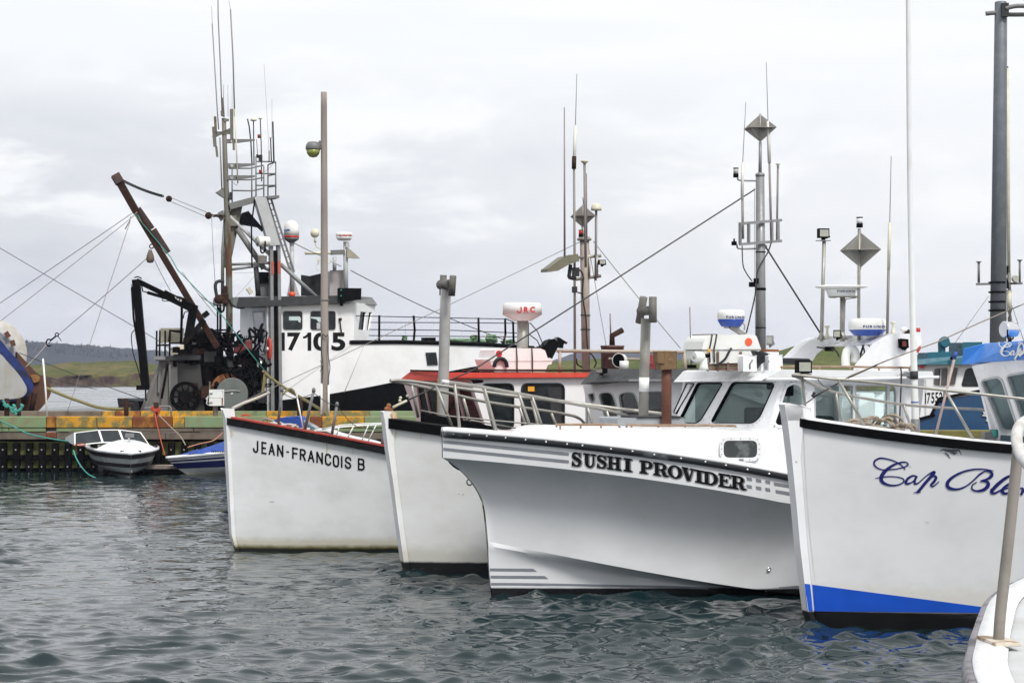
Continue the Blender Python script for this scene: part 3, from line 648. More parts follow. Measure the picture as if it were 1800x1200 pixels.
def stem_post(b, front, back, parent, m, th=.13):
    M = MB(); M.prism([b.V(*p, th/2) for p in front+back[::-1]], b.W(0, -th, 0)-b.W(0, 0, 0)); return M.build('stem', m, parent, bevel=.02)
def slab(lo, hi, name, m, parent, mi=None):
    """a roof from a lower and an upper loop of corners"""
    n = len(lo); M = MB(); M.add(lo+hi, [tuple(range(n))[::-1], tuple(range(n, 2*n))]+[t for i in range(n) for t in ((i, (i+1) % n, n+(i+1) % n), (i, n+(i+1) % n, n+i))])
    if mi:
        for i in mi: M.m[2+2*i] = M.m[3+2*i] = 1
    return M.build(name, m, parent, bevel=.012)
def reflector(c, r, ax, parent, m=M_alu, name='radar_reflector'):
    """diamond radar reflector: three crossing plates seen on one corner"""
    c = V3(c); z = V3((0, 0, r)); h = V3(ax).normalized(); d = V3((0, 0, 1)).cross(h).normalized(); x, y = (h+d*.8)*r, (h-d*.8)*r; M = MB()
    for a, b2 in ((x, z), (y, z), (x, y)):
        n = a.cross(b2).normalized()*.006; M.prism([c+a-n/2, c+b2-n/2, c-a-n/2, c-b2-n/2], n)
    M.tube([c+z*1.06, c-z*1.1], .012, 6); return M.build(name, m, parent)
def led_light(p, right, wd, ht, dp, parent, name='work_light', m=M_black):
    """boxy work light: finned black case, glass face looking along -dp, bracket"""
    right = V3(right).normalized(); f = V3((0, 0, 1)).cross(right).normalized(); f = -f if f.y > 0 else f; M = MB(); R = Matrix((right, f, (0, 0, 1))).transposed()
    M.box(p, wd, dp, ht, R); [M.box(V3(p)-f*(dp/2+.012)+right*(k-2)*wd/5, .012, .03, ht*.9, R) for k in range(5)]
    M.box(V3(p)-V3((0, 0, ht/2+.015)), wd*.3, dp*.5, .04, R); M.tube([V3(p)+right*(wd/2), V3(p)+right*(wd/2+.02)-V3((0, 0, ht*.4)), V3(p)-V3((0, 0, ht/2+.02))], .009, 6)
    o = M.build(name, m, parent, bevel=.006); L_ = MB(); L_.box(V3(p)+f*(dp/2+.003), wd*.80, .01, ht*.72, R); L_.build('lens', M_lens, o); return o
def whip(pts, r, parent, m=M_whip, name='antenna', n=6): return MB().tube(pts, r, n).build(name, m, parent)
M_pipe = mat('olive grey stove pipe', (.22, .215, .19), .55, dirt=(.14, .135, .12), amt=.8, scale=4, spot=(.3, .29, .26), spot_lo=.68)
M_pipelt = mat('pale grey stove pipe', (.40, .395, .385), .5, dirt=(.28, .275, .25), amt=.7, scale=3)
def stack(b, u, pipe, r, cyl, tee, rc, parent, m=M_pipe, low=None):
    """stove pipe with a twin cylinder head"""
    p = [b.U(*q, u) for q in pipe]; M = MB(); M.tube(p, r, 14); o = M.build('stove_pipe', m, parent)
    M = MB(); M.tube([b.U(*tee[0], u), b.U(*tee[1], u)], r*.95, 12); ts = M
    for a, c in cyl: ts.tube([b.U(*a, u), b.U(*c, u)], rc, 14)
    ts.build('twin_cap', mat('sooty pipe cap', (.125, .12, .105), .6, dirt=(.06, .058, .05), amt=.8, scale=6), o)
    if low: MB().tube([b.U(*low[0], u), b.U(*low[1], u)], r*1.04, 14).build('lower_sleeve', low[2], o)
    return o
def radome(c, prof, name, parent, mats, split, n=28):
    """lathed radar housing; profile rows from index split on use the second material"""
    M = MB(); M.lathe(c, prof[:split+1], n=n); M.lathe(c, prof[split:], n=n, mi=1); return M.build(name, mats, parent)
def bar_lamp(b, u, px, y0, y1, wd, parent, name, mats):
    """little navigation lamp: coloured lens between dark caps"""
    r = wd*b.U(px, y0, u).y/F/2; a = b.U(px, y1, u); h_ = b.U(px, y0, u).z-a.z; M = MB()
    M.lathe(a, [(r, 0), (r, h_*.38)], n=14, mi=1); M.lathe(a, [(r*.92, h_*.38), (r*.92, h_*.9)], n=14, mi=0); M.lathe(a, [(r, h_*.9), (r, h_)], n=14, mi=1); return M.build(name, mats, parent)

# ============ the red trimmed boat (leftmost of the four white bows)
J = Boat(22, 414, 967)
jean = thing('fishing_boat', 'white fishing boat with red deck and red cabin roof, leftmost of the white bows', 'fishing boat', J.W(0, 0, 0), 'white lobster boats rafted side by side')
hj = Hull(J, [(397, 732), (400, 800), (404, 890), (407, 940), (411, 958), (416, 970)], [(396, 732), (467, 745), (535, 757), (600, 769), (681, 785)], 2.0, 6, 2.4, 1.6, 5.5, 2.0, 11.5, 1.05)
hj.build(jean, M_hullA, mat('dull red deck paint', (.20, .026, .018), .7, dirt=(.12, .03, .02), amt=.8, scale=4), .07)
hj.sweep([(.015, -.135), (.07, -.13), (.07, -.015), (.015, -.008)], 'guard', M_blackworn, jean, bevel=.01)
hj.sweep([(.085, -.006), (.085, .022), (-.13, .024), (-.13, -.006)], 'rail_cap', mat('faded red trim', (.36, .055, .040), .65, dirt=(.22, .05, .04), amt=.8, scale=5, spec=.2), jean, ua=hj.u0+.1)
stem_post(J, [(393, 719), (396, 735), (400, 800), (404, 890), (407, 940), (412, 958), (417, 971), (421, 990)], [(410, 720), (411.5, 735), (411, 760), (412, 890), (415, 940), (419, 958), (423, 971), (427, 990)], jean, M_hullA)
dc = Decal(hj.bv); bs = lin((444, 793), (492, 800.5), (516, 804.5), (561, 812.5), (590, 819), (635, 824.5)); tp = lin((455, 776), (492, 782.5), (518, 787.5), (561, 795), (590, 800.5), (635, 806.5))
STK = {'J': [[(1, 1), (1, .25), (.85, .06), (.5, 0), (.15, .06), (0, .28)]], 'E': [[(0, 1), (0, 0)], [(0, 1), (1, 1)], [(0, .5), (.85, .5)], [(0, 0), (1, 0)]], 'A': [[(0, 0), (.5, 1)], [(.5, 1), (1, 0)], [(.2, .32), (.8, .32)]],
 'N': [[(0, 0), (0, 1)], [(0, 1), (1, 0)], [(1, 0), (1, 1)]], 'F': [[(0, 1), (0, 0)], [(0, 1), (1, 1)], [(0, .5), (.85, .5)]], 'R': [[(0, 0), (0, 1)], [(0, 1), (.6, 1), (.88, .93), (1, .76), (.88, .58), (.6, .51), (0, .51)], [(.5, .51), (1, 0)]],
 'C': [[(1, .76), (.86, .94), (.5, 1), (.14, .94), (0, .74), (0, .26), (.14, .06), (.5, 0), (.86, .06), (1, .24)]], 'O': [[(.5, 1), (.14, .94), (0, .74), (0, .26), (.14, .06), (.5, 0), (.86, .06), (1, .26), (1, .74), (.86, .94), (.5, 1)]], 'I': [[(.5, 0), (.5, 1)]],
 'S': [[(.97, .78), (.82, .95), (.5, 1), (.15, .93), (.02, .76), (.15, .58), (.8, .43), (.97, .25), (.85, .07), (.5, 0), (.15, .06), (0, .24)]], 'B': [[(0, 0), (0, 1)], [(0, 1), (.6, 1), (.86, .94), (.93, .77), (.86, .6), (.6, .53), (0, .53)], [(.6, .53), (.9, .45), (1, .27), (.9, .08), (.6, 0), (0, 0)]]}
def gothic(dc, ch, a, b, base, top_, w_):
    dc.k = 0
    for ln in STK[ch]:
        q = [(a+(b-a)*x, base(a+(b-a)*x)*(1-y)+top_(a+(b-a)*x)*y) for x, y in ln]
        for i in range(len(q)-1):
            d = V3((q[i+1][0]-q[i][0], q[i+1][1]-q[i][1], 0)); e = d.normalized()*w_*.42; dc.stroke([(q[i][0]-e.x, q[i][1]-e.y), (q[i+1][0]+e.x, q[i+1][1]+e.y)], w_)
for ch, a, b in (('J', 446, 453), ('E', 461, 467.5), ('A', 473.5, 482), ('N', 488.5, 497), ('F', 515, 523), ('R', 528.5, 536.5), ('A', 542.5, 551.5), ('N', 557.5, 566.5), ('C', 572.5, 581), ('O', 586.5, 595), ('I', 600, 601.6), ('S', 607.5, 616.5), ('B', 630.5, 640)): gothic(dc, ch, a, b, bs, tp, 2.9)
dc.k = 0
dc.stroke([(503.5, 793.2), (508.3, 794.1)], 2.6); dc.build('lettering', M_ink, hj.hull)
M_post = mat('dark grey stanchion', (.16, .165, .18), .55, dirt=(.09, .09, .09), amt=.8, scale=9)
for a, b, r, m in (((495.5, 685), (489, 744), .025, M_post), ((551.5, 686), (535.5, 757), .025, M_post), ((592.5, 711), (582.5, 768), .025, M_post), ((676, 752), (671, 784), .025, M_post), ((522, 697), (533.5, 756), .013, M_plast)):
    M = MB(); A, B_ = hj.on(*a, 1, -.10), hj.on(*b, 1, -.10); M.tube([B_, A], r, 10); M.lathe(A, [(r*1.25, -.03), (r*1.25, .02), (r*.6, .05)], n=10); M.build('stanchion', m, jean)
for pts in ([(495, 690), (520, 700), (551, 692)], [(551, 690), (575, 707), (592, 713)], [(592, 714), (620, 745), (640, 752), (676, 757)]): MB().tube(smooth_pts([hj.on(*p, 1, -.10) for p in pts], 6), .007, 5).build('chain', M_wire, jean)
MB().tube(smooth_pts([hj.on(*p, .6) for p in [(460, 744), (462, 737.5), (468, 736), (478, 739), (484, 744)]], 5), .018, 8).build('deck_cleat', M_galv, jean)
# wheelhouse
PS = J.PV(1.30); tp_, bt_ = J.V(826, 664, 1.3), J.V(862, 762, 1.3)
PFj = plane3(tp_, bt_, J.V(707, 668, -1.15)); dS = J.W(0, -.05, 0)-J.W(0, 0, 0); dA = J.W(.05, 0, 0)-J.W(0, 0, 0)
w1 = rr([(848, 675.5), (902, 675.5), (902, 752), (874, 752)], 9); w2 = rr([(918, 675), (991, 675), (991, 752.5), (918, 752.5)], 10)
fr = [rr(q, 3, 2) for q in ([(733, 679), (744.5, 680.5), (756, 733), (740, 733)], [(747.5, 681), (766, 682), (781, 743), (758.5, 740)], [(770, 681), (800, 681.5), (816, 746), (785, 744)], [(804, 682), (825, 683), (851, 753), (820, 751)])]
M = MB(); M.wall([PS(*p) for p in ((826, 664), (1040, 662), (1040, 775), (862, 775))], [[PS(*p) for p in q] for q in (w1, w2)], dS)
M.wall([PFj(*p) for p in ((707, 667), (824, 664.5), (860, 775), (745, 775))], [[PFj(*p) for p in q] for q in fr], dA)
uA = J.loc(PS(1040, 662)).x; uF = J.loc(tp_).x
far = [J.W(uF, -1.3, 2.95), J.W(uA, -1.3, 2.95), J.W(uA, -1.3, 1.6), J.W(uF+.3, -1.3, 1.6)]; M.prism(far, -dS)
M.prism([J.W(uA, 1.25, 2.95), J.W(uA, -1.25, 2.95), J.W(uA, -1.25, 1.6), J.W(uA, 1.25, 1.6)], dA)
jw = M.build('wheelhouse', M_white, jean)
for q in (w1, w2): window(PS, q, jw, 2.2)
for q in fr: window(PFj, q, jw, 1.2, mat('pinkish sun bleached trim', (.52, .46, .45), .6, dirt=(.40, .32, .30), amt=.8, scale=6))
M = MB(); M.prism([PS(*p, .022) for p in ((928, 679), (939.5, 679), (939.5, 687.5), (928, 687.5))], dS*.1); M.build('sticker', M_sign, jw)
MB().prism([PS(*p, -.012) for p in ((960, 680), (987, 680), (987, 748), (972, 748), (966, 700))], dS*.1).build('curtain', M_dgrey, jw)
M = MB(); M.prism([PFj(*p, .03) for p in ((826, 667), (846, 667), (848, 672), (832, 674))], dA*.5); M.build('side_light', M_black, jw)
lo = [J.V(701, 668.5, -1.3), J.V(784, 669, 1.22), J.V(803, 664.5, 1.42), J.V(1046, 663.5, 1.42), J.W(J.loc(J.V(1046, 663, 1.42)).x, -1.42, 2.98), J.W(J.loc(J.V(701, 668.5, -1.3)).x+.35, -1.42, 2.98)]
hi = [J.V(721, 652.5, -1.1), J.V(790, 654.5, 1.12), J.V(808, 655, 1.38), J.V(1046, 655, 1.38), lo[4]+V3((0, 0, .09)), lo[5]+V3((0, 0, .1))]
jr = slab(lo, hi, 'roof', [M_red, M_redchip], jean, [0])
MB().tube([J.V(722, 651, -1.0), J.V(776, 652.5, .9)], .018, 8).tube([J.V(811, 655, 1.25), J.V(814, 650.5, 1.25), J.V(1044, 651, 1.25)], .02, 8).build('handrail', M_rust, jr)
stack(J, 3.0, [(777, 762), (778.5, 720), (782, 560), (784, 508)], .092, [((778, 519), (779.5, 483.5)), ((794, 519.5), (796.5, 484.5))], ((775, 500.5), (792, 500)), .058, jean, M_pipelt, ((776.8, 766), (778.6, 665), mat('yellowed rusty pipe sleeve', (.30, .20, .05), .7, dirt=(.2, .12, .06), amt=.9, scale=5)))
# radar, mast, exhaust on the roof
jc = J.V(918, 553, 0); q = jc.y/F
radar = radome(jc, [(0, 21*q), (30*q, 20.5*q), (34*q, 18*q), (34.8*q, 0), (33*q, -1*q), (19*q, -9*q), (17*q, -11*q), (0, -11*q)], 'radar', jean, [M_plast, M_pink], 3)
dc = Decal(bvh_of(radar)); dc.stroke([p.xy.to_tuple() for p in smooth_pts([(916, 539.3), (916, 546), (914, 549), (911, 549), (909.3, 546)], 5)], 2.3); word(dc, 'RC', 921, 940, lin((909, 549.6), (940, 549.2)), lin((909, 539.2), (940, 538.6)), .045, .28); dc.build('lettering', M_redplast, radar)
M = MB(); M.tube([J.V(918, 650, 0), J.V(919, 562, 0)], [.10, .105], 14); [M.prism([J.V(*p, 0) for p in ((905+s*3, 650), (913, 636), (925, 636), (933+s*3, 650))], V3((0, .02, 0))) for s in (0,)]; M.lathe(J.V(918, 653, 0), [(.3, 0), (.3, .02)], n=16); M.build('radar_post', M_alu, jean)
mast = MB().tube([J.V(1030, 655, 0), J.V(1028.5, 520, 0), J.V(1027.5, 421, 0)], [.078, .083, .088], 14).build('mast', mat('grey brown mast paint', (.36, .315, .275), .6, dirt=(.24, .205, .175), amt=.8, scale=4), jean)
M = MB(); M.tube([J.V(1026.5, 421, 0), J.V(1025, 398, 0)], .035, 8); M.lathe(J.V(1027, 421, 0), [(.13, -.02), (.14, .01), (.1, .05)], n=14); M.build('mast_head', M_alu, mast)
reflector(J.V(1024.7, 380, 0), .215, (1, .1, 0), mast, M_alu)
whip([J.V(1026, 360, 0), J.V(1024.5, 347, 0)], .01, mast)
whip([J.V(992.5, 452, .25), J.V(992, 189, .25)], [.02, .011], mast)
whip([J.V(1010.5, 660, .2), J.V(1010, 450, .2), J.V(1009, 297, .2)], [.026, .024, .022], mast); whip([J.V(1009, 297, .2), J.V(1011.5, 221, .2)], .033, mast, M_whipw); whip([J.V(1011.5, 221, .2), J.V(1014, 130, .2)], .007, mast)
MB().tube([J.V(1008.8, 297, .2), J.V(1009.3, 275, .2)], .042, 8).build('clamp', M_rust, mast)
whip([J.V(1029.5, 470, .3), J.V(1027.5, 285, .3)], .025, mast); MB().lathe(J.V(1027.5, 285, .3), [(.03, -.03), (.075, .01), (.07, .03)], n=12).build('antenna_cap', M_cream, mast)
whip([J.V(1032, 420, .3), J.V(1031, 305, .3)], .009, mast)
whip([J.V(1047, 493, .1), J.V(1048, 370, .1)], .024, mast); MB().lathe(J.V(1048, 370, .1), [(.10, -.0), (.10, .04), (.085, .1), (.04, .13), (0, .135)], n=16).build('satellite_dome', M_cream, mast)
bar_lamp(J, J.loc(J.V(1021, 410, .2)).x, 1021, 404, 416.5, 8, mast, 'red_lamp', [M_redplast, M_black])
M = MB(); M.tube([J.V(1018, 452.5, .05), J.V(1056, 449.5, .05)], .03, 8); M.tube([J.V(1000, 488, .05), J.V(1012, 491, .05), J.V(1056, 485, .05)], .03, 8); M.tube([J.V(1049, 489, .1), J.V(1049, 450, .1)], .03, 8); M.tube([J.V(1036, 487, .1), J.V(1036, 452, .1)], .02, 6); M.build('cross_arm', M_alu, mast)
pl = J.PV(.35); M = MB(); M.prism([pl(*p) for p in ((962, 477), (962.5, 473), (992, 451), (1012, 447), (1016, 447), (1018, 459), (1000, 465), (981, 476))], J.W(0, -.30, 0)-J.W(0, 0, 0)); M.build('flood_light', mat('olive lamp housing', (.17, .16, .11), .5, dirt=(.1, .09, .07), amt=.7, scale=6), mast, bevel=.02)
M = MB(); M.tube(smooth_pts([J.V(1003, 465, .2), J.V(1001, 480, .2), J.V(1001, 487, .2), J.V(1012, 490, .2)], 4), .035, 8); M.box(J.V(1012, 478, .2), .14, .14, .16); M.box(J.V(1010, 509, .2), .10, .10, .11); M.tube([J.V(1016, 514, .2), J.V(1024, 516, .1)], .015, 6); M.build('lamp_bracket', M_dgrey, mast)
led_light(J.V(1058, 461, .2), (1, .2, 0), .13, .09, .1, mast)
M = MB(); M.tube(smooth_pts([J.V(1018, 474, .12), J.V(1025, 485, .12), J.V(1024, 520, .12), J.V(1030, 560, .12), J.V(1033, 612, .15), J.V(1042, 625, .2), J.V(1048, 637, .2), J.V(1044, 646, .2)], 5), .014, 6); M.tube(smooth_pts([J.V(1013, 630, .2), J.V(1015, 640, .2), J.V(1023, 645, .2)], 5), .016, 6); M.build('cable', M_rust, mast)
for y in (555, 580): MB().lathe(J.V(1029, y, 0), [(.095, 0), (.095, .02)], n=14).build('band', M_wire, mast)
for (a, b, r, m) in (((1020, 425), (404, 716), .007, M_wiret), ((1043, 424), (1196, 612), .008, M_wiret), ((1034, 428), (1066, 610), .006, M_wiret)): wire('stay', [J.V(*a, 0), J.V(*b, 0)], r, m, jean, .02, 5)
M = MB(); M.tube([J.V(979, 616.5, .9), J.V(1207, 618.5, .9)], .032, 10); M.tube([J.V(1203, 618, .9), J.V(1204, 655, .9)], .035, 8); M.tube([J.V(984, 616, .9), J.V(984, 655, .9)], .03, 8); M.tube([J.V(1070, 630, .9), J.V(1124, 631, .9)], .02, 6); M.build('awning_rail', mat('beige painted pipe', (.40, .35, .29), .6, dirt=(.3, .24, .18), amt=.7, scale=8), jean)
ed = J.V(1076.5, 650, -.1); q = ed.y/F; M = MB(); M.lathe(ed, [(20*q, 0), (20*q, 39*q), (21*q, 39.2*q), (21*q, 43*q), (8*q, 43.3*q)], n=24); ex = M.build('exhaust_drum', mat('burnt rusty steel', (.15, .10, .10), .8, dirt=(.10, .045, .03), amt=.95, scale=3, lo=.44, hi=.56, spot=(.2, .13, .12), spot_lo=.6), jean)
M = MB(); M.tube([J.V(1076, 608, -.1), J.V(1076, 590, -.1), J.V(1094, 580, -.1)], 5.2*q, 12); M.build('exhaust_pipe', M_rust, ex); whip([J.V(1073.5, 590, -.2), J.V(1072.5, 551, -.2)], .014, ex)
# life raft canister on the red roof
rp = J.V(916, 652, .5); raft = thing('life_raft', 'faded pinkish white life raft canister strapped on the red cabin roof', 'life raft', rp, 'life raft canisters on the cabin roofs')
pl = J.PV(.55); dR = J.W(0, -.78, 0)-J.W(0, 0, 0)
M = MB(); M.prism([pl(*p) for p in ((862, 631), (868, 629.5), (871, 615), (876, 611.5), (950, 612), (958, 615.5), (963, 629.5), (971, 631), (971, 634), (862, 634.5))], dR); M.build('lid', M_pink, raft, bevel=.035)
M = MB(); M.prism([pl(*p, -.01) for p in ((862, 635), (971, 634.5), (969, 640), (963, 641), (958, 653), (869, 653), (864, 641))], dR*.97); M.build('tub', M_pink, raft, bevel=.03)
M = MB(); [M.tube([pl(x, 654, .012), pl(x, 630, .03), pl(x-1, 612, .012), pl(x-1, 611, .01)+dR], .012, 6) for x in (909, 936)]; M.build('strap', M_wire, raft)
M = MB(); M.lathe(pl(877, 621.5, .002), [(.06, 0), (.06, .008)], pl.n, 16); M.build('sticker', M_redplast, raft)
M = MB(); M.tube([pl(880+11*math.cos(a), 643-13*math.sin(a), .05) for a in np.linspace(-.2, 3.3, 14)], .035, 8); M.build('handle', M_rubber, raft)
# fenders: anchor shaped gear is on the trawler
# ============ second bow
S2 = Boat(22, 716, 1008)
sec = thing('fishing_boat', 'white boat with nameless bow, yellow stained stem head and black cabin visor', 'fishing boat', S2.W(0, 0, 0), 'white lobster boats rafted side by side')
hs = Hull(S2, [(680, 738), (686, 800), (692, 850), (700, 920), (709, 985), (716, 1009)], [(688, 736), (735, 742), (781, 748), (900, 766), (1000, 781)], 2.0, 6, 2.4, 1.7, 5.5, 2.0, 11.5, 1.05)
hs.build(sec, M_hullB, M_grey, .12)
hs.sweep([(.015, -.155), (.075, -.15), (.075, 0), (.015, .012), (-.12, .012), (-.12, -.02)], 'guard', M_black, sec, bevel=.012)
stem_post(S2, [(672.5, 724), (675, 722), (676, 740), (682, 790), (691, 850), (700, 920), (709, 985), (716, 1009), (721, 1030)], [(697, 724), (692, 722), (691, 740), (694, 790), (701, 850), (710, 920), (719, 985), (726, 1009), (731, 1030)][0:], sec, M_hullB, .15)
M = MB(); M.prism([S2.V(*p, .078) for p in ((690, 722.5), (697.5, 724), (698, 737), (689.5, 737), (687, 729))], S2.W(0, -.156, 0)-S2.W(0, 0, 0)); M.build('rust_stain_cap', mat('rust stained stem cap', (.62, .50, .33), .7, dirt=(.42, .22, .08), amt=.9, scale=9), sec, bevel=.01)
M = MB(); M.tube([S2.V(682, 722, 0), S2.V(683, 714, 0)], .035, 8); M.ball(S2.V(683.5, 713, 0), .04, 8); M.tube([S2.V(676, 718, 0), S2.V(690, 720, 0)], .025, 8); M.build('stem_shackle', M_rustl, sec)
hs.sweep([(-.42, -.06), (-.34, -.06), (-.34, .13), (-.42, .13)], 'bulwark', M_black, sec, ua=hs.u0+.35, ub=1.6, sides=(-1,))
# bow rail: near side top, far side top, wires, stanchions
RT = hs.on
M = MB(); M.tube(smooth_pts([S2.V(686, 668.5, 0), RT(700, 668.5, 1, -.1), RT(730, 671, 1, -.1), RT(792, 680, 1, -.1), RT(849, 688, 1, -.1), RT(905, 696, 1, -.1), RT(1000, 706.5, 1, -.1), RT(1087, 718, 1, -.1), RT(1165, 727, 1, -.1), RT(1178, 732, 1, -.1), RT(1182, 755, 1, -.1)], 5), .026, 8); M.build('bow_rail', M_alu, sec)
M = MB(); M.tube(smooth_pts([S2.V(686, 668.5, 0), RT(706, 672, -1, .1), RT(735, 678, -1, .1), RT(773, 687, -1, .1), RT(849, 705, -1, .1), RT(915, 715.5, -1, .1), RT(990, 727, -1, .1), RT(1014, 733, -1, .1), RT(1026, 742, -1, .1), RT(1031, 752, -1, .1)], 5), .025, 8); M.build('bow_rail', M_alu, sec)
for a, b, k in (((723, 675), (735, 733), -1), ((766, 675), (795, 751), 1), ((814, 697), (830, 757), -1), ((851, 687.5), (871, 765), 1), ((913, 715), (930, 766), -1), ((935, 703), (953, 778), 1), ((968, 723), (985, 765), -1)):
    M = MB(); M.tube([RT(*b, k, -.1*k), RT(*a, k, -.1*k)], .024, 8); M.build('stanchion', M_alu, sec)
for q in ([(740, 721), (790, 731), (904, 742), (1000, 750)], [(820, 737), (860, 744), (935, 757)]): MB().tube([RT(*p, -1 if q[0][1] > 730 else 1, 0) for p in q], .011, 6).build('lifeline', M_alu, sec)
PF2 = S2.PU(3.95)
wn = [rr([(1033.5, 693), (1042.5, 691), (1044.5, 701), (1040, 709)], 3), rr([(1052, 691), (1074, 690), (1083, 714), (1086, 747), (1067, 747)], 8), rr([(1087, 692), (1113, 689), (1122, 712), (1123, 747), (1096, 747)], 9), rr([(1130, 689), (1168, 688), (1170, 745), (1130, 745)], 9)]
M = MB(); dA2 = S2.W(.05, 0, 0)-S2.W(0, 0, 0); dS2 = S2.W(0, -.05, 0)-S2.W(0, 0, 0)
M.wall([PF2(*p) for p in ((1024, 674), (1080, 670), (1222, 667), (1222, 775), (1036, 775), (1032, 710))], [[PF2(*p) for p in q] for q in wn], dA2)
vp = S2.loc(PF2(1222, 700)).y; vs_ = S2.loc(PF2(1024, 674)).y
M.prism([S2.W(4.0, vp, 2.98), S2.W(5.6, vp, 2.98), S2.W(5.6, vp, 1.6), S2.W(4.0, vp, 1.6)], dS2); M.prism([S2.W(4.0, vs_, 2.95), S2.W(5.6, vs_, 2.95), S2.W(5.6, vs_, 1.6), S2.W(4.0, vs_, 1.6)], -dS2)
M.prism([S2.W(5.6, vp, 2.95), S2.W(5.6, vs_, 2.95), S2.W(5.6, vs_, 1.6), S2.W(5.6, vp, 1.6)], dA2)
sw = M.build('wheelhouse', M_white, sec)
for q in wn: window(PF2, q, sw, 1.5, M_lgrey)
lo = [S2.U(1020, 675.5, 3.72), S2.U(1043, 671.5, 3.66), S2.U(1226, 668, 3.66), S2.W(5.8, vp+.15, 2.97), S2.W(5.8, vs_-.2, 2.97)]
hi = [S2.U(1040, 650, 3.98), S2.U(1060, 648, 3.95), S2.U(1226, 648, 3.95), S2.W(5.8, vp+.1, 3.12), S2.W(5.8, vs_-.1, 3.12)]
sr = slab(lo, hi, 'roof', M_dgrey, sec)
led_light(S2.U(1057, 651.5, 3.75), (S2.s, -S2.c, 0), .27, .085, .07, sr, 'light_bar')
stack(S2, 3.05, [(1131, 742), (1132, 670), (1135.5, 560)], .075, [((1123.5, 567), (1131.5, 522.5)), ((1147.5, 567), (1147.5, 521.5))], ((1126, 546.5), (1147, 545.5)), .060, sec, M_pipe, ((1131.9, 688), (1132.2, 663), M_plast))
MB().box(S2.U(1140, 668, 3.4), .62, .05, .03).build('pipe_brace', M_galv, sec)
cp = S2.U(1092, 648, 4.4); t = thing('cowl_vent', 'white cowl vent with a dark mouth on the black cabin visor', 'cowl vent', cp)
M = MB(); d = (S2.W(-.8, .62, 0)-S2.W(0, 0, 0)).normalized(); c = S2.U(1089, 633, 4.4); q = c.y/F
M.lathe(c, [(13*q, 3*q), (12.5*q, 2*q), (11.5*q, -8*q), (9*q, -13*q), (5*q, -15.5*q), (0, -16*q)], d, 20); M.tube([S2.U(1097, 650, 4.4), S2.U(1097, 634, 4.4)], 8*q, 14); M.build('cowl', M_plast, t)
M = MB(); M.lathe(c+d*3.4*q, [(11.5*q, 0), (9*q, -.8*q), (0, -1.2*q)], d, 20); M.build('mouth', M_black, t)
t = thing('siren_lamp', 'red plastic lamp box on the black cabin roof beside the rusty post', 'lamp', S2.U(1149, 648, 4.6)); M = MB(); M.prism([S2.U(*p, 4.6) for p in ((1141, 625), (1158, 625), (1158, 648), (1141, 648))], S2.W(.15, 0, 0)-S2.W(0, 0, 0)); M.build('housing', M_redplast, t, bevel=.015)
M = MB(); M.prism([S2.U(*p, 4.57) for p in ((1139, 637), (1159, 637), (1159, 640), (1139, 640))], S2.W(.2, 0, 0)-S2.W(0, 0, 0)); M.build('ledge', M_redplast, t)
# mast of the second boat, seen over the next cabin
m2 = MB().tube([S2.V(1337.5, 640, 0), S2.V(1337, 500, 0), S2.V(1336, 308, 0)], [.085, .082, .072], 16).build('mast', M_galv, sec)
M = MB(); M.lathe(S2.V(1336, 308, 0), [(.078, -.02), (.078, .02), (.03, .05)], n=14); M.tube([S2.V(1336, 308, 0), S2.V(1336.5, 250, 0)], [.030, .026], 10); M.build('mast_head', M_galv, m2)
reflector(S2.V(1336.3, 225.5, 0), .232, (1, .15, 0), m2, M_alu)
whip([S2.V(1306, 420, .1), S2.V(1305, 350, .1)], .022, m2); whip([S2.V(1304.5, 350, .1), S2.V(1305.5, 286, .1)], .027, m2, M_whipw); whip([S2.V(1305.5, 286, .1), S2.V(1311, 180, .1)], .006, m2)
whip([S2.V(1356, 425, .1), S2.V(1352.5, 286, .1)], [.022, .019], m2); whip([S2.V(1352.5, 286, .1), S2.V(1350, 213, .1)], .029, m2, M_whipw); whip([S2.V(1350, 213, .1), S2.V(1347, 110, .1)], .006, m2)
whip([S2.V(1365.5, 425, .1), S2.V(1367.5, 290, .1)], .018, m2); MB().lathe(S2.V(1367.5, 290, .1), [(.02, -.06), (.02, 0), (.04, .01), (.04, .025)], n=12).build('antenna_cap', M_cream, m2)
M = MB(); f1 = lambda x, y: S2.V(x, y, .1)
for a, b in (((1299, 393.5), (1374, 387)), ((1300, 429.5), (1374, 423.5)), ((1301, 393), (1301, 429)), ((1316, 392), (1316, 428)), ((1356.5, 389), (1357, 425)), ((1367.5, 388), (1368, 425))): M.bar(f1(*a), f1(*b), .035, .045)
M.build('antenna_frame', M_galv, m2)
bar_lamp(S2, S2.loc(S2.V(1293, 300, .2)).x, 1293.5, 295, 312, 9.5, m2, 'white_lamp', [M_lens, M_black])
M = MB(); M.tube(smooth_pts([S2.V(1297, 312, .15), S2.V(1300, 317, .1), S2.V(1330, 318, .05)], 4), .014, 6); M.tube(smooth_pts([S2.V(1296, 430, .15), S2.V(1299, 437, .1), S2.V(1330, 437, .05)], 4), .014, 6); M.build('lamp_arm', M_galv, m2)
M = MB(); M.lathe(S2.V(1290.5, 429, .2), [(.045, -.02), (.045, .04), (.015, .05), (.015, .09)], n=12); M.box(S2.V(1322, 500, .15), .1, .08, .08); M.box(S2.V(1329, 494, .12), .08, .07, .09); M.build('sensor', M_black, m2)
for y, r in ((443, .088), (508, .09), (576, .09)): MB().lathe(S2.V(1337, y, 0), [(r, -.02 if y == 508 else -.008), (r, .02 if y == 508 else .008)], n=14).build('band', M_black, m2)
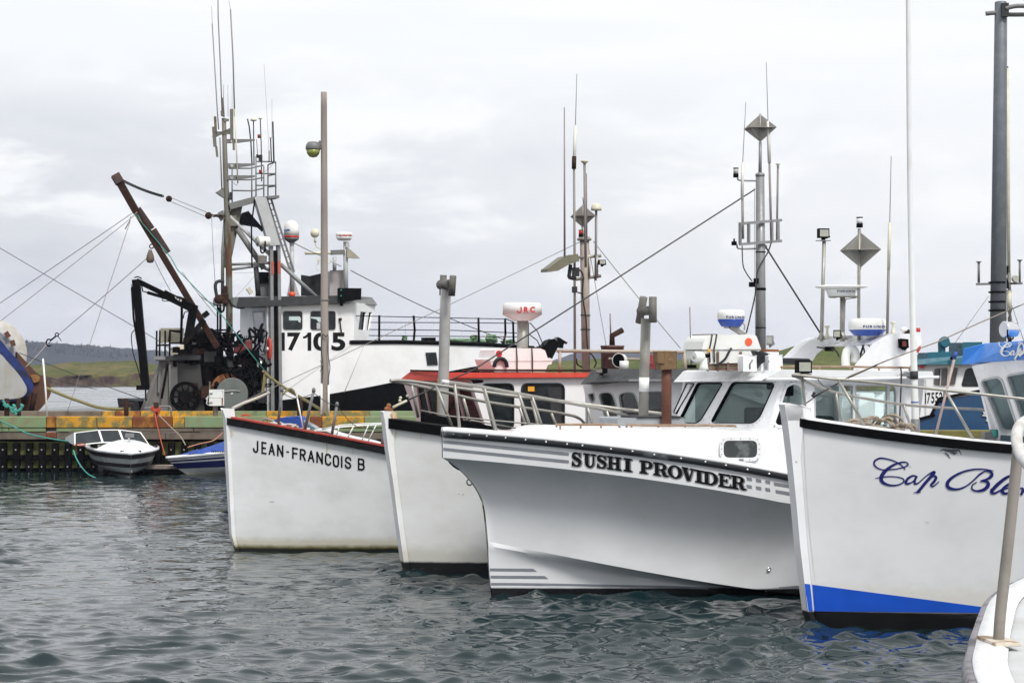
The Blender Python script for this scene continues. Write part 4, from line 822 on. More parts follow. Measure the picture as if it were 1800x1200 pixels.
M = MB(); M.tube(smooth_pts([S2.V(1304.5, 432, .1), S2.V(1306, 465, .1), S2.V(1312, 480, .1), S2.V(1322, 494, .1)], 5), .010, 6); M.tube(smooth_pts([S2.V(1356, 425, .15), S2.V(1350, 443, .15), S2.V(1338, 463, .15), S2.V(1331, 480, .15), S2.V(1327, 520, .15), S2.V(1312, 585, .15)], 5), .012, 6)
M.tube([S2.V(1326, 330, .1), S2.V(1327, 500, .1), S2.V(1328, 590, .1)], .004, 5); M.build('cable', M_wire, m2)
wire('forestay', [S2.V(1327, 333, 0), S2.V(1080, 492, 0), S2.V(830, 651, 0), S2.V(790, 668, 0), S2.V(730, 697, 0), S2.V(690, 716, 0)], .0125, M_wire, sec)
M = MB(); [M.ball(S2.V(*p, 0), .025, 8) for p in ((716, 695.5), (703, 704), (704, 699))]; M.tube([S2.V(715, 704, 0), S2.V(690, 716, 0)], .022, 6); M.build('stay_shackle', M_cream, sec)
wire('backstay', [S2.V(1346, 434, 0), S2.V(1455, 606, 0)], .015, M_wire, sec)
MB().lathe(S2.V(1344, 434, 0), [(.04, -.03), (.04, .03)], (0, 1, 0), 10).build('stay_eye', M_galv, m2)

# ---- wear on the painted topsides: rust weeps, scuffs, seams
M_weep = mat('yellow rust weep', (.56, .50, .33), .6, dirt=(.70, .68, .60), amt=.8, scale=9)
M_scuff = mat('pale grey scuff', (.63, .64, .66), .6, dirt=(.74, .75, .76), amt=.9, scale=9)
M_chip = mat('dark chip', (.10, .095, .09), .7)
def marks(hull, bv, name, m, lst):
    for pts, ws in lst: dc = Decal(bv); dc.stroke([p.xy.to_tuple() for p in smooth_pts(pts, 3)], list(np.interp(np.linspace(0, 1, 3*(len(pts)-1)+1), np.linspace(0, 1, len(ws)), ws))); dc.build(name, m, hull)
marks(hj.hull, hj.bv, 'rust_weep', M_weep, [([(574, 780), (575, 790), (574.5, 800)], [1.5, 3, .4]), ([(405, 756), (408, 762), (406, 768)], [2, 5, 1]), ([(530, 770), (530.5, 778)], [1, .3]), ([(620, 788), (620, 799)], [1.2, .2])])
marks(hj.hull, hj.bv, 'scuff_mark', M_scuff, [([(474, 881), (478, 880.3), (483, 881)], [.5, 2, .5])])
marks(hs.hull, hs.bv, 'rust_weep', M_weep, [([(697, 752), (696, 762), (695.5, 772)], [3, 3, .4]), ([(740, 762), (740, 772)], [1.2, .3])])
marks(hs.hull, hs.bv, 'chip', M_chip, [([(700, 870), (703, 871)], [1.4, 1.6]), ([(813, 869), (815, 868)], [1, 1]), ([(806, 867.5), (808, 868)], [.8, .8]), ([(724, 999), (729, 1000)], [1, .6]), ([(738, 1000), (744, 998.5)], [.5, 1]), ([(764, 998), (767, 999)], [1, .8])])
# ============ third bow: flared hull with stripes
S3 = Boat(20, 864, 1046)
sus = thing('fishing_boat', 'white boat with flared bow, grey stripes and serif name, white cabin under radar arch', 'fishing boat', S3.W(0, 0, 0), 'white lobster boats rafted side by side')
class Flare(Hull):
    def fit(s, pts, f, deg=2):
        q = [s.b.loc(s.on(*p, 1, 0, f)) for p in pts]; return np.polyfit([p.x for p in q], [p.z for p in q], deg), q[0].x, q[-1].x
    def levels(s):
        b = s.b; bwu = lambda u: s.pw_(u, s.Bw, s.Lw, s.pw); bcu = lambda u: bwu(u)*1.0+.02+.24*min(max(u, 0)/1.3, 1)**.8
        s.bc = bcu; bk = lambda u: s.bd(u)-.03
        ck, k0, k1 = s.fit([(778, 804), (882, 813.5), (995, 823.5), (1040, 829), (1160, 845), (1238, 859), (1397, 887)], bk)
        cc, c0, c1 = s.fit([(862, 952), (938, 966), (1023, 984), (1159, 1008), (1238, 1022.5), (1323, 1034), (1396, 1043)], bcu, 3)
        def ext(c, u0, u1): return lambda u: float(np.polyval(c, min(max(u, u0), u1)))
        zk, zc = ext(ck, s.u0, k1), ext(cc, c0, c1)
        s.zk, s.zc = zk, zc; xk = s.stem(1.9); lv = []
        kv = lambda x: s.pw_(x, s.Bd-.03, s.Ld, s.pd)
        cv = lambda x: bcu(x+s.stem(.7))
        for q, f in ((-.5, -.25), (-.15, -.05), (.1, 0), (.35, .0), (.6, .03), (.74, .14), (.84, .38), (.92, .7)):   # topsides tucked in under the spray rail
            lv.append((s.stem(max(zc(0)*q, -.3)), (lambda x, f=f: max(bwu(x)+f*(bcu(x)-bwu(x)), 0)), (lambda u, q=q: zc(u)*q)))
        lv.append((s.stem(zc(0)), cv, zc))
        for t in (.06, .13, .21, .3, .4, .5, .6, .7, .8, .88, .95, 1.0):
            us = s.stem(zc(0)+(zk(s.u0)-zc(0))*t)
            lv.append((us, (lambda x, t=t: cv(x)+(kv(x)-cv(x))*(.06*t+.94*t**2.2)), (lambda u, t=t: zc(u)+(zk(u)-zc(u))*t)))
        s.splits = [(0, 9), (8, len(lv)), (len(lv)-1, len(lv)+1)]
        lv.append((s.u0-.0, (lambda x: s.pw_(x, s.Bd, s.Ld, s.pd)), (lambda u: s.zr(u))))
        return lv
st3 = [(777, 756), (777.5, 804), (787, 808.5), (794, 813.5), (806, 822), (825, 839), (839, 859), (849, 881.5), (853, 913), (857, 961), (859, 1003), (864, 1046)]
h3 = Flare(S3, st3, [(777, 757), (882, 767), (995, 777), (1108, 790), (1182, 799), (1284, 813.5), (1394, 837)], 2.1, 5.5, 2.4, 1.55, 6.5, 1.8, 12.5)
hull3 = h3.build(sus, M_hullC, M_gel, .05, .02)
# keep the plating crisp at knuckle and chine
def sharp(o, ang=28):
    me = o.data; me.update(); bm = __import__('bmesh').new(); bm.from_mesh(me); bm.normal_update()
    for e in bm.edges:
        if len(e.link_faces) == 2 and e.link_faces[0].normal.angle(e.link_faces[1].normal, 0) > math.radians(ang): e.smooth = False
    bm.to_mesh(me); bm.free()
sharp(hull3)
h3.sweep([(.015, -.085), (.055, -.075), (.062, -.04), (.055, -.005), (.015, .0)], 'guard', M_rubber, sus, bevel=.008)
h3.sweep([(.03, .002), (.02, .05), (-.06, .065), (-.14, .03), (-.14, .0)], 'rail_cap', M_gel, sus, bevel=.012)
M = MB()
for px, py in [(798, 763), (825.5, 764.5), (856, 766.5), (889, 769.5), (924, 773), (960, 776.5), (997, 780.5), (1024, 783), (1074, 789), (1112, 793), (1150, 799), (1197, 805.5), (1240, 811.5), (1276, 817.5), (1314, 825), (1352, 832.5), (1390, 841)]:
    p = h3.on(px, py, 1, .062); M.lathe(p, [(.018, -.01), (.016, .008), (0, .012)], (S3.s*1, -S3.c, 0), 8)
M.build('guard_bolts', M_bolt, sus)
dc = Decal(h3.bv)
st = lambda *k: lin(*k)
s1 = lin((779, 775.5), (905, 788), (1000, 797.5)); s2 = lin((778, 788.5), (905, 801), (1000, 811))
def stripe(fn): dc = Decal(h3.bv); fn(dc); dc.build('stripe', M_stripe, hull3)
for f, e in ((s1, 1000), (s2, 1000)): stripe(lambda dc: dc.quad((779.5, f(779)-2.3), (e, f(e)-2.6), (e, f(e)+2.6), (779.5, f(779)+2.3), 16, 2))
for a, b in ((1312, 1321), (1328.5, 1337.5), (1345, 1353)):
    for o in (0, 13.3): y = lin((1312, 840.5), (1353, 847.2)); stripe(lambda dc: dc.quad((a, y(a)-2.8+o), (b, y(b)-2.8+o), (b+1, y(b)+3+o), (a+1, y(a)+3+o), 3, 1))
for y0, y1, x0 in ((849.5, 856.5, 1360), (862.8, 870, 1363)): stripe(lambda dc: dc.quad((x0, y0-2.7), (1420, y1+.8-2.7+2), (1420, y1+.8+2.9+2), (x0+1, y0+2.9), 8, 1))
for x0, x1, y, w_ in ((861.5, 944, 1000.3, 4.4), (862.5, 964, 1013, 4.4)): stripe(lambda dc: dc.quad((x0, y-w_/2), (x1-7, y-w_/2+.6), (x1, y+w_/2+1), (x0, y+w_/2), 10, 1))
stripe(lambda dc: dc.stroke([(863.5, 1025.5), (950, 1026.3), (1060, 1028.5), (1180, 1030.6), (1245, 1033)], 4.2)); stripe(lambda dc: dc.stroke([(1345, 1037), (1370, 1033), (1395, 1030.8), (1412, 1030)], 4))
# the name, in a fat slab serif drawn stroke by stroke
def arc(cx, cy, rx, ry, a0, a1, wx, wy, n=14):
    o = []
    for i in range(n+1):
        a = math.radians(a0+(a1-a0)*i/n); c, s = math.cos(a), math.sin(a); o.append(((cx+(rx-wx)*c, cy+(ry-wy)*s), (cx+rx*c, cy+ry*s)))
    return [(o[i][0], o[i][1], o[i+1][1], o[i+1][0]) for i in range(n)]
def bx(x0, y0, x1, y1): return [((x0, y0), (x1, y0), (x1, y1), (x0, y1))]
def thick(pts, ws):
    o = []; k = len(pts)
    for i in range(k):
        a, b = pts[max(0, i-1)], pts[min(k-1, i+1)]; dx, dy = b[0]-a[0], b[1]-a[1]; l = math.hypot(dx, dy) or 1; w_ = ws[i]/2
        o.append(((pts[i][0]-dy/l*w_, pts[i][1]+dx/l*w_), (pts[i][0]+dy/l*w_, pts[i][1]-dx/l*w_)))
    return [(o[i][0], o[i][1], o[i+1][1], o[i+1][0]) for i in range(k-1)]
T = .13
spine = [(.80, .74), (.66, .90), (.48, .945), (.30, .90), (.22, .76), (.28, .63), (.50, .53), (.74, .42), (.80, .28), (.72, .12), (.52, .055), (.32, .09), (.18, .26)]
GL = {
 'S': thick([p.xy for p in smooth_pts(spine, 4)], list(np.interp(np.linspace(0, 12, 49), range(13), [.10, .12, .11, .16, .25, .28, .28, .28, .27, .17, .11, .12, .10])))+bx(.76, .64, .88, 1.0)+bx(.10, 0, .22, .36),
 'U': bx(.12, .3, .40, .92)+bx(.72, .3, .84, .92)+arc(.48, .34, .36, .36, 180, 360, .26, .14)[:8]+arc(.48, .34, .36, .36, 180, 360, .14, .13)[7:]+bx(0, 1-T, .52, 1)+bx(.60, 1-T, .98, 1),
 'H': bx(.12, .05, .36, .95)+bx(.64, .05, .88, .95)+bx(.3, .44, .7, .56)+bx(0, 0, .46, T)+bx(.54, 0, 1, T)+bx(0, 1-T, .46, 1)+bx(.54, 1-T, 1, 1),
 'I': bx(.24, .05, .76, .95)+bx(0, 0, 1, T)+bx(0, 1-T, 1, 1),
 'P': bx(.13, .05, .42, .95)+bx(0, 0, .58, T)+bx(0, 1-T, .5, 1)+bx(.4, .88, .62, 1)+bx(.4, .40, .62, .51)+arc(.60, .70, .36, .30, -90, 90, .26, .12),
 'R': bx(.12, .05, .36, .95)+bx(0, 0, .48, T)+bx(0, 1-T, .45, 1)+bx(.34, .88, .56, 1)+bx(.34, .44, .56, .54)+arc(.54, .72, .32, .28, -90, 90, .23, .11)+thick([(.50, .50), (.64, .42), (.70, .26), (.74, .10), (.86, .055), (1.0, .12)], [.16, .24, .24, .22, .14, .08]),
 'O': arc(.5, .5, .5, .5, 0, 360, .27, .11, 32),
 'V': thick([(.20, .94), (.52, .02)], [.28, .26])+thick([(.80, .94), (.55, .06)], [.11, .12])+bx(0, 1-T, .48, 1)+bx(.60, 1-T, 1, 1),
 'D': bx(.12, .05, .36, .95)+bx(0, 0, .5, T)+bx(0, 1-T, .5, 1)+arc(.46, .5, .52, .5, -90, 90, .26, .12),
 'E': bx(.12, .05, .38, .95)+bx(0, 0, .9, T)+bx(0, 1-T, .88, 1)+bx(.34, .45, .62, .56)+bx(.58, .35, .68, .66)+thick([(.90, .02), (.94, .34)], [.12, .05])+thick([(.86, .98), (.90, .68)], [.12, .05]),
}
bs = lin((1004, 818.5), (1057, 822.5), (1078, 825), (1103, 828.3), (1136, 832), (1160, 836), (1186, 840), (1228, 848), (1250, 852), (1274, 856), (1298, 859.5)); tp = lin((1004, 793), (1066, 800), (1103, 804.8), (1136, 809), (1186, 817), (1210, 821.5), (1240, 827.5), (1274, 832), (1298, 836))
def slabword(dc, off, ox, oy):
    for ch, a, b in (('S', 1003.5, 1023), ('U', 1025.5, 1048), ('S', 1047.5, 1067.5), ('H', 1067, 1092), ('I', 1096, 1110.5), ('P', 1124, 1148), ('R', 1148, 1175), ('O', 1173.5, 1199), ('V', 1198, 1222), ('I', 1221.5, 1235.5), ('D', 1235.5, 1262), ('E', 1262.5, 1285), ('R', 1284.5, 1311)):
        for q in GL[ch]:
            pts = [(a+(b-a)*x+ox, bs(a+(b-a)*x)*(1-y)+tp(a+(b-a)*x)*y+oy) for x, y in q]; dc.k = 0 if dc.k > 8 else dc.k; dc.tri(pts, [(0, 1, 2, 3)], off)
dc = Decal(h3.bv); slabword(dc, .006, 2.4, 1.1); dc.build('lettering_shadow', M_shadow, hull3)
dc = Decal(h3.bv); slabword(dc, .011, 0, 0); dc.build('lettering', M_ink, hull3)
# towing eye, drain, rusty stem edge
p = S3.V(825.5, 847, 0); M = MB(); M.tube([p+(S3.W(1, 0, 0)-S3.W(0, 0, 0))*(.042*math.cos(a))+V3((0, 0, .042*math.sin(a))) for a in np.linspace(0, 6.283, 15)[:-1]], .011, 6, closed=True); M.tube([S3.V(830, 845, 0), S3.V(838, 845, 0)], .016, 6); M.build('towing_eye', M_galv, sus)
M = MB(); M.tube(smooth_pts([S3.V(789, 811, 0), S3.V(797, 819, 0), S3.V(806, 824.5, 0), S3.V(811, 824, 0)], 4), .012, 6); M.build('stem_line', M_wire, sus)
M = MB(); M.tube([S3.V(*p, 0)-(S3.W(.006, 0, 0)-S3.W(0, 0, 0)) for p in ((822, 835.5), (831, 845.5), (839, 858.5), (844, 869), (849, 881.5), (851.5, 898), (853.3, 915))], [.010, .016, .018, .016, .017, .014, .006], 6); M.build('rusty_stem_band', mat('rusty stem band', (.30, .22, .10), .8, dirt=(.12, .07, .03), amt=.9, scale=14, spot=(.65, .64, .6), spot_lo=.55), sus)
p = hit(h3.bv, 1351.5, 1000, 0); M = MB(); M.lathe(p, [(.03, -.01), (.03, .015), (.016, .015), (.016, .002), (0, .002)], S3.W(0, 1, 0)-S3.W(0, 0, 0), 12); M.build('drain_fitting', M_chrome, sus)
# low trunk cabin
tu0 = S3.loc(h3.on(945, 764, 1, -.25)).x; uE = 3.95; us = np.linspace(tu0, uE, 36); M = MB()
def trunk(u): t = min(max((u-tu0)/.45, 0), 1); return max(h3.bd(u)-.26, .05)*(.80+.20*math.sin(t*math.pi/2)), h3.zr(u)-.03+(2.345-.012*(u-tu0)-h3.zr(u)+.03)*min(1, .02+(u-tu0)/.13)
rows = []
for u in us:
    v, z = trunk(u); zb = h3.zr(u)-.06; z = max(z, zb+.01)
    rows.append([S3.W(u, v+.02, zb), S3.W(u, v, z-.05), S3.W(u, v-.015, z-.015), S3.W(u, v-.05, z), S3.W(u, v*.5, z+.035), S3.W(u, 0, z+.05), S3.W(u, -v*.5, z+.035), S3.W(u, -v+.05, z), S3.W(u, -v+.015, z-.015), S3.W(u, -v, z-.05), S3.W(u, -v-.02, zb)])
M.grid(rows)
for sd in (1, -1):
    rows2 = []
    for u in np.linspace(uE, 5.6, 12):
        v, z = trunk(u); zb = h3.zr(u)-.06; rows2.append([S3.W(u, sd*(v+.02), zb), S3.W(u, sd*v, z-.05), S3.W(u, sd*(v-.015), z-.015), S3.W(u, sd*(v-.05), z), S3.W(u, sd*1.2, z+.02)])
    M.grid(rows2 if sd > 0 else [r[::-1] for r in rows2])
M.prism(rows[0], S3.W(.01, 0, 0)-S3.W(0, 0, 0)); tr = M.build('trunk_cabin', M_gel, sus); sharp(tr, 50)
tb = bvh_of(tr); q = [hit(tb, *p, 0) for p in ((1272, 776), (1335, 776), (1300, 806))]; PT = plane3(*q)
window(PT, rr([(1272, 774), (1331, 774), (1331, 804), (1272, 804)], 10), tr, 6.5, M_gel, mat('curtained cabin glass', (.05, .055, .055), .08, dirt=(.16, .17, .17), amt=.8, scale=4, lo=.5, hi=.62), -.028, 'window', .034)
M = MB()
for i in range(16):
    a = 2*math.pi*i/16; x, y = 1301.5+33*max(-1, min(1, 1.3*math.cos(a))), 789+18.5*max(-1, min(1, 1.3*math.sin(a))); M.lathe(PT(x, y, .034), [(.008, 0), (.006, .006), (0, .007)], PT.n, 6)
M.box(PT(1303, 808, .04), .06, .03, .03); M.build('window_screws', M_galv, tr)
def tz(px, py, k=.6): return S3.V(px, py, k*1.2)
for a, b in ((979.5, 1087), (1103, 1292)):
    M = MB(); pts = [tz(a-2, 750.5), tz(a, 746)]+[tz(a+(b-a)*i/6, 746+1.2*(a > 1000)+(b-a)*0) for i in range(1, 6)]+[tz(b, 748.2 if a > 1000 else 746), tz(b+4.5, 755)]; M.tube(pts, .017, 8); n = 3 if a < 1000 else 4
    for i in range(n): x = a+(b-a)*(i+.15)/n; M.tube([tz(x, 755), tz(x, 746.5)], .014, 6)
    M.build('handrail', mat('brown stained rail', (.24, .15, .09), .6, dirt=(.36, .30, .24), amt=.8, scale=5), sus)
M = MB(); M.prism([S3.V(*p, .3) for p in ((1087, 735), (1204, 734), (1204, 756), (1087, 756))], S3.W(0, -.7, 0)-S3.W(0, 0, 0)); hb = M.build('deck_hatch', mat('bluish grey hatch', (.25, .27, .29), .5, dirt=(.35, .36, .37), amt=.6, scale=4), sus, bevel=.012)
M = MB(); M.prism([S3.V(*p, .32) for p in ((1120, 731.5), (1196, 731), (1196, 735), (1120, 735))], S3.W(0, -.6, 0)-S3.W(0, 0, 0)); M.build('lid', M_dgrey, hb)
M = MB(); M.tube([S3.V(1171.5, 757, .38), S3.V(1171.7, 646, .38)], .073, 16); rp_ = M.build('rusty_post', mat('dark red rusty pipe', (.10, .036, .022), .8, dirt=(.16, .06, .03), amt=.9, scale=3, lo=.5, spot=(.045, .022, .015), spot_lo=.6, bump=.4), sus)
M = MB(); M.prism([S3.V(*p, .52) for p in ((1157, 617.5), (1167.5, 618.5), (1167.5, 638), (1157, 637))], S3.W(0, -.16, 0)-S3.W(0, 0, 0)); M.prism([S3.V(*p, .5) for p in ((1167.5, 617.5), (1189, 618), (1189, 648), (1163, 649), (1163, 638.5), (1167.5, 638.5))], S3.W(0, -.22, 0)-S3.W(0, 0, 0)); M.build('post_head', mat('rust streaked brown block', (.16, .10, .045), .8, dirt=(.10, .045, .02), amt=.9, scale=5, lo=.45, spot=(.24, .17, .09), spot_lo=.6), rp_, bevel=.008)
# bow rail along the far side only; the near side is left clear for hauling
R3 = h3.on
M = MB(); M.tube(smooth_pts([S3.V(779.5, 671, .1), R3(800, 673, -1, .12), R3(847, 680, -1, .12), R3(902, 690, -1, .12), R3(940, 697, -1, .12), R3(995, 707, -1, .12), R3(1057, 718.5, -1, .12), R3(1088, 726, -1, .12), R3(1104, 732, -1, .12), R3(1112, 752, -1, .12)], 5), .024, 8); M.build('bow_rail', M_alu, sus)
MB().tube([S3.V(776.5, 670.5, .1), S3.V(789, 671.5, .1)], .028, 10).build('rail_end_sleeve', M_plast, sus)
for a, b, k in (((799, 673), (809, 762), -1), ((851, 681), (874, 762), -1), ((912, 692), (937, 764), -1), ((935, 696), (958, 765), -1), ((1032, 714), (1047, 762), -1), ((1066, 721), (1079, 762), -1)): MB().tube([R3(*b, k, -.12*k), R3(*a, k, -.12*k)], .022, 8).build('stanchion', M_alu, sus)
# wheelhouse shell with open windows and an interior
vS = 1.32; A3, B3, C3 = S3.V(1374, 668, vS), S3.V(1348, 752, vS), S3.V(1183, 745, -1.05); PF3 = plane3(A3, B3, C3); PV3 = S3.PV(vS)
dA3 = S3.W(.06, 0, 0)-S3.W(0, 0, 0); dS3 = S3.W(0, -.06, 0)-S3.W(0, 0, 0)
pa = rr([(1184, 724), (1207, 674), (1219, 674), (1187, 726)], 2); pb = rr([(1192, 741), (1226, 673), (1269, 673), (1231, 737), (1222, 743)], 4); pc = rr([(1249, 742), (1287, 672), (1361, 673), (1334, 733), (1322, 743)], 7)
p1 = rr([(1363, 742), (1376, 705), (1384, 680), (1397, 675), (1408, 679), (1411.5, 692), (1412, 746), (1368, 747)], 5); p2 = rr([(1434, 678), (1499, 678), (1499, 790), (1434, 790)], 2); p3 = rr([(1505, 678), (1560, 678), (1560, 790), (1505, 790)], 2); p4 = rr([(1564.5, 678), (1571, 678), (1575, 690), (1577, 790), (1564.5, 790)], 3)
M = MB(); M.wall([PF3(*p) for p in ((1181, 749), (1218.5, 667), (1374, 667), (1346, 775), (1170, 775))], [[PF3(*p) for p in q] for q in (pa, pb, pc)], dA3)
M.wall([PV3(*p) for p in ((1374, 667), (1613, 662), (1613, 830), (1325, 830), (1349, 750))], [[PV3(*p) for p in q] for q in (p1, p2, p3, p4)], dS3)
uA = S3.loc(PV3(1613, 700)).x; uF = S3.loc(A3).x; PVs = S3.PV(-1.22)
sw1 = rr([(1444, 698), (1477, 698), (1481, 745), (1444, 745)], 4); sw2 = rr([(1504, 690), (1534, 690), (1534, 745), (1504, 745)], 4); sw3 = rr([(1550, 690), (1590, 690), (1590, 745), (1550, 745)], 4); sw00 = rr([(1344, 684), (1398, 684), (1398, 744), (1344, 744)], 4)
M.wall([S3.W(S3.loc(PF3(1218, 667)).x, -1.22, 3.04), S3.W(uA, -1.22, 3.04), S3.W(uA, -1.22, 1.5), S3.W(S3.loc(PF3(1181, 749)).x, -1.22, 1.5)], [[PVs(*p) for p in q] for q in (sw1, sw2, sw3, sw00)], -dS3)
M.wall([S3.W(uA, vS-.06, 3.04), S3.W(uA, -1.16, 3.04), S3.W(uA, -1.16, 1.5), S3.W(uA, vS-.06, 1.5)], [[S3.W(uA, v, z) for v, z in ((1.1, 2.95), (-1.0, 2.95), (-1.0, 1.75), (1.1, 1.75))]], dA3)
w3 = M.build('wheelhouse', M_gel, sus)
for q in (pa, pb, pc): window(PF3, q, w3, 1.0, M_black, M_glass)
window(PV3, p1, w3, 4.5, M_gel, M_glass)
for q in (p2, p3, p4): window(PV3, q, w3, 1.6, M_lgrey, M_glass)
M = MB()
for q, pl in ((pc, PF3), (pb, PF3)):
    for i, p in enumerate(grow(q, 5.5)):
        if i % 2 == 0 and p[0] > 1206: M.lathe(pl(*p, .002), [(.007, 0), (.005, .005), (0, .006)], pl.n, 6)
for i, p in enumerate(grow(p1, 6.5)):
    if i % 3 == 0: M.lathe(PV3(*p, .012), [(.008, 0), (.006, .006), (0, .007)], PV3.n, 6)
M.build('window_screws', M_galv, w3)
M = MB(); W3 = S3.W; M.prism([W3(uF-.1, 1.2, 1.7), W3(uA, 1.2, 1.7), W3(uA, -1.1, 1.7), W3(uF-.1, -1.1, 1.7)], V3((0, 0, -.05))); M.build('cabin_floor', M_cab, w3)
M = MB(); M.box(W3(uF+.28, .05, 2.05), .45, 2.2, .30, math.radians(20)); M.build('dashboard', M_grey, w3, bevel=.03)
M = MB(); M.box(W3(uF+1.05, .55, 2.2), .16, .60, .60, math.radians(20)); M.box(W3(uF+.85, .55, 1.95), .5, .62, .14, math.radians(20)); M.box(W3(uF+.9, .55, 1.78), .12, .14, .3, math.radians(20)); M.build('helm_seat', M_seat, w3, bevel=.06)
M = MB(); M.box(W3(uF+.75, -.55, 2.22), .5, .7, .75, math.radians(20)); M.build('console_cupboard', M_dgrey, w3, bevel=.04)
M = MB(); M.box(W3(uF+.42, .62, 2.89), .14, .30, .20, math.radians(20)); M.box(W3(uF+.40, .25, 2.93), .1, .2, .1, math.radians(20)); M.build('plotter', M_black, w3, bevel=.02)
M = MB(); M.tube([W3(uF+.5, .55, 2.3), W3(uF+.52, .55, 2.95)], .02, 8); M.build('pole', M_lgrey, w3)
lo = [S3.V(1183, 671.5, -1.15), S3.V(1337, 669, 1.12), S3.V(1346, 664, 1.50), S3.V(1642, 662.5, 1.50)]; ua_ = S3.loc(lo[3]).x; lo += [W3(ua_, -1.4, 3.05), W3(S3.loc(lo[0]).x+.22, -1.4, 3.045)]
hi = [S3.V(1201, 652, -1.0), S3.V(1353, 650.5, 1.08), S3.V(1373, 649, 1.42), S3.V(1640, 652.5, 1.42), W3(ua_, -1.32, 3.15), W3(S3.loc(lo[0]).x+.3, -1.3, 3.16)]
r3 = slab(lo, hi, 'roof', [M_gel, M_lgrey], sus, [2])
MB().tube([S3.V(1347, 666.5, 1.53), S3.V(1500, 666, 1.53), S3.V(1650, 662.5, 1.53)], .021, 10).build('gutter', M_gel, r3)
# ---- roof furniture
UU = lambda px, py, v=0.: S3.V(px, py, v)
M = MB(); M.tube([UU(1372, 645, 1.3), UU(1400, 644, 1.3), UU(1500, 644.5, 1.3), UU(1602, 646, 1.3)], .016, 8); [M.tube([UU(x, 651, 1.3), UU(x, 644.5, 1.3)], .014, 6) for x in (1374, 1440, 1494, 1545, 1600)]; M.build('roof_rail', mat('brown stained rail', (.2, .1, .1)), r3)
M = MB(); M.tube(smooth_pts([UU(1583, 645, 1.55), UU(1584.5, 660, 1.56), UU(1583, 700, 1.55), UU(1581, 745, 1.5)], 5), .011, 6); M.build('hanging_hose', M_wire, r3)
pl = S3.PV(.55); dR = W3(0, -.66, 0)-W3(0, 0, 0)
t = thing('life_raft', 'white life raft canister with a round red sticker, lashed on the white cabin roof', 'life raft', UU(1286, 650, .5), 'life raft canisters on the cabin roofs')
M = MB(); M.prism([pl(*p) for p in ((1234, 614), (1237, 600), (1240, 594.5), (1250, 588.5), (1326, 588), (1330, 591), (1338, 613.5))], dR); M.build('lid', M_plast, t, bevel=.03)
M = MB(); M.prism([pl(*p, -.02) for p in ((1238, 615), (1336, 614), (1331, 633), (1322, 636.5), (1246, 637), (1240, 630))], dR*.95); M.build('tub', M_plast, t, bevel=.025)
M = MB(); M.lathe(pl(1315.8, 600.8, .002), [(.058, 0), (.058, .006)], pl.n, 20); M.build('sticker', M_orange, t)
M = MB(); [M.tube([pl(x, 637, .0), pl(x-1, 614, .02), pl(x+2, 600, .01), pl(x+4, 588, .012), pl(x+4, 588, .01)+dR], .011, 6) for x in (1248, 1256)]; M.build('strap', M_wire, t)
M = MB(); M.box(pl(1242, 625, .04), .11, .03, .055); M.build('release_unit', M_black, t); MB().box(pl(1247, 616, .04), .035, .03, .05).build('yellow_tag', M_sign, t)
M = MB(); M.tube(smooth_pts([pl(1285.5, 612, .03), pl(1281, 619, .05), pl(1275, 630, .05), pl(1266, 638, .05), pl(1256, 643, .04)], 4), .017, 8); M.build('strap_end', M_rubber, t)
M = MB(); [M.bar(pl(a, y, -.06), pl(b, y, -.06), .05, .05) for a, b, y in ((1243, 1308, 640), (1243, 1308, 648))]; [M.bar(pl(x, 652, -.02), pl(x, 618 if x in (1262, 1302) else 637, -.005), .035, .04) for x in (1244, 1262, 1280, 1302)]; M.bar(pl(1243, 641, -.5), pl(1308, 641, -.5), .05); M.build('cradle', mat('rusty brown cradle', (.15, .085, .06), .7, dirt=(.3, .26, .23), amt=.8, scale=6), t)
rc = UU(1285, 574, .1); q = rc.y/F; rd = radome(rc, [(0, 30*q), (18*q, 29.6*q), (22.5*q, 27.5*q), (24*q, 23*q), (24*q, 13.5*q), (23.5*q, 13*q), (23*q, 10*q), (17.5*q, 1*q), (16*q, 0), (0, 0)], 'radar', r3, [M_plast, M_blueplast], 5)
dc = Decal(bvh_of(rd)); word(dc, 'FURUNO', 1277, 1308, lin((1277, 559.3), (1308, 560)), lin((1277, 555), (1308, 555.6)), .04, .3); dc.build('lettering', M_navy, rd)
M = MB(); M.bar(UU(1283, 573, .1), UU(1309, 589, .1), .075, .06); M.box(UU(1276, 575, .1), .05, .1, .03); M.box(UU(1297, 575, .1), .05, .1, .03); M.tube(smooth_pts([UU(1305, 567, .15), UU(1309, 572, .15), UU(1308, 580, .15)], 4), .01, 5); M.build('radar_arm', M_alu, r3)
M = MB(); c = UU(1229, 627, .7); d = V3((-.9, -.5, 0)).normalized(); M.lathe(c, [(.055, -.07), (.072, -.05), (.075, .07), (.068, .09)], d, 18); M.lathe(UU(1237, 650, .7), [(.075, 0), (.06, .05), (.05, .14), (.045, .17)], n=14); sl = M.build('search_light', M_plast, r3); M = MB(); M.lathe(c+d*.085, [(.062, 0), (.0, .012)], d, 18); M.build('lens', M_lens, sl)
whip([UU(1215, 645, .0), UU(1212.5, 540, .0)], .009, r3); MB().box(UU(1216, 644, .0), .13, .1, .05).build('antenna_base', M_black, r3)
M = MB(); M.prism([UU(*p, .9) for p in ((1308, 625), (1329, 626), (1329, 651), (1308, 651))], dS3*3); M.prism([UU(*p, 1.0) for p in ((1353, 624.5), (1374.5, 624.5), (1374.5, 652), (1353, 652))], dS3*3); M.build('locker', M_gel, r3, bevel=.015)
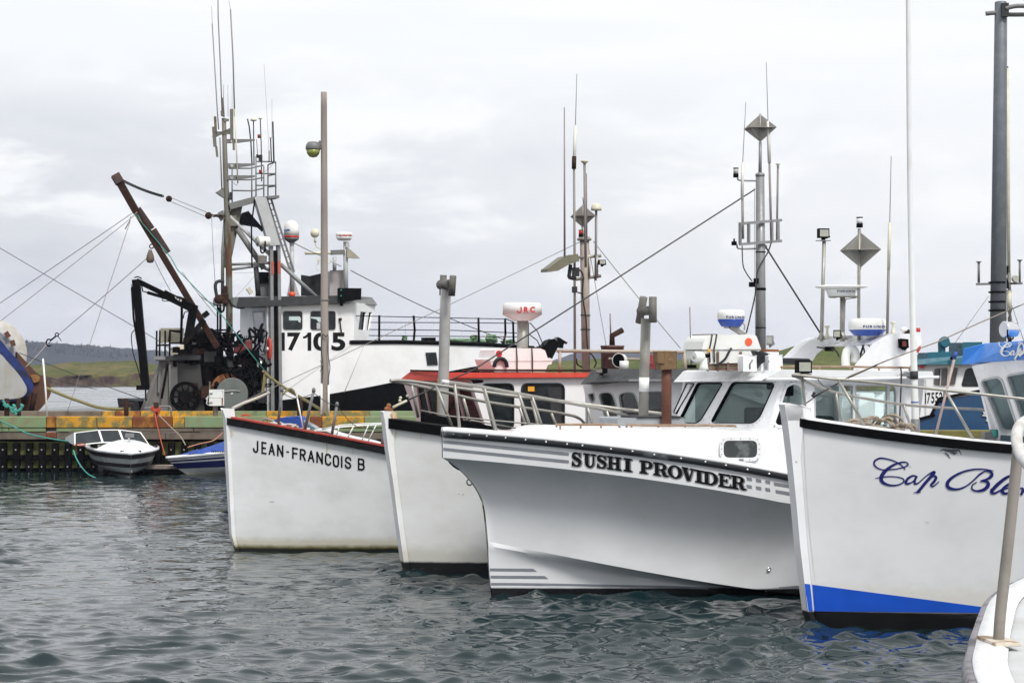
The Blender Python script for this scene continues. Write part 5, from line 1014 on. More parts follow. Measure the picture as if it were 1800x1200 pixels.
an = thing('anchor', 'dark grey plough anchor lying on the white cabin roof', 'anchor', UU(1340, 648, .7)); M = MB(); M.tube([UU(1334, 622, .7), UU(1372, 634, .7), UU(1422, 636, .7)], [.05, .045, .05], 8); M.build('shank', M_rubber, an); M = MB(); M.prism([UU(*p, .85) for p in ((1326, 616), (1350, 622), (1352, 630), (1338, 640), (1332, 648), (1334, 635))], dS3*2); M.build('fluke', M_rubber, an)
M = MB(); M.tube([UU(1318, 649, 1.05), UU(1318, 640, 1.05), UU(1323, 632, 1.05)], .014, 6); M.tube([UU(1347, 648, 1.05), UU(1347, 640, 1.05), UU(1352, 634, 1.05)], .014, 6); M.build('cleat', M_galv, r3)
M = MB(); M.prism([UU(*p, .3) for p in ((1336, 613), (1369, 614), (1369, 618), (1340, 618))], dS3*6); M.build('mast_plate', M_rustl, r3); MB().prism([UU(*p, .3) for p in ((1338, 618.5), (1369, 618.5), (1369, 652), (1338, 652))], dS3*6).build('mast_box', M_gel, r3)
led_light(UU(1353.5, 598, .5), (1, -.35, 0), .09, .14, .08, r3, 'small_light', M_galv)
# radar arch
ar = thing('radar_arch', 'white fibreglass arch over the white cabin roof carrying radars and lamp poles', 'radar arch', UU(1500, 650, 0))
M = MB(); PN = S3.PV(1.22); PO = S3.PV(-1.15); off = W3(0, -.16, 0)-W3(0, 0, 0)
near = [(1510, 650), (1513, 641), (1544, 604), (1572, 586.5), (1618, 587.5), (1621, 600), (1609, 632), (1597, 645), (1596, 652)]
M.prism([PN(*p) for p in near], off)
farp = [(1368, 637), (1385, 620), (1406, 600), (1420, 594.5), (1436, 593), (1475, 592), (1460, 602), (1437, 610), (1422, 622), (1410, 640)]
M.prism([PO(*p) for p in farp], -off*1.6)
a0, a1 = S3.V(1436, 609, -1.1), S3.V(1545, 604, 1.14); b0_, b1_ = S3.V(1430, 593, -1.1), S3.V(1574, 586.5, 1.14); back = W3(.48, 0, 0)-W3(0, 0, 0)
c0, c1 = S3.V(1418, 610, -1.1), None
M.prism([b0_, b1_, a1, a0], back*.85); ao = M.build('arch', M_gel, ar, bevel=.03)
ZT = lambda px, py, v: UU(px, py, v)
for px, y0, y1, w_, v, nm in ((1447.5, 594, 423, 6.6, -.7, 'lamp_pole'), (1481, 594, 522, 9, -.1, 'radar_post'), (1510, 592, 402, 5.6, .2, 'reflector_pole')):
    M = MB(); r = w_*UU(px, y0, v).y/F/2; dx = {'lamp_pole': -3.5, 'radar_post': -.5, 'reflector_pole': -.8}[nm]; M.tube([UU(px+dx, y0+6, v), UU(px-dx*.3, y1, v)], r, 12)
    if nm != 'reflector_pole': M.lathe(UU(px+dx, y0+3, v), [(r*2.6, 0), (r*1.2, .08), (r, .12)], n=10)
    M.build(nm, M_alu, ar)
MB().box(UU(1447, 423, -.7), .22, .10, .012).build('lamp_plate', M_galv, ar); led_light(UU(1447, 410, -.7), (1, .15, 0), .17, .145, .1, ar)
c = UU(1479, 520.5, -.1); q = c.y/F; rr_ = radome(c, [(0, 19.5*q), (38*q, 19*q), (46*q, 17*q), (46.5*q, 15.8*q), (41*q, 14.5*q), (32*q, 13*q), (27*q, 10*q), (24*q, 3*q), (24*q, 0), (0, 0)], 'radar', ar, [M_plast, M_plast], 5)
dc = Decal(bvh_of(rr_)); word(dc, 'FURUNO', 1472, 1502, lin((1472, 513.3), (1502, 513.3)), lin((1472, 509.6), (1502, 509.6)), .04, .3); dc.build('lettering', M_navy, rr_)
M = MB(); [M.box(UU(x, 522, -.1), .05, .08, .03) for x in (1462, 1467, 1502)]; M.box(UU(1482, 521.5, -.1), .42, .16, .02); M.tube(smooth_pts([UU(1503, 520, -.2), UU(1505, 523, -.2), UU(1492, 525, -.2), UU(1486, 529, -.2), UU(1485, 560, -.15)], 4), .009, 5); M.build('radar_feet', M_alu, ar)
reflector(UU(1512.5, 439.5, .2), .265, (1, .05, 0), ar, M_alu)
bar_lamp(S3, S3.loc(UU(1511, 390, .2)).x, 1511, 381.5, 400, 11.5, ar, 'top_lamp', [M_plast, M_black])
c = UU(1525, 590, .55); q = c.y/F; rd = radome(c, [(0, 31*q), (24*q, 30.5*q), (30*q, 28.5*q), (33*q, 24*q), (34*q, 12*q), (33*q, 10.5*q), (31*q, 8.5*q), (24*q, 1*q), (22*q, 0), (0, 0)], 'radar', ar, [M_plast, M_blueplast], 5)
dc = Decal(bvh_of(rd)); word(dc, 'FURUNO', 1517.5, 1555, lin((1517, 576), (1555, 576.3)), lin((1517, 571.6), (1555, 571.8)), .04, .3); dc.build('lettering', M_navy, rd)
whip([UU(1559.5, 588, .9), UU(1562, 473, .9)], .021, ar); whip([UU(1562, 474, .9), UU(1564, 391, .9)], .024, ar, M_cream); whip([UU(1564, 391, .9), UU(1566.5, 275, .9)], .006, ar)
for px, y, v in ((1570, 586, .95), (1454, 593, -.6)): M = MB(); q = UU(px, y, v).y/F; M.lathe(UU(px, y+2, v), [(5.5*q, 0), (4*q, 5*q), (2.4*q, 10*q), (2.2*q, 17*q), (4.6*q, 21*q), (4.6*q, 22.5*q), (0, 23*q)], n=14); M.build('mushroom_antenna', M_cream, ar)
M = MB(); q = UU(1589, 588, 1).y/F; M.lathe(UU(1589, 588, 1.0), [(4*q, 0), (3.6*q, 6*q), (6.5*q, 7*q), (6.3*q, 11*q), (3*q, 13*q), (0, 13.3*q)], n=14); M.build('satellite_puck', M_plast, ar)
bar_lamp(S3, S3.loc(UU(1613, 583, 1.1)).x, 1613.5, 575, 589, 9, ar, 'red_lamp', [M_redplast, M_plast]); M = MB(); M.prism([UU(*p, 1.05) for p in ((1597, 579), (1606, 580), (1606, 587), (1590, 586))], dS3); M.build('red_bracket', M_rust, ar)
M = MB(); M.prism([PN(*p, .06) for p in ((1582.5, 596), (1596, 597), (1597, 610), (1590, 615), (1583, 610))], off*.4); sl = M.build('side_light', M_black, ar, bevel=.01); M = MB(); M.prism([PN(*p, .07) for p in ((1586, 599), (1593, 599.5), (1593.5, 609), (1586, 608.5))], off*.08); M.build('lens', mat('dark red lens', (.12, .02, .015), .2), sl)
M = MB(); M.tube(smooth_pts([UU(1487, 645, .4), UU(1486.5, 628, .4), UU(1489, 617, .4), UU(1495, 612.5, .4), UU(1502, 616, .4), UU(1504, 626, .4), UU(1502, 637, .4)], 4), .062, 14); M.build('ventilator', M_plast, ar)
led_light(UU(1471.5, 587, .1), (1, -.2, 0), .11, .12, .1, ar, 'flood_light'); M = MB(); M.box(UU(1458, 613, -.5), .15, .12, .07); M.build('under_light', M_black, ar, bevel=.02)
M = MB(); M.tube(smooth_pts([UU(1436, 610, -.5), UU(1452, 612, -.5), UU(1468, 615, -.4), UU(1475, 627, -.4)], 4), .012, 6); M.tube(smooth_pts([UU(1518, 606, .3), UU(1512, 625, .4), UU(1505, 643, .4)], 4), .016, 6); M.tube(smooth_pts([UU(1525, 605, .4), UU(1535, 615, .5), UU(1542, 617, .6)], 4), .008, 6); M.tube(smooth_pts([UU(1516, 606, .3), UU(1519, 622, .3), UU(1504, 645, .3)], 4), .012, 6); M.build('cable', M_wire, ar)
# tall white outrigger pole clamped at the cabin side
op = thing('outrigger_pole', 'very tall white fibreglass pole standing beside the white cabin, clamped at the roof edge', 'pole', UU(1609, 770, 1.55))
M = MB(); M.tube(smooth_pts([UU(1611, 790, 1.6), UU(1609, 740, 1.6), UU(1605.5, 600, 1.6), UU(1603.5, 530, 1.6), UU(1599, 300, 1.6), UU(1596.3, 0, 1.6), UU(1595.6, -60, 1.6)], 4), [.057-.00125*i for i in range(25)], 14); M.build('pole', M_plast, op)
MB().tube([UU(1611, 790, 1.6), UU(1608.8, 736, 1.6)], .062, 14).build('foot_sleeve', M_grey, op); MB().tube([UU(1606.8, 666, 1.6), UU(1606.3, 652, 1.6)], .06, 12).build('clamp', M_dgrey, op); MB().bar(UU(1582, 661, 1.45), UU(1608, 656, 1.62), .05, .06).build('bracket', M_galv, op); MB().tube([UU(1608, 707.4, 1.6), UU(1608, 705.6, 1.6)], .0575, 12).build('blue_band', M_blueplast, op)
dc = MB()

# ============ nearest bow with the blue boot stripe
S4 = Boat(18, 1428, 1098)
cap_ = thing('fishing_boat', 'white boat with royal blue waterline band, navy script name and blue cabin visor', 'fishing boat', S4.W(0, 0, 0), 'white lobster boats rafted side by side')
h4 = Hull(S4, [(1401, 735), (1400, 760), (1404, 830), (1410, 900), (1415, 970), (1420, 1030), (1424, 1075), (1430, 1099)], [(1404, 734.5), (1510, 748), (1610, 764), (1710, 774), (1785, 780)], 2.05, 6, 2.4, 1.72, 6, 2.0, 12.5, 1.1)
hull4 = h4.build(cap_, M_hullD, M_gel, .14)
h4.sweep([(.015, -.118), (.065, -.112), (.065, -.008), (.015, 0)], 'guard', M_black, cap_, bevel=.01)
h4.sweep([(.055, -.004), (.05, .012), (-.14, .02), (-.14, -.01)], 'rail_cap', M_gel, cap_, ua=h4.u0+.1)
stem_post(S4, [(1378, 712), (1380, 709.5), (1384, 740), (1391, 800), (1399, 880), (1406, 960), (1414, 1028), (1420, 1075), (1427, 1098), (1434, 1125)], [(1426, 718), (1410, 711), (1412, 735), (1408, 800), (1414, 880), (1420, 960), (1427, 1028), (1431, 1075), (1438, 1098), (1445, 1125)], cap_, M_hullD, .15)
M = MB(); M.prism([S4.V(*p, .075) for p in ((1379, 711), (1385, 708.5), (1400, 710), (1425, 718), (1427, 738), (1384, 738))], W3(0, -.15, 0)-W3(0, 0, 0)); M.build('stem_head', M_gel, cap_, bevel=.018)
bv4 = bvh_of(hull4, bpy.data.objects[[o.name for o in cap_.children if o.name.startswith('stem') and 'head' not in o.name][0]])
dc = Decal(bv4); dc.quad((1413.8, 1025), (1432, 1027.2), (1436, 1073.3), (1419.5, 1073), 4, 4, .006); dc.quad((1430, 1027), (1760, 1070), (1760, 1076.5), (1434, 1073.3), 40, 4, .008); dc.build('blue_band', M_blue, hull4)
O4 = lambda q: [(1360+x/4, 660+y/4) for x, y in q]
def script(dc, q, ws, n=5, f=O4, sc=.25, off=.006):
    s = [p.xy.to_tuple() for p in smooth_pts(q, n)]; w_ = np.interp(np.linspace(0, len(q)-1, len(s)), range(len(q)), ws); dc.stroke(f(s), [float(x)*sc for x in w_], off)
SC = {'C': ([(925, 660), (898, 628), (850, 600), (790, 582), (742, 580), (708, 603), (716, 636), (762, 659), (830, 658), (900, 646), (944, 626), (932, 608), (890, 609), (832, 632), (782, 672), (757, 712), (765, 746), (810, 767), (865, 768), (908, 750), (912, 725), (865, 710), (795, 708), (714, 720)],
            [7, 9, 9, 10, 12, 13, 11, 9, 8, 8, 10, 9, 11, 17, 25, 28, 24, 15, 10, 10, 9, 8, 8, 5]),
      'a': ([(1006, 708), (980, 701), (946, 720), (928, 748), (944, 758), (974, 746), (1000, 718), (1008, 704), (992, 735), (994, 757), (1018, 752), (1062, 712)], [10, 12, 17, 19, 15, 8, 8, 14, 18, 16, 9, 7]),
      'p': ([(1062, 712), (1092, 690), (1130, 676), (1100, 714), (1060, 760), (1022, 806), (1006, 820)], [7, 9, 22, 22, 21, 20, 16]), 'p2': ([(1070, 742), (1100, 714), (1130, 704), (1142, 716), (1128, 742), (1106, 766), (1122, 775), (1164, 742)], [7, 9, 14, 18, 20, 15, 10, 6]), 'p3': ([(984, 820), (1034, 818)], [6, 6])}
dc = Decal(bv4)
for k in ('C', 'a', 'p', 'p2', 'p3'): script(dc, *SC[k])
for q, ws in (([(1546, 668), (1490, 657), (1412, 656), (1330, 674), (1258, 712), (1222, 752), (1232, 786), (1290, 796), (1350, 776), (1402, 736), (1450, 690), (1492, 666)], [6, 9, 11, 13, 18, 25, 24, 14, 10, 10, 12, 8]),
              ([(1492, 666), (1528, 676), (1532, 700), (1502, 724), (1452, 738)], [9, 17, 25, 15, 8]), ([(1452, 738), (1498, 742), (1508, 768), (1478, 798), (1430, 808), (1396, 796), (1398, 766), (1428, 746)], [9, 18, 27, 22, 13, 11, 9, 7]),
              ([(1522, 800), (1580, 760), (1640, 716), (1660, 702), (1620, 724), (1568, 768), (1532, 812), (1552, 824), (1598, 800), (1650, 770)], [7, 8, 10, 14, 21, 25, 23, 15, 9, 7]), ([(1604, 800), (1644, 788), (1672, 766), (1660, 755), (1628, 778), (1606, 808), (1630, 826), (1690, 806), (1740, 786)], [7, 9, 12, 11, 20, 25, 17, 10, 7]),
              ([(1740, 786), (1752, 800), (1738, 836)], [14, 18, 18]), ([(1740, 826), (1772, 800), (1790, 810), (1780, 836)], [8, 14, 20, 18])): script(dc, q, ws)
dc.build('lettering', M_navy, hull4)
dc = Decal(bv4)
for q, w_ in (([(1652, 791.5), (1658, 789.5), (1666, 791.5), (1676, 792), (1686, 791), (1690, 799)], [1, 3, 5, 6, 3, .6]), ([(1661, 795), (1666, 799), (1671, 806)], [2, 3, .5]), ([(1670, 794), (1678, 797), (1683, 795)], [2, 4, 1])): dc.stroke(q, w_)
dc.build('scuff_mark', mat('dark scuff', (.12, .12, .13), .6), hull4)
marks(hull4, bv4, 'scuff_mark', M_scuff, [([(1598, 817), (1603, 820)], [2, .5])])
marks(hull4, bv4, 'seam', M_scuff, [([(1413, 762), (1417, 850), (1424, 940), (1433, 1020)], [.9, .8, .9, .7])])
marks(hull4, bv4, 'chip', M_chip, [([(1398, 810), (1401, 812)], [.8, 1.2]), ([(1625, 917), (1633, 918.3)], [.3, .7])])
# bow rail
R4 = h4.on
M = MB(); M.tube(smooth_pts([S4.V(1393, 660, .1), S4.V(1405, 659.5, .15), R4(1474, 667, 1, -.1), R4(1525, 671, 1, -.1), R4(1660, 685.5, 1, -.1), R4(1800, 701, 1, -.1), R4(1900, 712, 1, -.1), R4(2000, 724, 1, -.1)], 5), .019, 10); M.build('bow_rail', M_alu, cap_)
M = MB(); M.tube(smooth_pts([S4.V(1393, 660, .1), R4(1405, 664, -1, .1), R4(1440, 680, -1, .1), R4(1470, 690, -1, .1), R4(1520, 700, -1, .1), R4(1590, 711, -1, .1), R4(1660, 716.5, -1, .1), R4(1718, 719, -1, .1), R4(1732, 722, -1, .1), R4(1740, 732, -1, .1), R4(1742, 775, -1, .1)], 5), .019, 10); M.build('bow_rail', M_alu, cap_)
for a, b, k in (((1474, 668), (1521, 750), 1), ((1662, 687), (1714, 777), 1), ((1410, 662), (1416, 725), -1), ((1469, 690), (1481, 755), -1), ((1588, 711), (1609, 775), -1)): MB().tube([R4(*b, k, -.1*k), R4(*a, k, -.1*k)], .019, 10).build('stanchion', M_alu, cap_)
M = MB(); M.box(S4.V(1414, 657.5, .12), .16, .1, .015); M.tube(smooth_pts([S4.V(1437, 662, .1), S4.V(1440, 670, .1), S4.V(1450, 679, .1), S4.V(1462, 683, .1)], 4), .008, 6); M.build('lamp_bracket', M_galv, cap_); led_light(S4.V(1412, 644.5, .12), (1, .25, 0), .19, .155, .1, cap_)
wire('forestay', [S4.V(*p, 0) for p in ((1412, 712), (1440, 692), (1475, 672.5), (1493, 661), (1560, 633), (1650, 600), (1720, 568), (1840, 517))], .0085, mat('beige stay', (.24, .20, .16), .8, dirt=(.05, .045, .04), amt=.9, scale=1.2, lo=.5, hi=.55), cap_)
M = MB(); M.tube([S4.V(1430, 698, 0), S4.V(1472, 674, 0)], .013, 6); M.tube([S4.V(1490, 664, 0), S4.V(1541, 641.5, 0)], .012, 6); [M.ball(S4.V(*p, 0), .022, 8) for p in ((1429, 695), (1431, 691))]; M.build('stay_sleeve', M_wire, cap_); M = MB(); M.prism([S4.V(*p, 0) for p in ((1612, 612), (1618, 607), (1619, 612), (1614, 620), (1611, 619))], V3((0, .01, 0))); M.build('stay_tag', M_redplast, cap_)
# wheelhouse and visor
c1 = S4.V(1709, 645, -1.2); c2 = S4.V(1757, 785, -1.2); u1 = S4.loc(c1).x; PF4 = plane3(c1, c2, S4.W(u1, 1.3, c1.z)); d4 = S4.W(.05, 0, 0)-S4.W(0, 0, 0)
q1 = rr([(1724.5, 670), (1750, 664), (1759, 668), (1788, 757), (1760, 757)], 6); q2 = rr([(1769, 661), (1838, 651), (1862, 742), (1801, 752)], 7); q3 = rr([(1850, 650), (1940, 636), (1955, 735), (1872, 742)], 7)
pr = PF4(2010, 640); M = MB(); M.wall([PF4(*p) for p in ((1708, 643), (2010, 585), (2010, 800), (1763, 800))], [[PF4(*p) for p in q] for q in (q1, q2, q3)], d4)
M.prism([S4.W(u1+.02, -1.2, 3.22), S4.W(u1+3, -1.2, 3.22), S4.W(u1+3, -1.2, 1.9), S4.W(u1+.4, -1.2, 1.9)], S4.W(0, .05, 0)-S4.W(0, 0, 0))
vn = S4.loc(pr).y; M.prism([S4.W(u1+.05, vn, 3.22), S4.W(u1+3, vn, 3.22), S4.W(u1+3, vn, 1.9), S4.W(u1+.4, vn, 1.9)], S4.W(0, -.05, 0)-S4.W(0, 0, 0))
M.prism([S4.W(u1+3, -1.2, 3.22), S4.W(u1+3, vn, 3.22), S4.W(u1+3, vn, 1.9), S4.W(u1+3, -1.2, 1.9)], d4); w4 = M.build('wheelhouse', M_gel, cap_)
for q in (q1, q2, q3): window(PF4, q, w4, 2.6, M_lgrey, M_glass)
M = MB(); M.box(S4.W(u1+.9, -.5, 2.4), .2, .6, .9, math.radians(18)); M.box(S4.W(u1+.5, .0, 2.2), .3, 2.2, .25, math.radians(18)); M.build('cabin_fittings', mat('blue grey cabin fittings', (.06, .10, .13), .5), w4, bevel=.04)
M = MB(); M.prism([PF4(*p, .004) for p in ((1797, 623), (1803, 621.5), (1803, 624), (1797, 625.5))], d4*.3); M.build('vent_slot', M_black, w4)
fz = lambda px, py, v: S4.V(px, py, v)
V0 = [fz(1689.5, 641, -1.42), fz(1712, 638.5, -1.15), S4.U(1800, 630.5, u1-.24), S4.W(u1-.22, vn+.1, c1.z+.10)]
V1 = [fz(1693, 612, -1.40), fz(1731, 603.5, -1.1), S4.U(1800, 598.5, u1-.20), S4.W(u1-.18, vn+.1, V0[3].z+.24)]
e0 = S4.W(u1+3.2, vn+.1, V0[3].z); e1 = S4.W(u1+3.2, -1.42, V0[0].z); top4 = V1+[e0+V3((0, 0, .2)), e1+V3((0, 0, .2))]; bot4 = V0+[e0, e1]
rf4 = slab(bot4, top4, 'roof', M_bluevisor, cap_); dcv = Decal(bvh_of(rf4))
f2 = lambda q: [(1560+(905+(x-703)*.42)/4.617+2, 520+(372+(y-578)*.60)/4.617) for x, y in q]
for k in ('C', 'a', 'p', 'p2'): script(dcv, SC[k][0], SC[k][1], 5, f2, .15, .02)
script(dcv, [(1110, 640), (1090, 600), (1130, 590), (1190, 640), (1180, 720), (1110, 760), (1080, 700), (1110, 620), (1180, 590)], [8, 10, 12, 18, 26, 20, 24, 14, 8], 5, f2, .15, .02); dcv.build('lettering', M_plast, rf4)
M = MB(); c = fz(1775, 579, -.55); d = V3((-.92, -.38, .02)).normalized(); M.lathe(c, [(.07, -.11), (.095, -.09), (.105, .06), (.108, .09), (.10, .10)], d, 22); s4 = M.build('search_light', M_chrome, rf4); M = MB(); M.lathe(c+d*.095, [(.098, 0), (.06, -.03), (0, -.04)], d, 22); M.build('reflector_bowl', M_chrome, s4)
M = MB(); M.tube(smooth_pts([c+V3((-.06, -.12, .0)), c+V3((-.05, -.1, -.11)), c+V3((0, 0, -.13)), c+V3((.07, .1, -.11)), c+V3((.06, .12, .0))], 4), .011, 6); M.lathe(c+V3((0, 0, -.22)), [(.03, 0), (.025, .1)], n=10); M.build('yoke', M_black, s4)
M = MB(); M.box(fz(1738, 768, -1.0), .16, .2, .14); M.lathe(fz(1747, 762, -.95), [(.06, -.05), (.06, .05)], (1, 0, 0), 12); M.build('winch', M_grey, cap_, bevel=.01); MB().lathe(fz(1748, 761, -.9), [(.05, -.03), (.05, .03)], (1, .2, 0), 12).build('winch_rope', M_ropeg, cap_)
# rope heap and gaff
rh = h4.on(1540, 752, -.35); M = MB(); zb = h4.zr(1.2)-.10
def heap(cx, cy, w_, h_, n, seed, v):
    r = random.Random(seed)
    for k in range(n):
        x0, y0 = cx+r.uniform(-.5, .5)*w_, cy+r.uniform(-.1, .35)*h_; a0 = r.uniform(0, 6.28); rx, ry = r.uniform(.16, .34)*w_, r.uniform(.25, .62)*h_
        M.tube(smooth_pts([S4.V(x0+rx*math.cos(a0+t)*(1+.15*r.random()), min(y0-ry*math.sin(a0+t)*(1+.2*r.random()), cy+h_*.45), v+.12*math.sin(a0+t*1.3)+r.uniform(-.06, .06)) for t in np.linspace(0, r.uniform(3.5, 6.0), 9)], 4), .017, 7)
heap(1536, 748, 66, 32, 14, 4, -.15); heap(1583, 757, 34, 20, 6, 9, -.1); heap(1505, 750, 40, 16, 4, 2, -.1)
M.tube(smooth_pts([S4.V(*p, -.05) for p in ((1487, 748), (1489, 741), (1500, 738), (1513, 741), (1525, 747), (1548, 750), (1575, 756))], 5), .017, 7)
M.top('rope_coil', M_rope, 'tangled heap of beige rope on the bow deck behind the black guard', 'rope', rh)
g = thing('gaff_pole', 'slim gaff pole with blue grip and wire hook leaning on the bow rail', 'gaff', S4.V(1642, 770, .5)); M = MB(); M.tube([S4.V(1642, 775, .45), S4.V(1678, 629, .45)], .017, 8); M.build('shaft', mat('pale stained wood', (.42, .33, .30), .6, dirt=(.3, .22, .2), amt=.7, scale=9), g); MB().tube([S4.V(1677.5, 631, .45), S4.V(1680.8, 618, .45)], .022, 8).build('grip', M_blueplast, g)
MB().tube(smooth_pts([S4.V(*p, .45) for p in ((1680.8, 618), (1684, 609), (1687, 606.5), (1688, 609), (1687, 612))], 4), .007, 6).build('hook', M_wire, g)

# ============ foreground bow corner
S5 = Boat(60, o=(1.9, 4.7)); Z5 = 2.30
fb = thing('fishing_boat', 'white bow deck with worn grey gunwale and bent pipe rail, lower right corner', 'fishing boat', S5.W(0, 0, 0))
O5 = smooth_pts([(6.4, 14.6), (5.0, 13.1), (3.75, 11.6), (2.88, 10.2), (2.33, 9.2), (1.955, 8.34), (1.69, 7.43), (1.535, 6.84), (1.45, 6.5), (1.375, 6.1), (1.32, 5.7), (1.33, 5.3), (1.44, 4.95), (1.72, 4.72), (2.1, 4.7), (2.9, 5.3), (4.1, 7.0), (5.3, 9.0), (6.8, 11.6)], 5)
def loop5(o, z):
    k = len(O5); r = []
    for i in range(k):
        t = (O5[min(i+1, k-1)]-O5[max(i-1, 0)]).normalized(); r.append(V3((O5[i].x+t.y*o, O5[i].y-t.x*o, z)))
    return r
lp5 = lambda o, z: loop5(-o, z) if loop5(.1, 0)[45].x > O5[45].x else loop5(o, z)
M = MB(); M.grid([lp5(-.32, .0), lp5(-.22, .5), lp5(-.10, 1.3), lp5(-.012, Z5-.05)]); M.build('hull', mat('scuffed dark grey topsides', (.10, .105, .12), .5, dirt=(.035, .035, .04), amt=.9, scale=2.5, stretch=.4, spot=(.5, .5, .52), spot_lo=.64), fb)
M = MB(); M.grid([lp5(-.015, Z5-.085), lp5(.018, Z5-.08), lp5(.024, Z5-.03), lp5(.012, Z5+.003), lp5(-.012, Z5+.004)]); M.build('gunwale', M_wornwood, fb)
M = MB(); M.grid([lp5(-.010, Z5), lp5(-.012, Z5+.012), lp5(-.105, Z5+.014), lp5(-.12, Z5+.004)]); M.build('deck_margin', M_gel, fb)
M = MB(); M.prism(lp5(-.115, Z5-.004), V3((0, 0, -.03))); M.build('deck', M_deck, fb)
P5 = S5.PZ(Z5+.012); bp5 = P5(1756, 1129); M = MB(); M.box(bp5+V3((0, 0, .006)), .088, .20, .012, .1); pl5 = M.build('base_plate', mat('rust edged plate', (.55, .50, .42), .6, dirt=(.28, .18, .10), amt=.9, scale=14, lo=.5, hi=.6), fb, bevel=.002)
D5 = bp5.y; g5 = lambda px, py: P(px, py, D5)
M = MB(); M.tube(smooth_pts([g5(1755.5, 1131), g5(1758.5, 1080), g5(1775, 930), g5(1787, 815), g5(1789, 790)], 5), .0192, 16); M.build('stanchion', mat('sun greyed pipe', (.29, .265, .235), .5, .3, dirt=(.22, .20, .17), amt=.8, scale=8), fb)
M = MB(); M.tube(smooth_pts([P(1850, 722, D5+.9), P(1812, 735, D5+.4), P(1793, 748, D5+.08), P(1787, 768, D5), P(1792, 793, D5-.1), P(1806, 815, D5-.35), P(1850, 850, D5-.9)], 6), .0195, 16); M.build('bow_rail', mat('scuffed white pipe', (.56, .555, .545), .45, dirt=(.42, .40, .37), amt=.8, scale=11, lo=.5, hi=.6, spot=(.30, .24, .18), spot_lo=.66, spot_scale=16), fb)
# ============ steel trawler behind the wharf
TD = 72.0
T = Boat(18, o=((490-900)*TD/F, TD))
trw = thing('trawler', 'black and white steel trawler with rusty derrick and big black number behind the wharf', 'trawler', T.W(0, 0, 0))
tv = lambda px, py, v=0.: T.V(px, py, v)
fT = lambda u: -3.0*max(0, (u-3.2)/9.3)**1.9
def onT(px, py, f=fT, off=0.):
    a, b = -9., 14.
    for _ in range(50):
        m = (a+b)/2; p = T.W(m, f(m)+off, 0)
        if 900+F*p.x/p.y < px: a = m
        else: b = m
    return T.V(px, py, f(a)+off)
top_ = lin((470, 604), (617, 602.5), (700, 602), (790, 604), (860, 606.5), (935, 612)); bnd = lin((470, 706), (497, 702.6), (563, 695), (588, 690.7), (643, 681), (691, 671.5), (760, 658), (828, 645), (859, 640), (900, 632), (935, 624))
cols = list(np.linspace(470, 938, 40)); Mw, Mk = MB(), MB()
ra, rb, rc_ = [onT(x, top_(x)) for x in cols], [onT(x, bnd(x)) for x in cols], []
for p in rb: q = T.loc(p); rc_.append(T.W(q.x-(.0 if q.x < 6 else (q.x-6)*.25), q.y-.15, -.4))
mir = lambda p: (lambda q: T.W(q.x, -6.0-q.y, q.z))(T.loc(p))
Mw.grid([ra, rb], 0, False); Mw.grid([[mir(p) for p in rb], [mir(p) for p in ra]], 0, False); Mk.grid([rb, rc_], 0, False); Mk.grid([[mir(p) for p in rc_], [mir(p) for p in rb]], 0, False)
Mw.prism([ra[-1], rb[-1], mir(rb[-1]), mir(ra[-1])], T.W(.05, 0, 0)-T.W(0, 0, 0)); Mk.prism([rb[-1], rc_[-1], mir(rc_[-1]), mir(rb[-1])], T.W(.05, 0, 0)-T.W(0, 0, 0))
us0, z0 = T.loc(tv(243, 705)).x, tv(300, 704).z
Mk.prism([T.W(us0, 0, z0), T.W(.2, 0, z0), T.W(.2, -.2, -.4), T.W(us0+.4, -.2, -.4)], T.W(0, -5.8, 0)-T.W(0, 0, 0))
Mk.build('hull', M_black, trw); bw_ = Mw.build('bulwark', M_white, trw)
M = MB(); M.add(ra+[mir(p) for p in ra], [(i, i+1, 40+i+1, 40+i) for i in range(39)]); [setattr(p, 'z', p.z-.05) for p in M.v]; M.build('foredeck', M_grey, trw)
M = MB(); M.tube([p+V3((0, 0, .02)) for p in ra[12:]], .075, 8); M.tube([mir(p)+V3((0, 0, .02)) for p in ra[12:]], .075, 8); M.build('rail_cap', M_black, trw)
M = MB(); M.prism([onT(*p, fT, .01) for p in ((748, 619.5), (766.5, 619), (769.5, 641), (751, 641.5))], T.W(0, .03, 0)-T.W(0, 0, 0)); M.build('window', M_dglass, bw_)
M = MB(); M.tube([onT(640, 606, fT, .012), onT(605, 690, fT, .012)], .012, 4); M.build('weld_seam', M_lgrey, bw_)
# bow railing
M = MB()
for q in ([(626, 555), (760, 558), (889, 560.5)], [(651, 566.5), (800, 567), (904, 568), (932, 568)], [(648, 579), (800, 580.5), (928, 586)], [(648, 589.5), (800, 591), (915, 592)]): M.tube([onT(x, y, fT, -.12) for x, y in q], .016, 5)
for q in ([(889, 560), (904, 567)], [(932, 567.5), (945, 583), (956, 609)], [(928, 586), (944, 598), (950, 610)]): M.tube([onT(x, y, fT, -.1) for x, y in q], .02, 5)
M.build('bow_rail', M_black, trw)
for a, b in (((666.7, 554), (666.5, 601)), ((727, 554.5), (729, 580)), ((729, 580), (727, 602)), ((841, 558), (842, 604)), ((888, 559.5), (888.5, 588)), ((888.5, 588), (884, 606)), ((902, 566), (903, 606)), ((928, 567), (928, 610)), ((789, 557), (789, 602))): MB().tube([onT(*a, fT, -.12), onT(*b, fT, -.12)], .042, 7).build('stanchion', M_rust if a[0] == 888.5 else M_black, trw)
MB().tube([onT(*p, fT, -.3) for p in ((712.5, 568), (712.5, 592))], .006, 4).build('hanging_line', M_ropeg, trw)
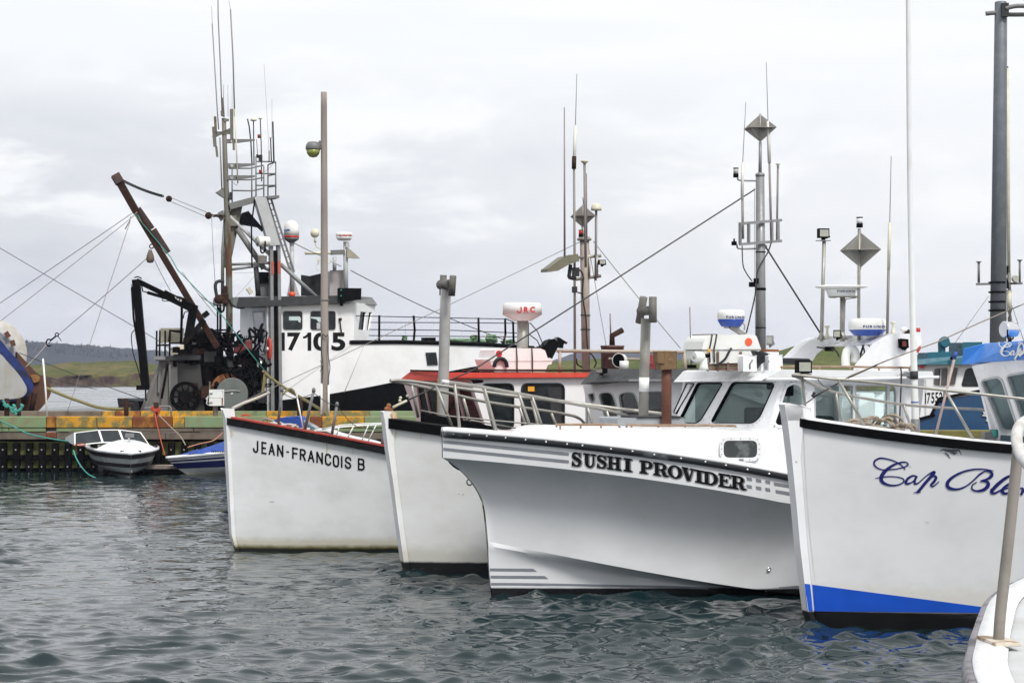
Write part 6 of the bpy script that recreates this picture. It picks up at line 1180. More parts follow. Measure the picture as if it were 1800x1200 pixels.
M = MB(); M.prism([onT(*p, fT, -.4) for p in ((745.5, 593), (766, 593), (766, 604), (745.5, 604))], T.W(0, -.4, 0)-T.W(0, 0, 0)); M.build('deck_box', M_black, trw)
M = MB()
for x in (834, 862): M.lathe(onT(x, 606, fT, -.6), [(.11, 0), (.11, .3), (.14, .31), (.14, .36)], n=10)
M.build('bitts', M_rust, trw)
def tangle(cx, cy, w_, h_, n, seed, m, name, r, v=-.5, parent=trw):
    q = random.Random(seed); M = MB()
    for k in range(n): M.tube(smooth_pts([onT(cx+q.uniform(-.5, .5)*w_, cy+q.uniform(-.5, .5)*h_, fT, v+q.uniform(-.2, .2)) for _ in range(6)], 4), r, 6)
    return M.build(name, m, parent)
nt_ = tangle(820, 600, 66, 7, 16, 3, M_netg, 'net', .05); tangle(834, 596, 14, 12, 8, 4, M_netg, 'net', .04); tangle(864, 595, 18, 12, 9, 5, M_netg, 'net', .045); tangle(895, 602, 30, 10, 6, 6, M_netg, 'net', .03); tangle(711, 597, 8, 14, 6, 8, M_netg, 'net', .03)
M = MB(); M.prism([T.V(*p, -2.6) for p in ((948, 612), (958.7, 606), (965.7, 598), (975, 596), (981, 600.6), (982, 607), (970, 629), (962, 625), (957, 612))], T.W(0, -.6, 0)-T.W(0, 0, 0)); M.prism([T.V(*p, -2.75) for p in ((981, 593), (984, 593.5), (997, 601.8), (995, 604), (991, 601), (989, 611), (985, 610), (986, 600))], T.W(0, -.3, 0)-T.W(0, 0, 0)); M.tube([T.V(984, 597, -2.8), T.V(968, 628, -2.8)], .07, 8); M.build('anchor', M_black, trw, bevel=.06)
# wheelhouse
PT0 = T.PV(.02); dT = T.W(0, -.08, 0)-T.W(0, 0, 0); dTa = T.W(.08, 0, 0)-T.W(0, 0, 0)
t1 = rr([(497.6, 546.8), (531.5, 546.8), (531.5, 579.8), (497.6, 579.8)], 5); t2 = rr([(545.8, 546.8), (589.8, 546.8), (589.8, 580), (545.8, 580)], 5); t0 = rr([(471.5, 548), (476.5, 548), (476.5, 576), (472.5, 576)], 2)
ua0, ub0 = T.loc(PT0(470, 560)).x, T.loc(PT0(620, 560)).x
PFt = plane3(PT0(619, 536), PT0(617, 600), T.V(658, 536, -1.6)); tf1 = [(630, 547.5), (641, 548.6), (637.5, 580), (626, 579)]; tf2 = [(645, 548.6), (651, 549), (645.8, 580), (641, 580)]
M = MB(); M.wall([PT0(*p) for p in ((469, 531), (620, 532), (617.5, 606), (469, 710))], [[PT0(*p) for p in q] for q in (t0, t1, t2)], dT)
M.wall([PFt(*p) for p in ((620, 532), (657, 535), (641, 604), (617.5, 604))], [[PFt(*p) for p in q] for q in (tf1, tf2)], dTa)
zt = PT0(500, 532).z; PA = T.PU(ua0)
M.prism([T.W(ua0, 0, zt), T.W(ua0, -5.2, zt), T.W(ua0, -5.2, 1.5), T.W(ua0, 0, 1.5)], dTa); M.prism([T.W(ua0, -5.2, zt), T.W(ub0+1.2, -5.2, zt), T.W(ub0+.8, -5.2, 3.5), T.W(ua0, -5.2, 3.5)], -dT); M.prism([T.W(ub0+1.1, -1.5, zt), T.W(ub0+1.1, -5.2, zt), T.W(ub0+.7, -5.2, 3.6), T.W(ub0+.7, -1.5, 3.6)], dTa)
tw = M.build('wheelhouse', M_white, trw)
for q in (t0, t1, t2): window(PT0, q, tw, 1.0, M_lgrey)
for q in (tf1, tf2): window(PFt, q, tw, .6, M_gasket)
M = MB(); M.prism([PT0(*p, -.015) for p in ((508, 556), (527, 556), (529, 560), (528, 567), (525, 566), (524, 563), (508, 563))], dT*.05); M.prism([PT0(*p, -.015) for p in ((546.5, 557), (560, 557), (575, 559), (575, 566), (560, 566), (556, 561), (546.5, 559))], dT*.05); M.build('pale_reflection_card', mat('pale blue painted reflection', (.50, .60, .61), .5), tw)  # pale patches over the panes, a painted reflection in the glass
M = MB(); M.prism([PA(*p, .02) for p in ((445, 549), (461, 548), (467.5, 621), (451, 622))], dTa*.4); M.build('door', M_dglass, tw); M = MB(); M.ring([PA(*p, .02) for p in ((446, 550), (461, 549), (467, 620.5), (451.5, 621.5))], [PA(*p, .02) for p in ((443, 546.5), (463.5, 545.5), (470, 624), (449, 625))], dTa*.5); M.build('door_frame', M_lgrey, tw)
dc = Decal(bvh_of(tw))
for ch, a, b in (('7', 505, 528), ('0', 550.5, 576), ('5', 582.5, 607)): letter(dc, ch, a, b, lambda x: 616.2, lambda x: 584.2, .035, .01)
for x in (494.8, 541.3): dc.stroke([(x+2.6, 584.2), (x+2.6, 616.2)], 6.4); dc.stroke([(x-8.6, 593.2), (x-4, 592), (x, 588.5), (x+1.5, 585)], [3.4, 4, 4.5, 4])
dc.build('registration_number', M_ink, tw)
M = MB(); M.lathe(PT0(595.5, 561, .05), [(.05, 0), (.05, .1)], T.W(1, 0, 0)-T.W(0, 0, 0), 8); M.bar(PT0(597, 561, .08), PT0(600.5, 587, .05), .035); M.bar(PT0(597, 587, .05), PT0(605, 587, .05), .04); M.build('grab_bar', M_rust, tw)
MB().box(PT0(560, 573, .08), .01, .01, .01).build('screw', M_galv, tw)
lo = [PT0(415, 541, .25), PT0(607, 533, .25), T.V(664, 536, -1.4), T.W(ub0+1.7, -5.4, zt+.02), T.W(ua0-1.0, -5.4, zt+.02)]
hi = [PT0(420, 522, .22), PT0(607, 519, .22), T.V(654, 522.5, -1.4), T.W(ub0+1.4, -5.3, zt+.30), T.W(ua0-1.0, -5.3, zt+.30)]
tr_ = slab(lo, hi, 'roof', [M_dgrey, M_grey], trw, [1, 4])
M = MB(); M.prism([PT0(*p, .35) for p in ((596, 507), (634.5, 507.5), (634.5, 526), (604, 530), (596, 526))], dT*3); M.tube([PT0(601, 526, .3), PT0(600, 537, .2)], .07, 8); bb = M.build('light_box', M_black, tr_, bevel=.02); M = MB(); [M.ball(PT0(599.5, y, .38), .03, 8) for y in (510, 520)]; M.build('green_lens', mat('green lens', (.02, .28, .20), .3), bb)
# life ring, buoys
lr = thing('life_ring', 'orange life ring hanging on the aft corner of the trawler cabin', 'life ring', PA(474, 632)); M = MB(); c = PT0(473.5, 613, .13); M.tube([c+V3((.0, 0, 0))+(T.W(1, 0, 0)-T.W(0, 0, 0))*(.05*math.cos(a))+V3((0, -.1*math.cos(a), .34*math.sin(a))) for a in np.linspace(0, 6.283, 21)[:-1]], .065, 10, closed=True); M.build('ring', mat('faded red orange ring', (.50, .055, .025), .6), lr); MB().ball(c+V3((-.05, -.12, .0)), .045, 8, (1, 1, 1.5)).build('white_band', M_plast, lr)
for px, py, r, lb in ((474, 509.5, .19, 'orange round buoy on the trawler roof beside the steel column'), (463.5, 515, .10, 'small salmon buoy on the trawler roof next to the larger one'), (513, 517.5, .13, 'half hidden red buoy on the trawler roof under the white dome')):
    b_ = thing('buoy', lb, 'buoy', T.V(px, py+8, -.9), 'buoys on the trawler roof'); MB().ball(T.V(px, py, -.9), r, 14, (1, 1, .92)).build('float', M_orange, b_); MB().lathe(T.V(px, py, -.9)+V3((0, 0, r*.85)), [(r*.2, 0), (r*.15, r*.3)], n=8).build('eye', M_orange, b_)
# funnel, poles, domes and radars on the roof
M = MB(); M.prism([tv(*p, -1.6) for p in ((581, 476.5), (603, 476), (606, 520), (581, 520))], T.W(0, -1.2, 0)-T.W(0, 0, 0)); fn = M.build('funnel', mat('grey pink funnel', (.40, .37, .36), .6, dirt=(.26, .24, .24), amt=.8, scale=2, stretch=.3), tr_, bevel=.03)
M = MB(); M.prism([tv(*p, -1.6) for p in ((529, 483), (545, 485.5), (545, 520), (529, 520))], dTa*.3); M.prism([tv(*p, -1.8) for p in ((545, 485), (566, 480), (566, 520), (552, 520), (552, 500), (545, 502))], dTa*.3); M.build('black_sheeting', M_dgrey, tr_); MB().prism([tv(*p, -2.0) for p in ((540, 500), (552, 498), (552, 520), (540, 520))], dT).build('locker', M_grey, tr_)
M = MB(); M.tube([tv(513.5, 520, -.9), tv(513, 425, -.9)], .085, 12); [M.prism([tv(*p, -.9) for p in q], dT*.3) for q in (((504, 520), (511, 488), (511, 520)), ((516, 488), (527, 520), (516, 520)))]; dpole = M.build('dome_post', M_lgrey, tr_)
c = tv(512.3, 418, -.9); q = c.y/F; M = MB(); M.lathe(c, [(4*q, -9*q), (12*q, -3.5*q), (13.3*q, -3*q), (13.3*q, 0)], n=24); M.build('dome_base', M_grey, dpole); M = MB(); M.lathe(c, [(13.5*q, 0), (13.7*q, 3*q)], n=24, mi=1); M.lathe(c, [(13.6*q, 3*q), (13.4*q, 14*q), (12.6*q, 20*q), (10.5*q, 25*q), (7*q, 29*q), (3*q, 30.6*q), (0, 31*q)], n=24); dm = M.build('satellite_dome', [M_plast, M_redplast], dpole)
dc = Decal(bvh_of(dm)); word(dc, 'Sea-a', 499.5, 510, lin((499, 406.5), (510, 405.8)), lin((499, 403.5), (510, 402.5)), .02, .2); dc.build('lettering', M_blueplast, dm)
M = MB(); M.ball(tv(553.5, 410, -1.4), .165, 14); M.tube([tv(554, 419, -1.4), tv(554, 426, -1.4)], .045, 8); M.tube(smooth_pts([tv(554, 426, -1.4), tv(556, 433, -1.4), tv(564, 438, -1.4)], 4), .018, 6); M.build('gps_ball', M_cream, tr_)
M = MB(); M.tube([tv(536, 445, -1.2), tv(583, 444.5, -1.2)], .055, 10); M.build('scanner_bar', M_cream, tr_); MB().bar(tv(582, 444, -1.2), tv(605, 443, -1.2), .2, .17).build('scanner_drive', M_grey, tr_)
M = MB(); M.box(tv(561, 458, -1.2), .13, .13, .2); M.box(tv(577, 459, -1.2), .16, .13, .2); M.tube(smooth_pts([tv(560, 463, -1.2), tv(556, 468, -1.2), tv(558, 474, -1.2), tv(565, 474, -1.2)], 4), .012, 5); M.build('horn_light', M_plast, tr_)
c = tv(605, 421, -1.2); q = c.y/F; rd = radome(c, [(0, 12.5*q), (13*q, 12.3*q), (14.5*q, 10.5*q), (14.5*q, 7*q), (14.2*q, 5*q), (13.5*q, 1.5*q), (10*q, -1.5*q), (0, -2.5*q)], 'radar', tr_, [M_plast, M_plast], 4)
dc = Decal(bvh_of(rd)); word(dc, 'Raymarine', 596, 617.5, lin((596, 415.8), (618, 415.4)), lin((596, 412.2), (618, 411.8)), .02, .2); dc.build('lettering', M_redplast, rd)
M = MB(); M.tube([tv(608, 520, -1.2), tv(607.5, 425, -1.2)], .085, 10); M.box(tv(611, 430, -1.1), .13, .1, .2); M.tube([tv(588, 452, -1.2), tv(588, 476, -1.3)], .07, 8); M.tube([tv(574, 456, -1.2), tv(600, 468, -1.2)], .02, 6); M.build('radar_post', M_lgrey, tr_)
M = MB(); M.prism([tv(*p, -1.0) for p in ((610, 437), (613, 436), (633, 454), (626, 454.5), (610, 452.5))], dT*2); M.build('sheet_reflector', mat('beige plate', (.33, .31, .24), .6, dirt=(.2, .18, .13), amt=.7, scale=5), tr_)
# gantry
gv = .25; G = lambda px, py, v=gv: T.V(px, py, v)
M = MB(); gw = T.W(0, -.34, 0)-T.W(0, 0, 0)
for q in (((475, 428), (480.3, 428), (482.5, 722), (476.6, 722)), ((488, 428), (493.2, 428), (496.6, 722), (491, 722))): M.prism([G(*p) for p in q], gw)
gc = M.build('gantry_column', M_galv, trw); M = MB(); M.prism([G(*p, .1) for p in ((480, 440), (488.5, 440), (491.5, 722), (482, 722))], gw*.2); M.build('column_web', M_black, gc); M = MB(); [M.prism([G(*p, gv+.01) for p in q], gw*.2) for q in (((476.8, 459), (481.4, 459), (481.8, 482), (477.2, 482)), ((488.3, 459), (493.6, 459), (493.9, 481), (488.7, 481)))]; M.build('orange_patch', mat('dull orange primer', (.42, .10, .06), .6, dirt=(.25, .06, .04), amt=.7, scale=6), gc)
M = MB(); M.prism([G(*p, .35) for p in ((448, 347.5), (450, 346), (468, 345.5), (493, 430), (474.5, 431), (451.5, 359))], gw*1.2); M.build('gantry_head', M_lgrey, trw, bevel=.015)
M = MB(); M.bar(G(403, 363, .1), G(450, 350.5, .1), .2, .22); M.bar(G(467, 348.5, 0), G(487, 347, 0), .8, .09); M.build('gantry_beam', M_grey, trw)
M = MB(); M.prism([G(*p, -.1) for p in ((408, 364), (427, 359), (404, 470), (396, 470), (400, 400), (402, 380))], gw); M.prism([G(*p, .05) for p in ((399, 379), (416, 379), (416, 397), (399, 397))], gw*.4); M.build('gusset', M_rustpaint, trw)
M = MB()
for a, b in (((470, 352), (511, 480)), ((477, 351), (517, 478))): M.bar(G(*a, -.3), G(*b, -.3), .07, .06)
[M.tube([G(470+41*t, 352+128*t, -.3), G(477+40*t, 351+127*t, -.3)], .018, 5) for t in np.linspace(.05, .95, 12)]; M.build('ladder', M_grey, trw)
for a, b, r, m in (((404, 380), (476, 449), .065, M_lgrey), ((417, 402), (464, 472), .10, M_grey), ((493, 464), (557, 523), .075, M_galv), ((405, 465), (476, 462), .05, M_galv), ((400, 474.5), (455, 467), .05, M_galv), ((446, 462), (476, 476), .06, M_galv), ((450, 470), (454, 520), .09, M_dgrey)): MB().tube([G(*a, 0), G(*b, 0)], r, 10).build('strut', m, trw)
MB().tube(smooth_pts([G(449, 345, .3), G(445, 372, .3), G(442, 400, .3), G(443, 470, .3)], 4), .03, 6).build('hose', M_black, trw)
M = MB(); M.prism([G(*p, .1) for p in ((429, 373), (432, 372.5), (434, 374.5), (436.5, 370.5), (458, 396), (462, 402), (465, 406), (457, 398.5), (421, 392.5))], gw*1.5); M.build('folded_shape', M_black, trw)
M = MB(); M.lathe(G(452.5, 424, .4), [(.16, 0), (.185, .02), (.185, .42), (.15, .44)], T.W(1, -.3, 0)-T.W(0, 0, 0), 18); fl_ = M.build('flood_light', M_plast, trw); MB().lathe(G(452.3, 424, .4), [(.165, 0), (0, -.01)], T.W(1, -.3, 0)-T.W(0, 0, 0), 18).build('lens', M_lens, fl_); M = MB(); M.tube(smooth_pts([G(458, 433, .45), G(459, 443, .45), G(463, 444, .45), G(466, 438, .45), G(466, 424, .6)], 4), .03, 6); M.build('yoke', M_black, fl_)
M = MB(); M.lathe(G(461, 463, .2), [(.155, 0), (.165, .25), (.175, .25), (.175, .29)], n=16); M.build('bucket', M_plast, trw)
M = MB(); M.prism([G(*p, -.2) for p in ((452, 478), (474, 478), (475, 497), (452, 498))], gw); M.build('black_box', M_black, trw); M = MB(); M.prism([G(*p, -.3) for p in ((457, 498), (476, 496), (492, 520), (455, 520))], gw*2); M.build('mast_pedestal', M_grey, trw); MB().bar(G(435.5, 506, -.2), G(442, 516, -.2), .16, .14).build('lamp_box', M_cream, trw)
# mast with its arms and aerials
ms = lambda px, py, v=.0: T.V(px, py, v)
M = MB(); M.tube([ms(404.5, 712), ms(402.5, 480), ms(399.5, 380), ms(396, 290), ms(393.5, 208)], [.12, .115, .105, .09, .075], 12); mt = M.build('mast', M_rustpaint, trw)
M = MB(); M.tube([ms(391, 520, -.15), ms(391.5, 440, -.15), ms(396, 380, -.15)], .06, 8); M.tube([ms(388, 600, -.1), ms(388, 540, -.1)], .035, 6); M.build('back_pipe', M_galv, mt)
for y, w_ in ((248, 6), (291, 6.5), (312, 6.5)):
    M = MB(); k = T.V(400, y, 0).y/F; M.prism([ms(*p, .06) for p in ((396, y-w_*.6), (448, y-w_*.55), (448, y-w_*.1), (420, y+w_*.5), (396, y+w_*.65))], gw*.35); M.lathe(ms(407.5, y+.5, .08), [(.055, 0), (.055, .03)], T.W(0, 1, 0)-T.W(0, 0, 0), 12, 1); M.build('cross_arm', [M_grey, M_lgrey], mt)
M = MB()
for a, b, w1_, in (((378, 205), (379.5, 233), .08), ((375.5, 223), (378, 258), .11), ((380, 257), (382, 276), .07), ((407, 192), (407.5, 244), .11), ((410.3, 244), (411, 264), .07), ((391.5, 172), (393.5, 206), .055), ((390, 195), (391, 204), .09)): M.bar(ms(*a, .1), ms(*b, .1), w1_, .08, V3((0, 1, 0)))
for a, b in (((374, 241.5), (408, 226)), ((374, 233.5), (405, 234)), ((393, 212), (402, 211)), ((395, 230), (404, 233))): M.bar(ms(*a, .05), ms(*b, .05), .09, .09)
M.build('aerial_bracket', M_rustpaint, mt)
M = MB(); M.prism([ms(*p, .12) for p in ((380, 338), (393, 330), (395, 348), (388, 344))], gw*.6); M.prism([ms(*p, .1) for p in ((385, 373), (393, 369), (395, 384), (390, 388), (384, 378))], gw*.8); M.build('mast_horn', M_grey, mt)
for pts, r in (([(384.5, 228), (382, 195), (373, 42)], .022), ([(373, 42), (372, 11)], .008), ([(390.5, 205), (387.5, 120), (383.5, 30), (382.8, -30)], .022), ([(412.5, 205), (409.5, 100), (405.2, 17)], .026), ([(405.2, 17), (402, 0), (399, -25)], .007), ([(386.5, 242), (388, 280), (390, 332)], .026), ([(393, 172), (393.3, 149)], .01), ([(401, 205), (400.5, 150)], .008), ([(408, 192), (408, 148)], .006), ([(472.5, 265), (471.5, 240), (464, 112)], .006), ([(478, 243), (478, 174)], .006)): whip([ms(*p, .12) for p in pts], r, mt)
whip([ms(413, 192, .15), ms(415.5, 260, .15), ms(418, 322, .15)], .028, mt, M_cream)
M = MB()
for q in ([(442.6, 292), (442.6, 348)], [(450, 275), (450, 348)], [(463.7, 292), (463.7, 346)], [(471, 290), (471, 348)], [(484.7, 288), (484.7, 348)], [(408, 297), (408, 356)], [(408.7, 335), (443, 335.5), (463.7, 331)], [(402, 296), (440, 296), (463, 290.5)], [(450.5, 305), (484.7, 305.5)], [(471, 309), (484.7, 306)], [(450.5, 326), (484.7, 326)], [(471, 329), (484.7, 327)], [(450.5, 284), (484.5, 284.5), (484.7, 288)], [(471, 290), (484, 284.8)], [(399, 316), (443, 316), (463.7, 312)]): M.tube([ms(x, y, .1 if x < 465 else -.25) for x, y in q], .026, 6)
M.build('lookout_cage', M_grey, mt)
for q, r in (([(435, 209), (438, 222), (441, 250), (443, 290)], .026), ([(445.5, 212), (446.5, 290)], .022), ([(457.5, 209), (459, 250), (460, 319)], .02), ([(479.5, 214), (481.5, 284)], .03), ([(475.6, 243), (477, 284)], .024), ([(473, 265), (473, 284)], .02), ([(451, 245), (453, 275)], .012)): whip([ms(*p, .0) for p in q], r, mt, M_dgrey, 'aerial_stalk')
M = MB(); M.lathe(ms(445.5, 212, 0), [(.08, -.02), (.115, 0), (.10, .05), (.05, .075), (0, .08)], n=14); M.lathe(ms(457.5, 209, 0), [(.02, -.03), (.075, .01), (.07, .025)], n=12); M.lathe(ms(475.6, 243, 0), [(.05, 0), (.05, .02)], n=10); M.build('gps_dome', M_cream, mt)
for x, y in ((455.5, 240), (458, 302)): M = MB(); M.lathe(ms(x, y+3, .05), [(.055, 0), (.06, .10), (.05, .13)], n=10); M.build('red_lamp', mat('dull red lamp', (.33, .04, .035), .3, dirt=(.1, .05, .04), amt=.6, scale=20), mt)
M = MB(); M.box(ms(456, 275, .0), .2, .15, .10); M.box(ms(458, 281, .0), .12, .15, .12); M.box(ms(452, 273, .1), .06, .06, .06); M.box(ms(406, 342, .1), .1, .1, .16); M.box(ms(404, 349, .1), .1, .1, .1); M.build('camera', M_dgrey, mt)
M = MB(); M.tube(smooth_pts([ms(410, 320, .1), ms(415, 326, .1), ms(418, 322, .1)], 4), .008, 5); M.tube(smooth_pts([ms(480, 288, 0), ms(474, 295, 0), ms(465, 302, 0)], 4), .006, 5); M.tube(smooth_pts([ms(403, 525, .15), ms(408, 535, .15), ms(418, 541, .15), ms(430, 541, .1)], 4), .035, 6); M.build('cable', M_wire, mt)
# derrick boom, tackle
bm_ = lambda px, py, v=.9: T.V(px, py, v)
M = MB(); M.bar(bm_(206, 313), bm_(240, 373), .24, .24, V3((0, 1, 0))); M.bar(bm_(236, 366), bm_(382, 610), .20, .22, V3((0, 1, 0))); bo = M.build('derrick_boom', M_rust, trw, bevel=.02)
M = MB(); M.bar(bm_(243, 366), bm_(268, 402), .16, .2, V3((0, 1, 0))); M.bar(bm_(270, 403), bm_(296, 444), .17, .2, V3((0, 1, 0))); M.bar(bm_(200, 318), bm_(213, 311), .32, .3, V3((0, 1, 0))); M.build('boom_doubler', mat('dark rust plate', (.05, .03, .025), .8, dirt=(.09, .04, .03), amt=.8, scale=5, bump=.4), bo)
def chain(name, a, b, n, r, parent, m=M_wire, sag=.0):
    M = MB()
    for i in range(n):
        t = (i+.5)/n; c = a.lerp(b, t)-V3((0, 0, sag*4*t*(1-t))); d = (b-a).normalized(); s = d.orthogonal().normalized() if i % 2 else d.cross(d.orthogonal().normalized()); l = (b-a).length/n*.72
        M.tube([c+d*(l*math.cos(x))+s*(r*2.6*math.sin(x)) for x in np.linspace(0, 6.283, 9)[:-1]], r, 5, closed=True)
    return M.build(name, m, parent)
chain('boom_chain', bm_(213, 316), bm_(287, 345), 26, .018, bo, M_black, .05)
def block(name, p, r, parent, m=M_rustl, sc=(1, .5, 1)):
    M = MB(); M.ball(p, r, 14, sc); M.lathe(V3(p)-V3((0, r*.55, 0)), [(r*.3, 0), (r*.2, .03)], (0, -1, 0), 8); return M.build(name, m, parent)
block('tackle_block', bm_(297, 349.5), .11, bo, M_rust); block('tackle_block', bm_(366.5, 379, .5), .125, bo, M_rust)
wire('tackle_wire', [bm_(302, 348), bm_(363, 373, .5)], .011, M_wiret, bo); wire('tackle_wire', [bm_(299, 354), bm_(351, 376, .5), bm_(362, 381, .5)], .011, M_wiret, bo); chain('mast_chain', bm_(373, 379, .5), T.V(394, 380, .1), 6, .02, bo, M_rust); wire('tackle_wire', [bm_(372, 383, .5), bm_(374.5, 440, .5), bm_(378, 495, .3)], .010, M_wiret, bo)
M = MB(); pb_ = bm_(264, 450); M.lathe(pb_, [(.0, -.24), (.10, -.22), (.145, -.12), (.12, .02), (.07, .16), (.045, .22)], n=14); hb2 = M.build('hanging_block', mat('brown cast block', (.13, .10, .075), .7, dirt=(.08, .05, .035), amt=.8, scale=8), bo); M = MB(); c = bm_(266.5, 433); M.tube([c+V3((.07*math.cos(x), 0, .07*math.sin(x))) for x in np.linspace(0, 6.283, 13)[:-1]], .02, 6, closed=True); M.build('shackle', M_black, hb2)
LB = lambda px, py, D=71.0: P(px, py, D)
for a, b, r, m in ((bm_(232, 375), LB(-120, 612), .011, M_wire), (bm_(236, 379), LB(-90, 634), .011, M_wiret), (bm_(229, 388), bm_(112, 742, .6), .010, M_wiret), (bm_(257, 455), LB(86, 602), .011, M_wire), (LB(84, 603), LB(45, 645), .018, M_ropew), (bm_(271, 456), bm_(300, 512, .8), .010, M_wire), (LB(-230, 299), bm_(276, 597, .6), .012, M_wire), (bm_(276, 597, .6), bm_(322, 624, .6), .012, M_wire), (LB(34, 620), bm_(275, 710, .4), .014, M_wire), (LB(50, 653), bm_(170, 684, .4), .010, M_wire), (bm_(320, 478), T.V(380, 555, .7), .012, M_wiret), (T.V(616, 475, -1.0), T.V(760, 546, -1.0), .016, M_wire), (T.V(760, 546, -1.0), onT(895, 600, fT, -1.0), .016, M_wire), (T.V(497, 416, -.5), T.V(565, 450, -1), .014, M_wire), (T.V(350, 519, .8), T.V(382, 537, .4), .014, M_wire), (T.V(410, 526, .3), T.V(446, 486, .1), .006, M_wiret), (T.V(402, 478, .1), T.V(450, 478, .1), .005, M_wiret)): wire('rigging_wire', [a, b], r, m, trw, .03, 5)
wire('green_line', [bm_(237, 377, 1.05), bm_(243, 379, 1.06), bm_(249, 391, 1.06), bm_(300, 452, 1.06), bm_(312, 474, 1.06), T.V(392, 556, 1.0), T.V(440, 620, 1.0), T.V(466, 652, 1.0)], .016, M_ropeg, trw); M = MB(); M.tube([bm_(230, 380, 1.), bm_(228, 388, 1.), bm_(220, 403, 1.)], .02, 6); M.tube([bm_(241, 373, 1.08), bm_(236, 377, 1.08), bm_(249, 391, 1.08)], .02, 6); M.build('line_end', M_rope, trw)
for a, b in ((bm_(10, 553, 0), None),): pass
M = MB(); c = LB(86, 602); M.tube([c+V3((.09*math.cos(x), 0, .12*math.sin(x))) for x in np.linspace(.6, 5.4, 12)], .025, 6); c = LB(100, 588); M.tube([c+V3((.06*math.cos(x), 0, .06*math.sin(x))) for x in np.linspace(0, 6.283, 11)[:-1]], .02, 6, closed=True); M.tube([LB(101, 590), LB(108, 599)], .014, 5); M.tube([LB(88, 599), LB(99, 590)], .03, 6); M.build('rigging_hook', M_black, trw)
# knuckle crane
kc = lambda px, py, v=1.1: T.V(px, py, v)
M = MB(); M.bar(kc(239, 491), kc(256, 682), .26, .24, V3((0, 1, 0))); ka = M.build('crane_arm', M_black, trw, bevel=.02)
M = MB(); M.bar(kc(240, 493), kc(291, 518), .17, .17, V3((0, 1, 0))); M.bar(kc(287, 516), kc(337, 541), .28, .24, V3((0, 1, 0))); M.build('crane_boom', M_black, ka, bevel=.02)
M = MB(); M.bar(kc(341, 536, 1.0), kc(328, 612, 1.0), .26, .26, V3((0, 1, 0))); M.tube([kc(231.5, 505), kc(235, 560), kc(249, 645)], .04, 6); M.tube([kc(232, 505), kc(230.5, 500)], .015, 5); M.tube([kc(248, 497), kc(251, 512), kc(259, 514)], .025, 6); M.tube([kc(259, 514), kc(296, 525)], .055, 8); M.tube([kc(318, 605), kc(319.5, 555), kc(319.5, 537)], .045, 8); M.build('crane_ram', M_black, ka)
M = MB(); M.tube(smooth_pts([kc(236, 580), kc(231, 590), kc(234, 620), kc(243, 650), kc(250, 680)], 5), .018, 6); M.tube(smooth_pts([kc(236, 488), kc(243, 486.5), kc(249, 490)], 4), .02, 6); M.tube(smooth_pts([kc(305, 527), kc(288, 525), kc(286, 529), kc(300, 529)], 4), .015, 5); M.tube(smooth_pts([kc(322, 560), kc(325, 549), kc(333, 547)], 4), .02, 5); M.tube(smooth_pts([kc(306, 520), kc(320, 523), kc(330, 530)], 4), .02, 5); M.build('crane_hose', M_black, ka)
M = MB(); M.box(kc(251, 681), .4, .25, .16); M.tube([kc(256, 684), kc(256, 700), kc(257.5, 704)], .03, 6); M.build('crane_hook', M_rustblack, ka)
dcr = MB(); dcr.prism([kc(*p, 1.24) for p in ((307, 520.5), (309.5, 522), (311, 526), (308.5, 524.6))], dT*.1); dcr.prism([kc(*p, 1.24) for p in ((312, 524), (315, 525.3), (313.6, 528.4), (311.6, 527))], dT*.1); dcr.prism([kc(*p, 1.24) for p in ((316.5, 525.5), (320, 527), (318.5, 530.5), (316, 529))], dT*.1); dcr.build('crane_lettering', M_lgrey, ka)
M = MB(); M.bar(kc(359, 562, 1.2), kc(322, 607, 1.2), .16, .16, V3((0, 1, 0))); M.box(kc(320, 609.5, 1.3), .12, .1, .16, mi=1); M.bar(kc(366, 549, 1.2), kc(357, 556, 1.2), .17, .15, V3((0, 1, 0))); M.build('hydraulic_ram', [M_rustblack, M_cream], trw)
# winches and machinery on the aft deck
M = MB(); M.prism([T.V(*p, .35) for p in ((247, 722), (281, 633), (312, 635), (312, 722))], T.W(0, -.10, 0)-T.W(0, 0, 0)); M.prism([T.V(*p, .3) for p in ((312, 638), (352, 640), (360, 722), (312, 722))], T.W(0, -.1, 0)-T.W(0, 0, 0), 1); aw = M.build('net_gallows', [mat('dull grey steel', (.17, .165, .16), .6, dirt=(.13, .11, .10), amt=.8, scale=2, stretch=.4, spot=(.10, .05, .03), spot_lo=.68), mat('dark recess shade', (.05, .05, .049), .6, spec=.2, dirt=(.03, .025, .02), amt=.8, scale=2, stretch=.4)], trw)  # second plate is coloured dark to stand for the shaded recess
M = MB(); [M.bar(T.V(*a, .42), T.V(*b, .42), .08, .08) for a, b in (((281, 634), (279, 690)), ((298, 636), (299.5, 722)), ((254, 722), (280.5, 640)))]; M.build('gallows_rib', M_grey, aw); MB().bar(T.V(273, 630, .5), T.V(352, 628, .5), .14, .16).build('gallows_beam', M_dgrey, aw); MB().tube([T.V(295, 640, .5), T.V(284, 700, .6)], .045, 6).build('gallows_hose', M_black, aw)
c = T.V(326, 697, .55); q = c.y/F; ax = (T.W(0, 1, 0)-T.W(0, 0, 0))
M = MB(); sx = T.W(1, 0, 0)-T.W(0, 0, 0)
for r_, th in ((25, .05), (21.5, .03)): M.tube([c+sx*(r_*q*math.cos(a))+V3((0, 0, r_*q*math.sin(a))) for a in np.linspace(0, 6.283, 29)[:-1]], th, 6, closed=True)
[M.tube([c, c+sx*(24*q*math.cos(a))+V3((0, 0, 24*q*math.sin(a)))], .03, 5) for a in np.linspace(0, 6.283, 11)[:-1]]; M.lathe(c-ax*.5, [(11*q, 0), (11*q, .6)], ax, 14); M.build('winch_wheel', M_rustblack, trw)
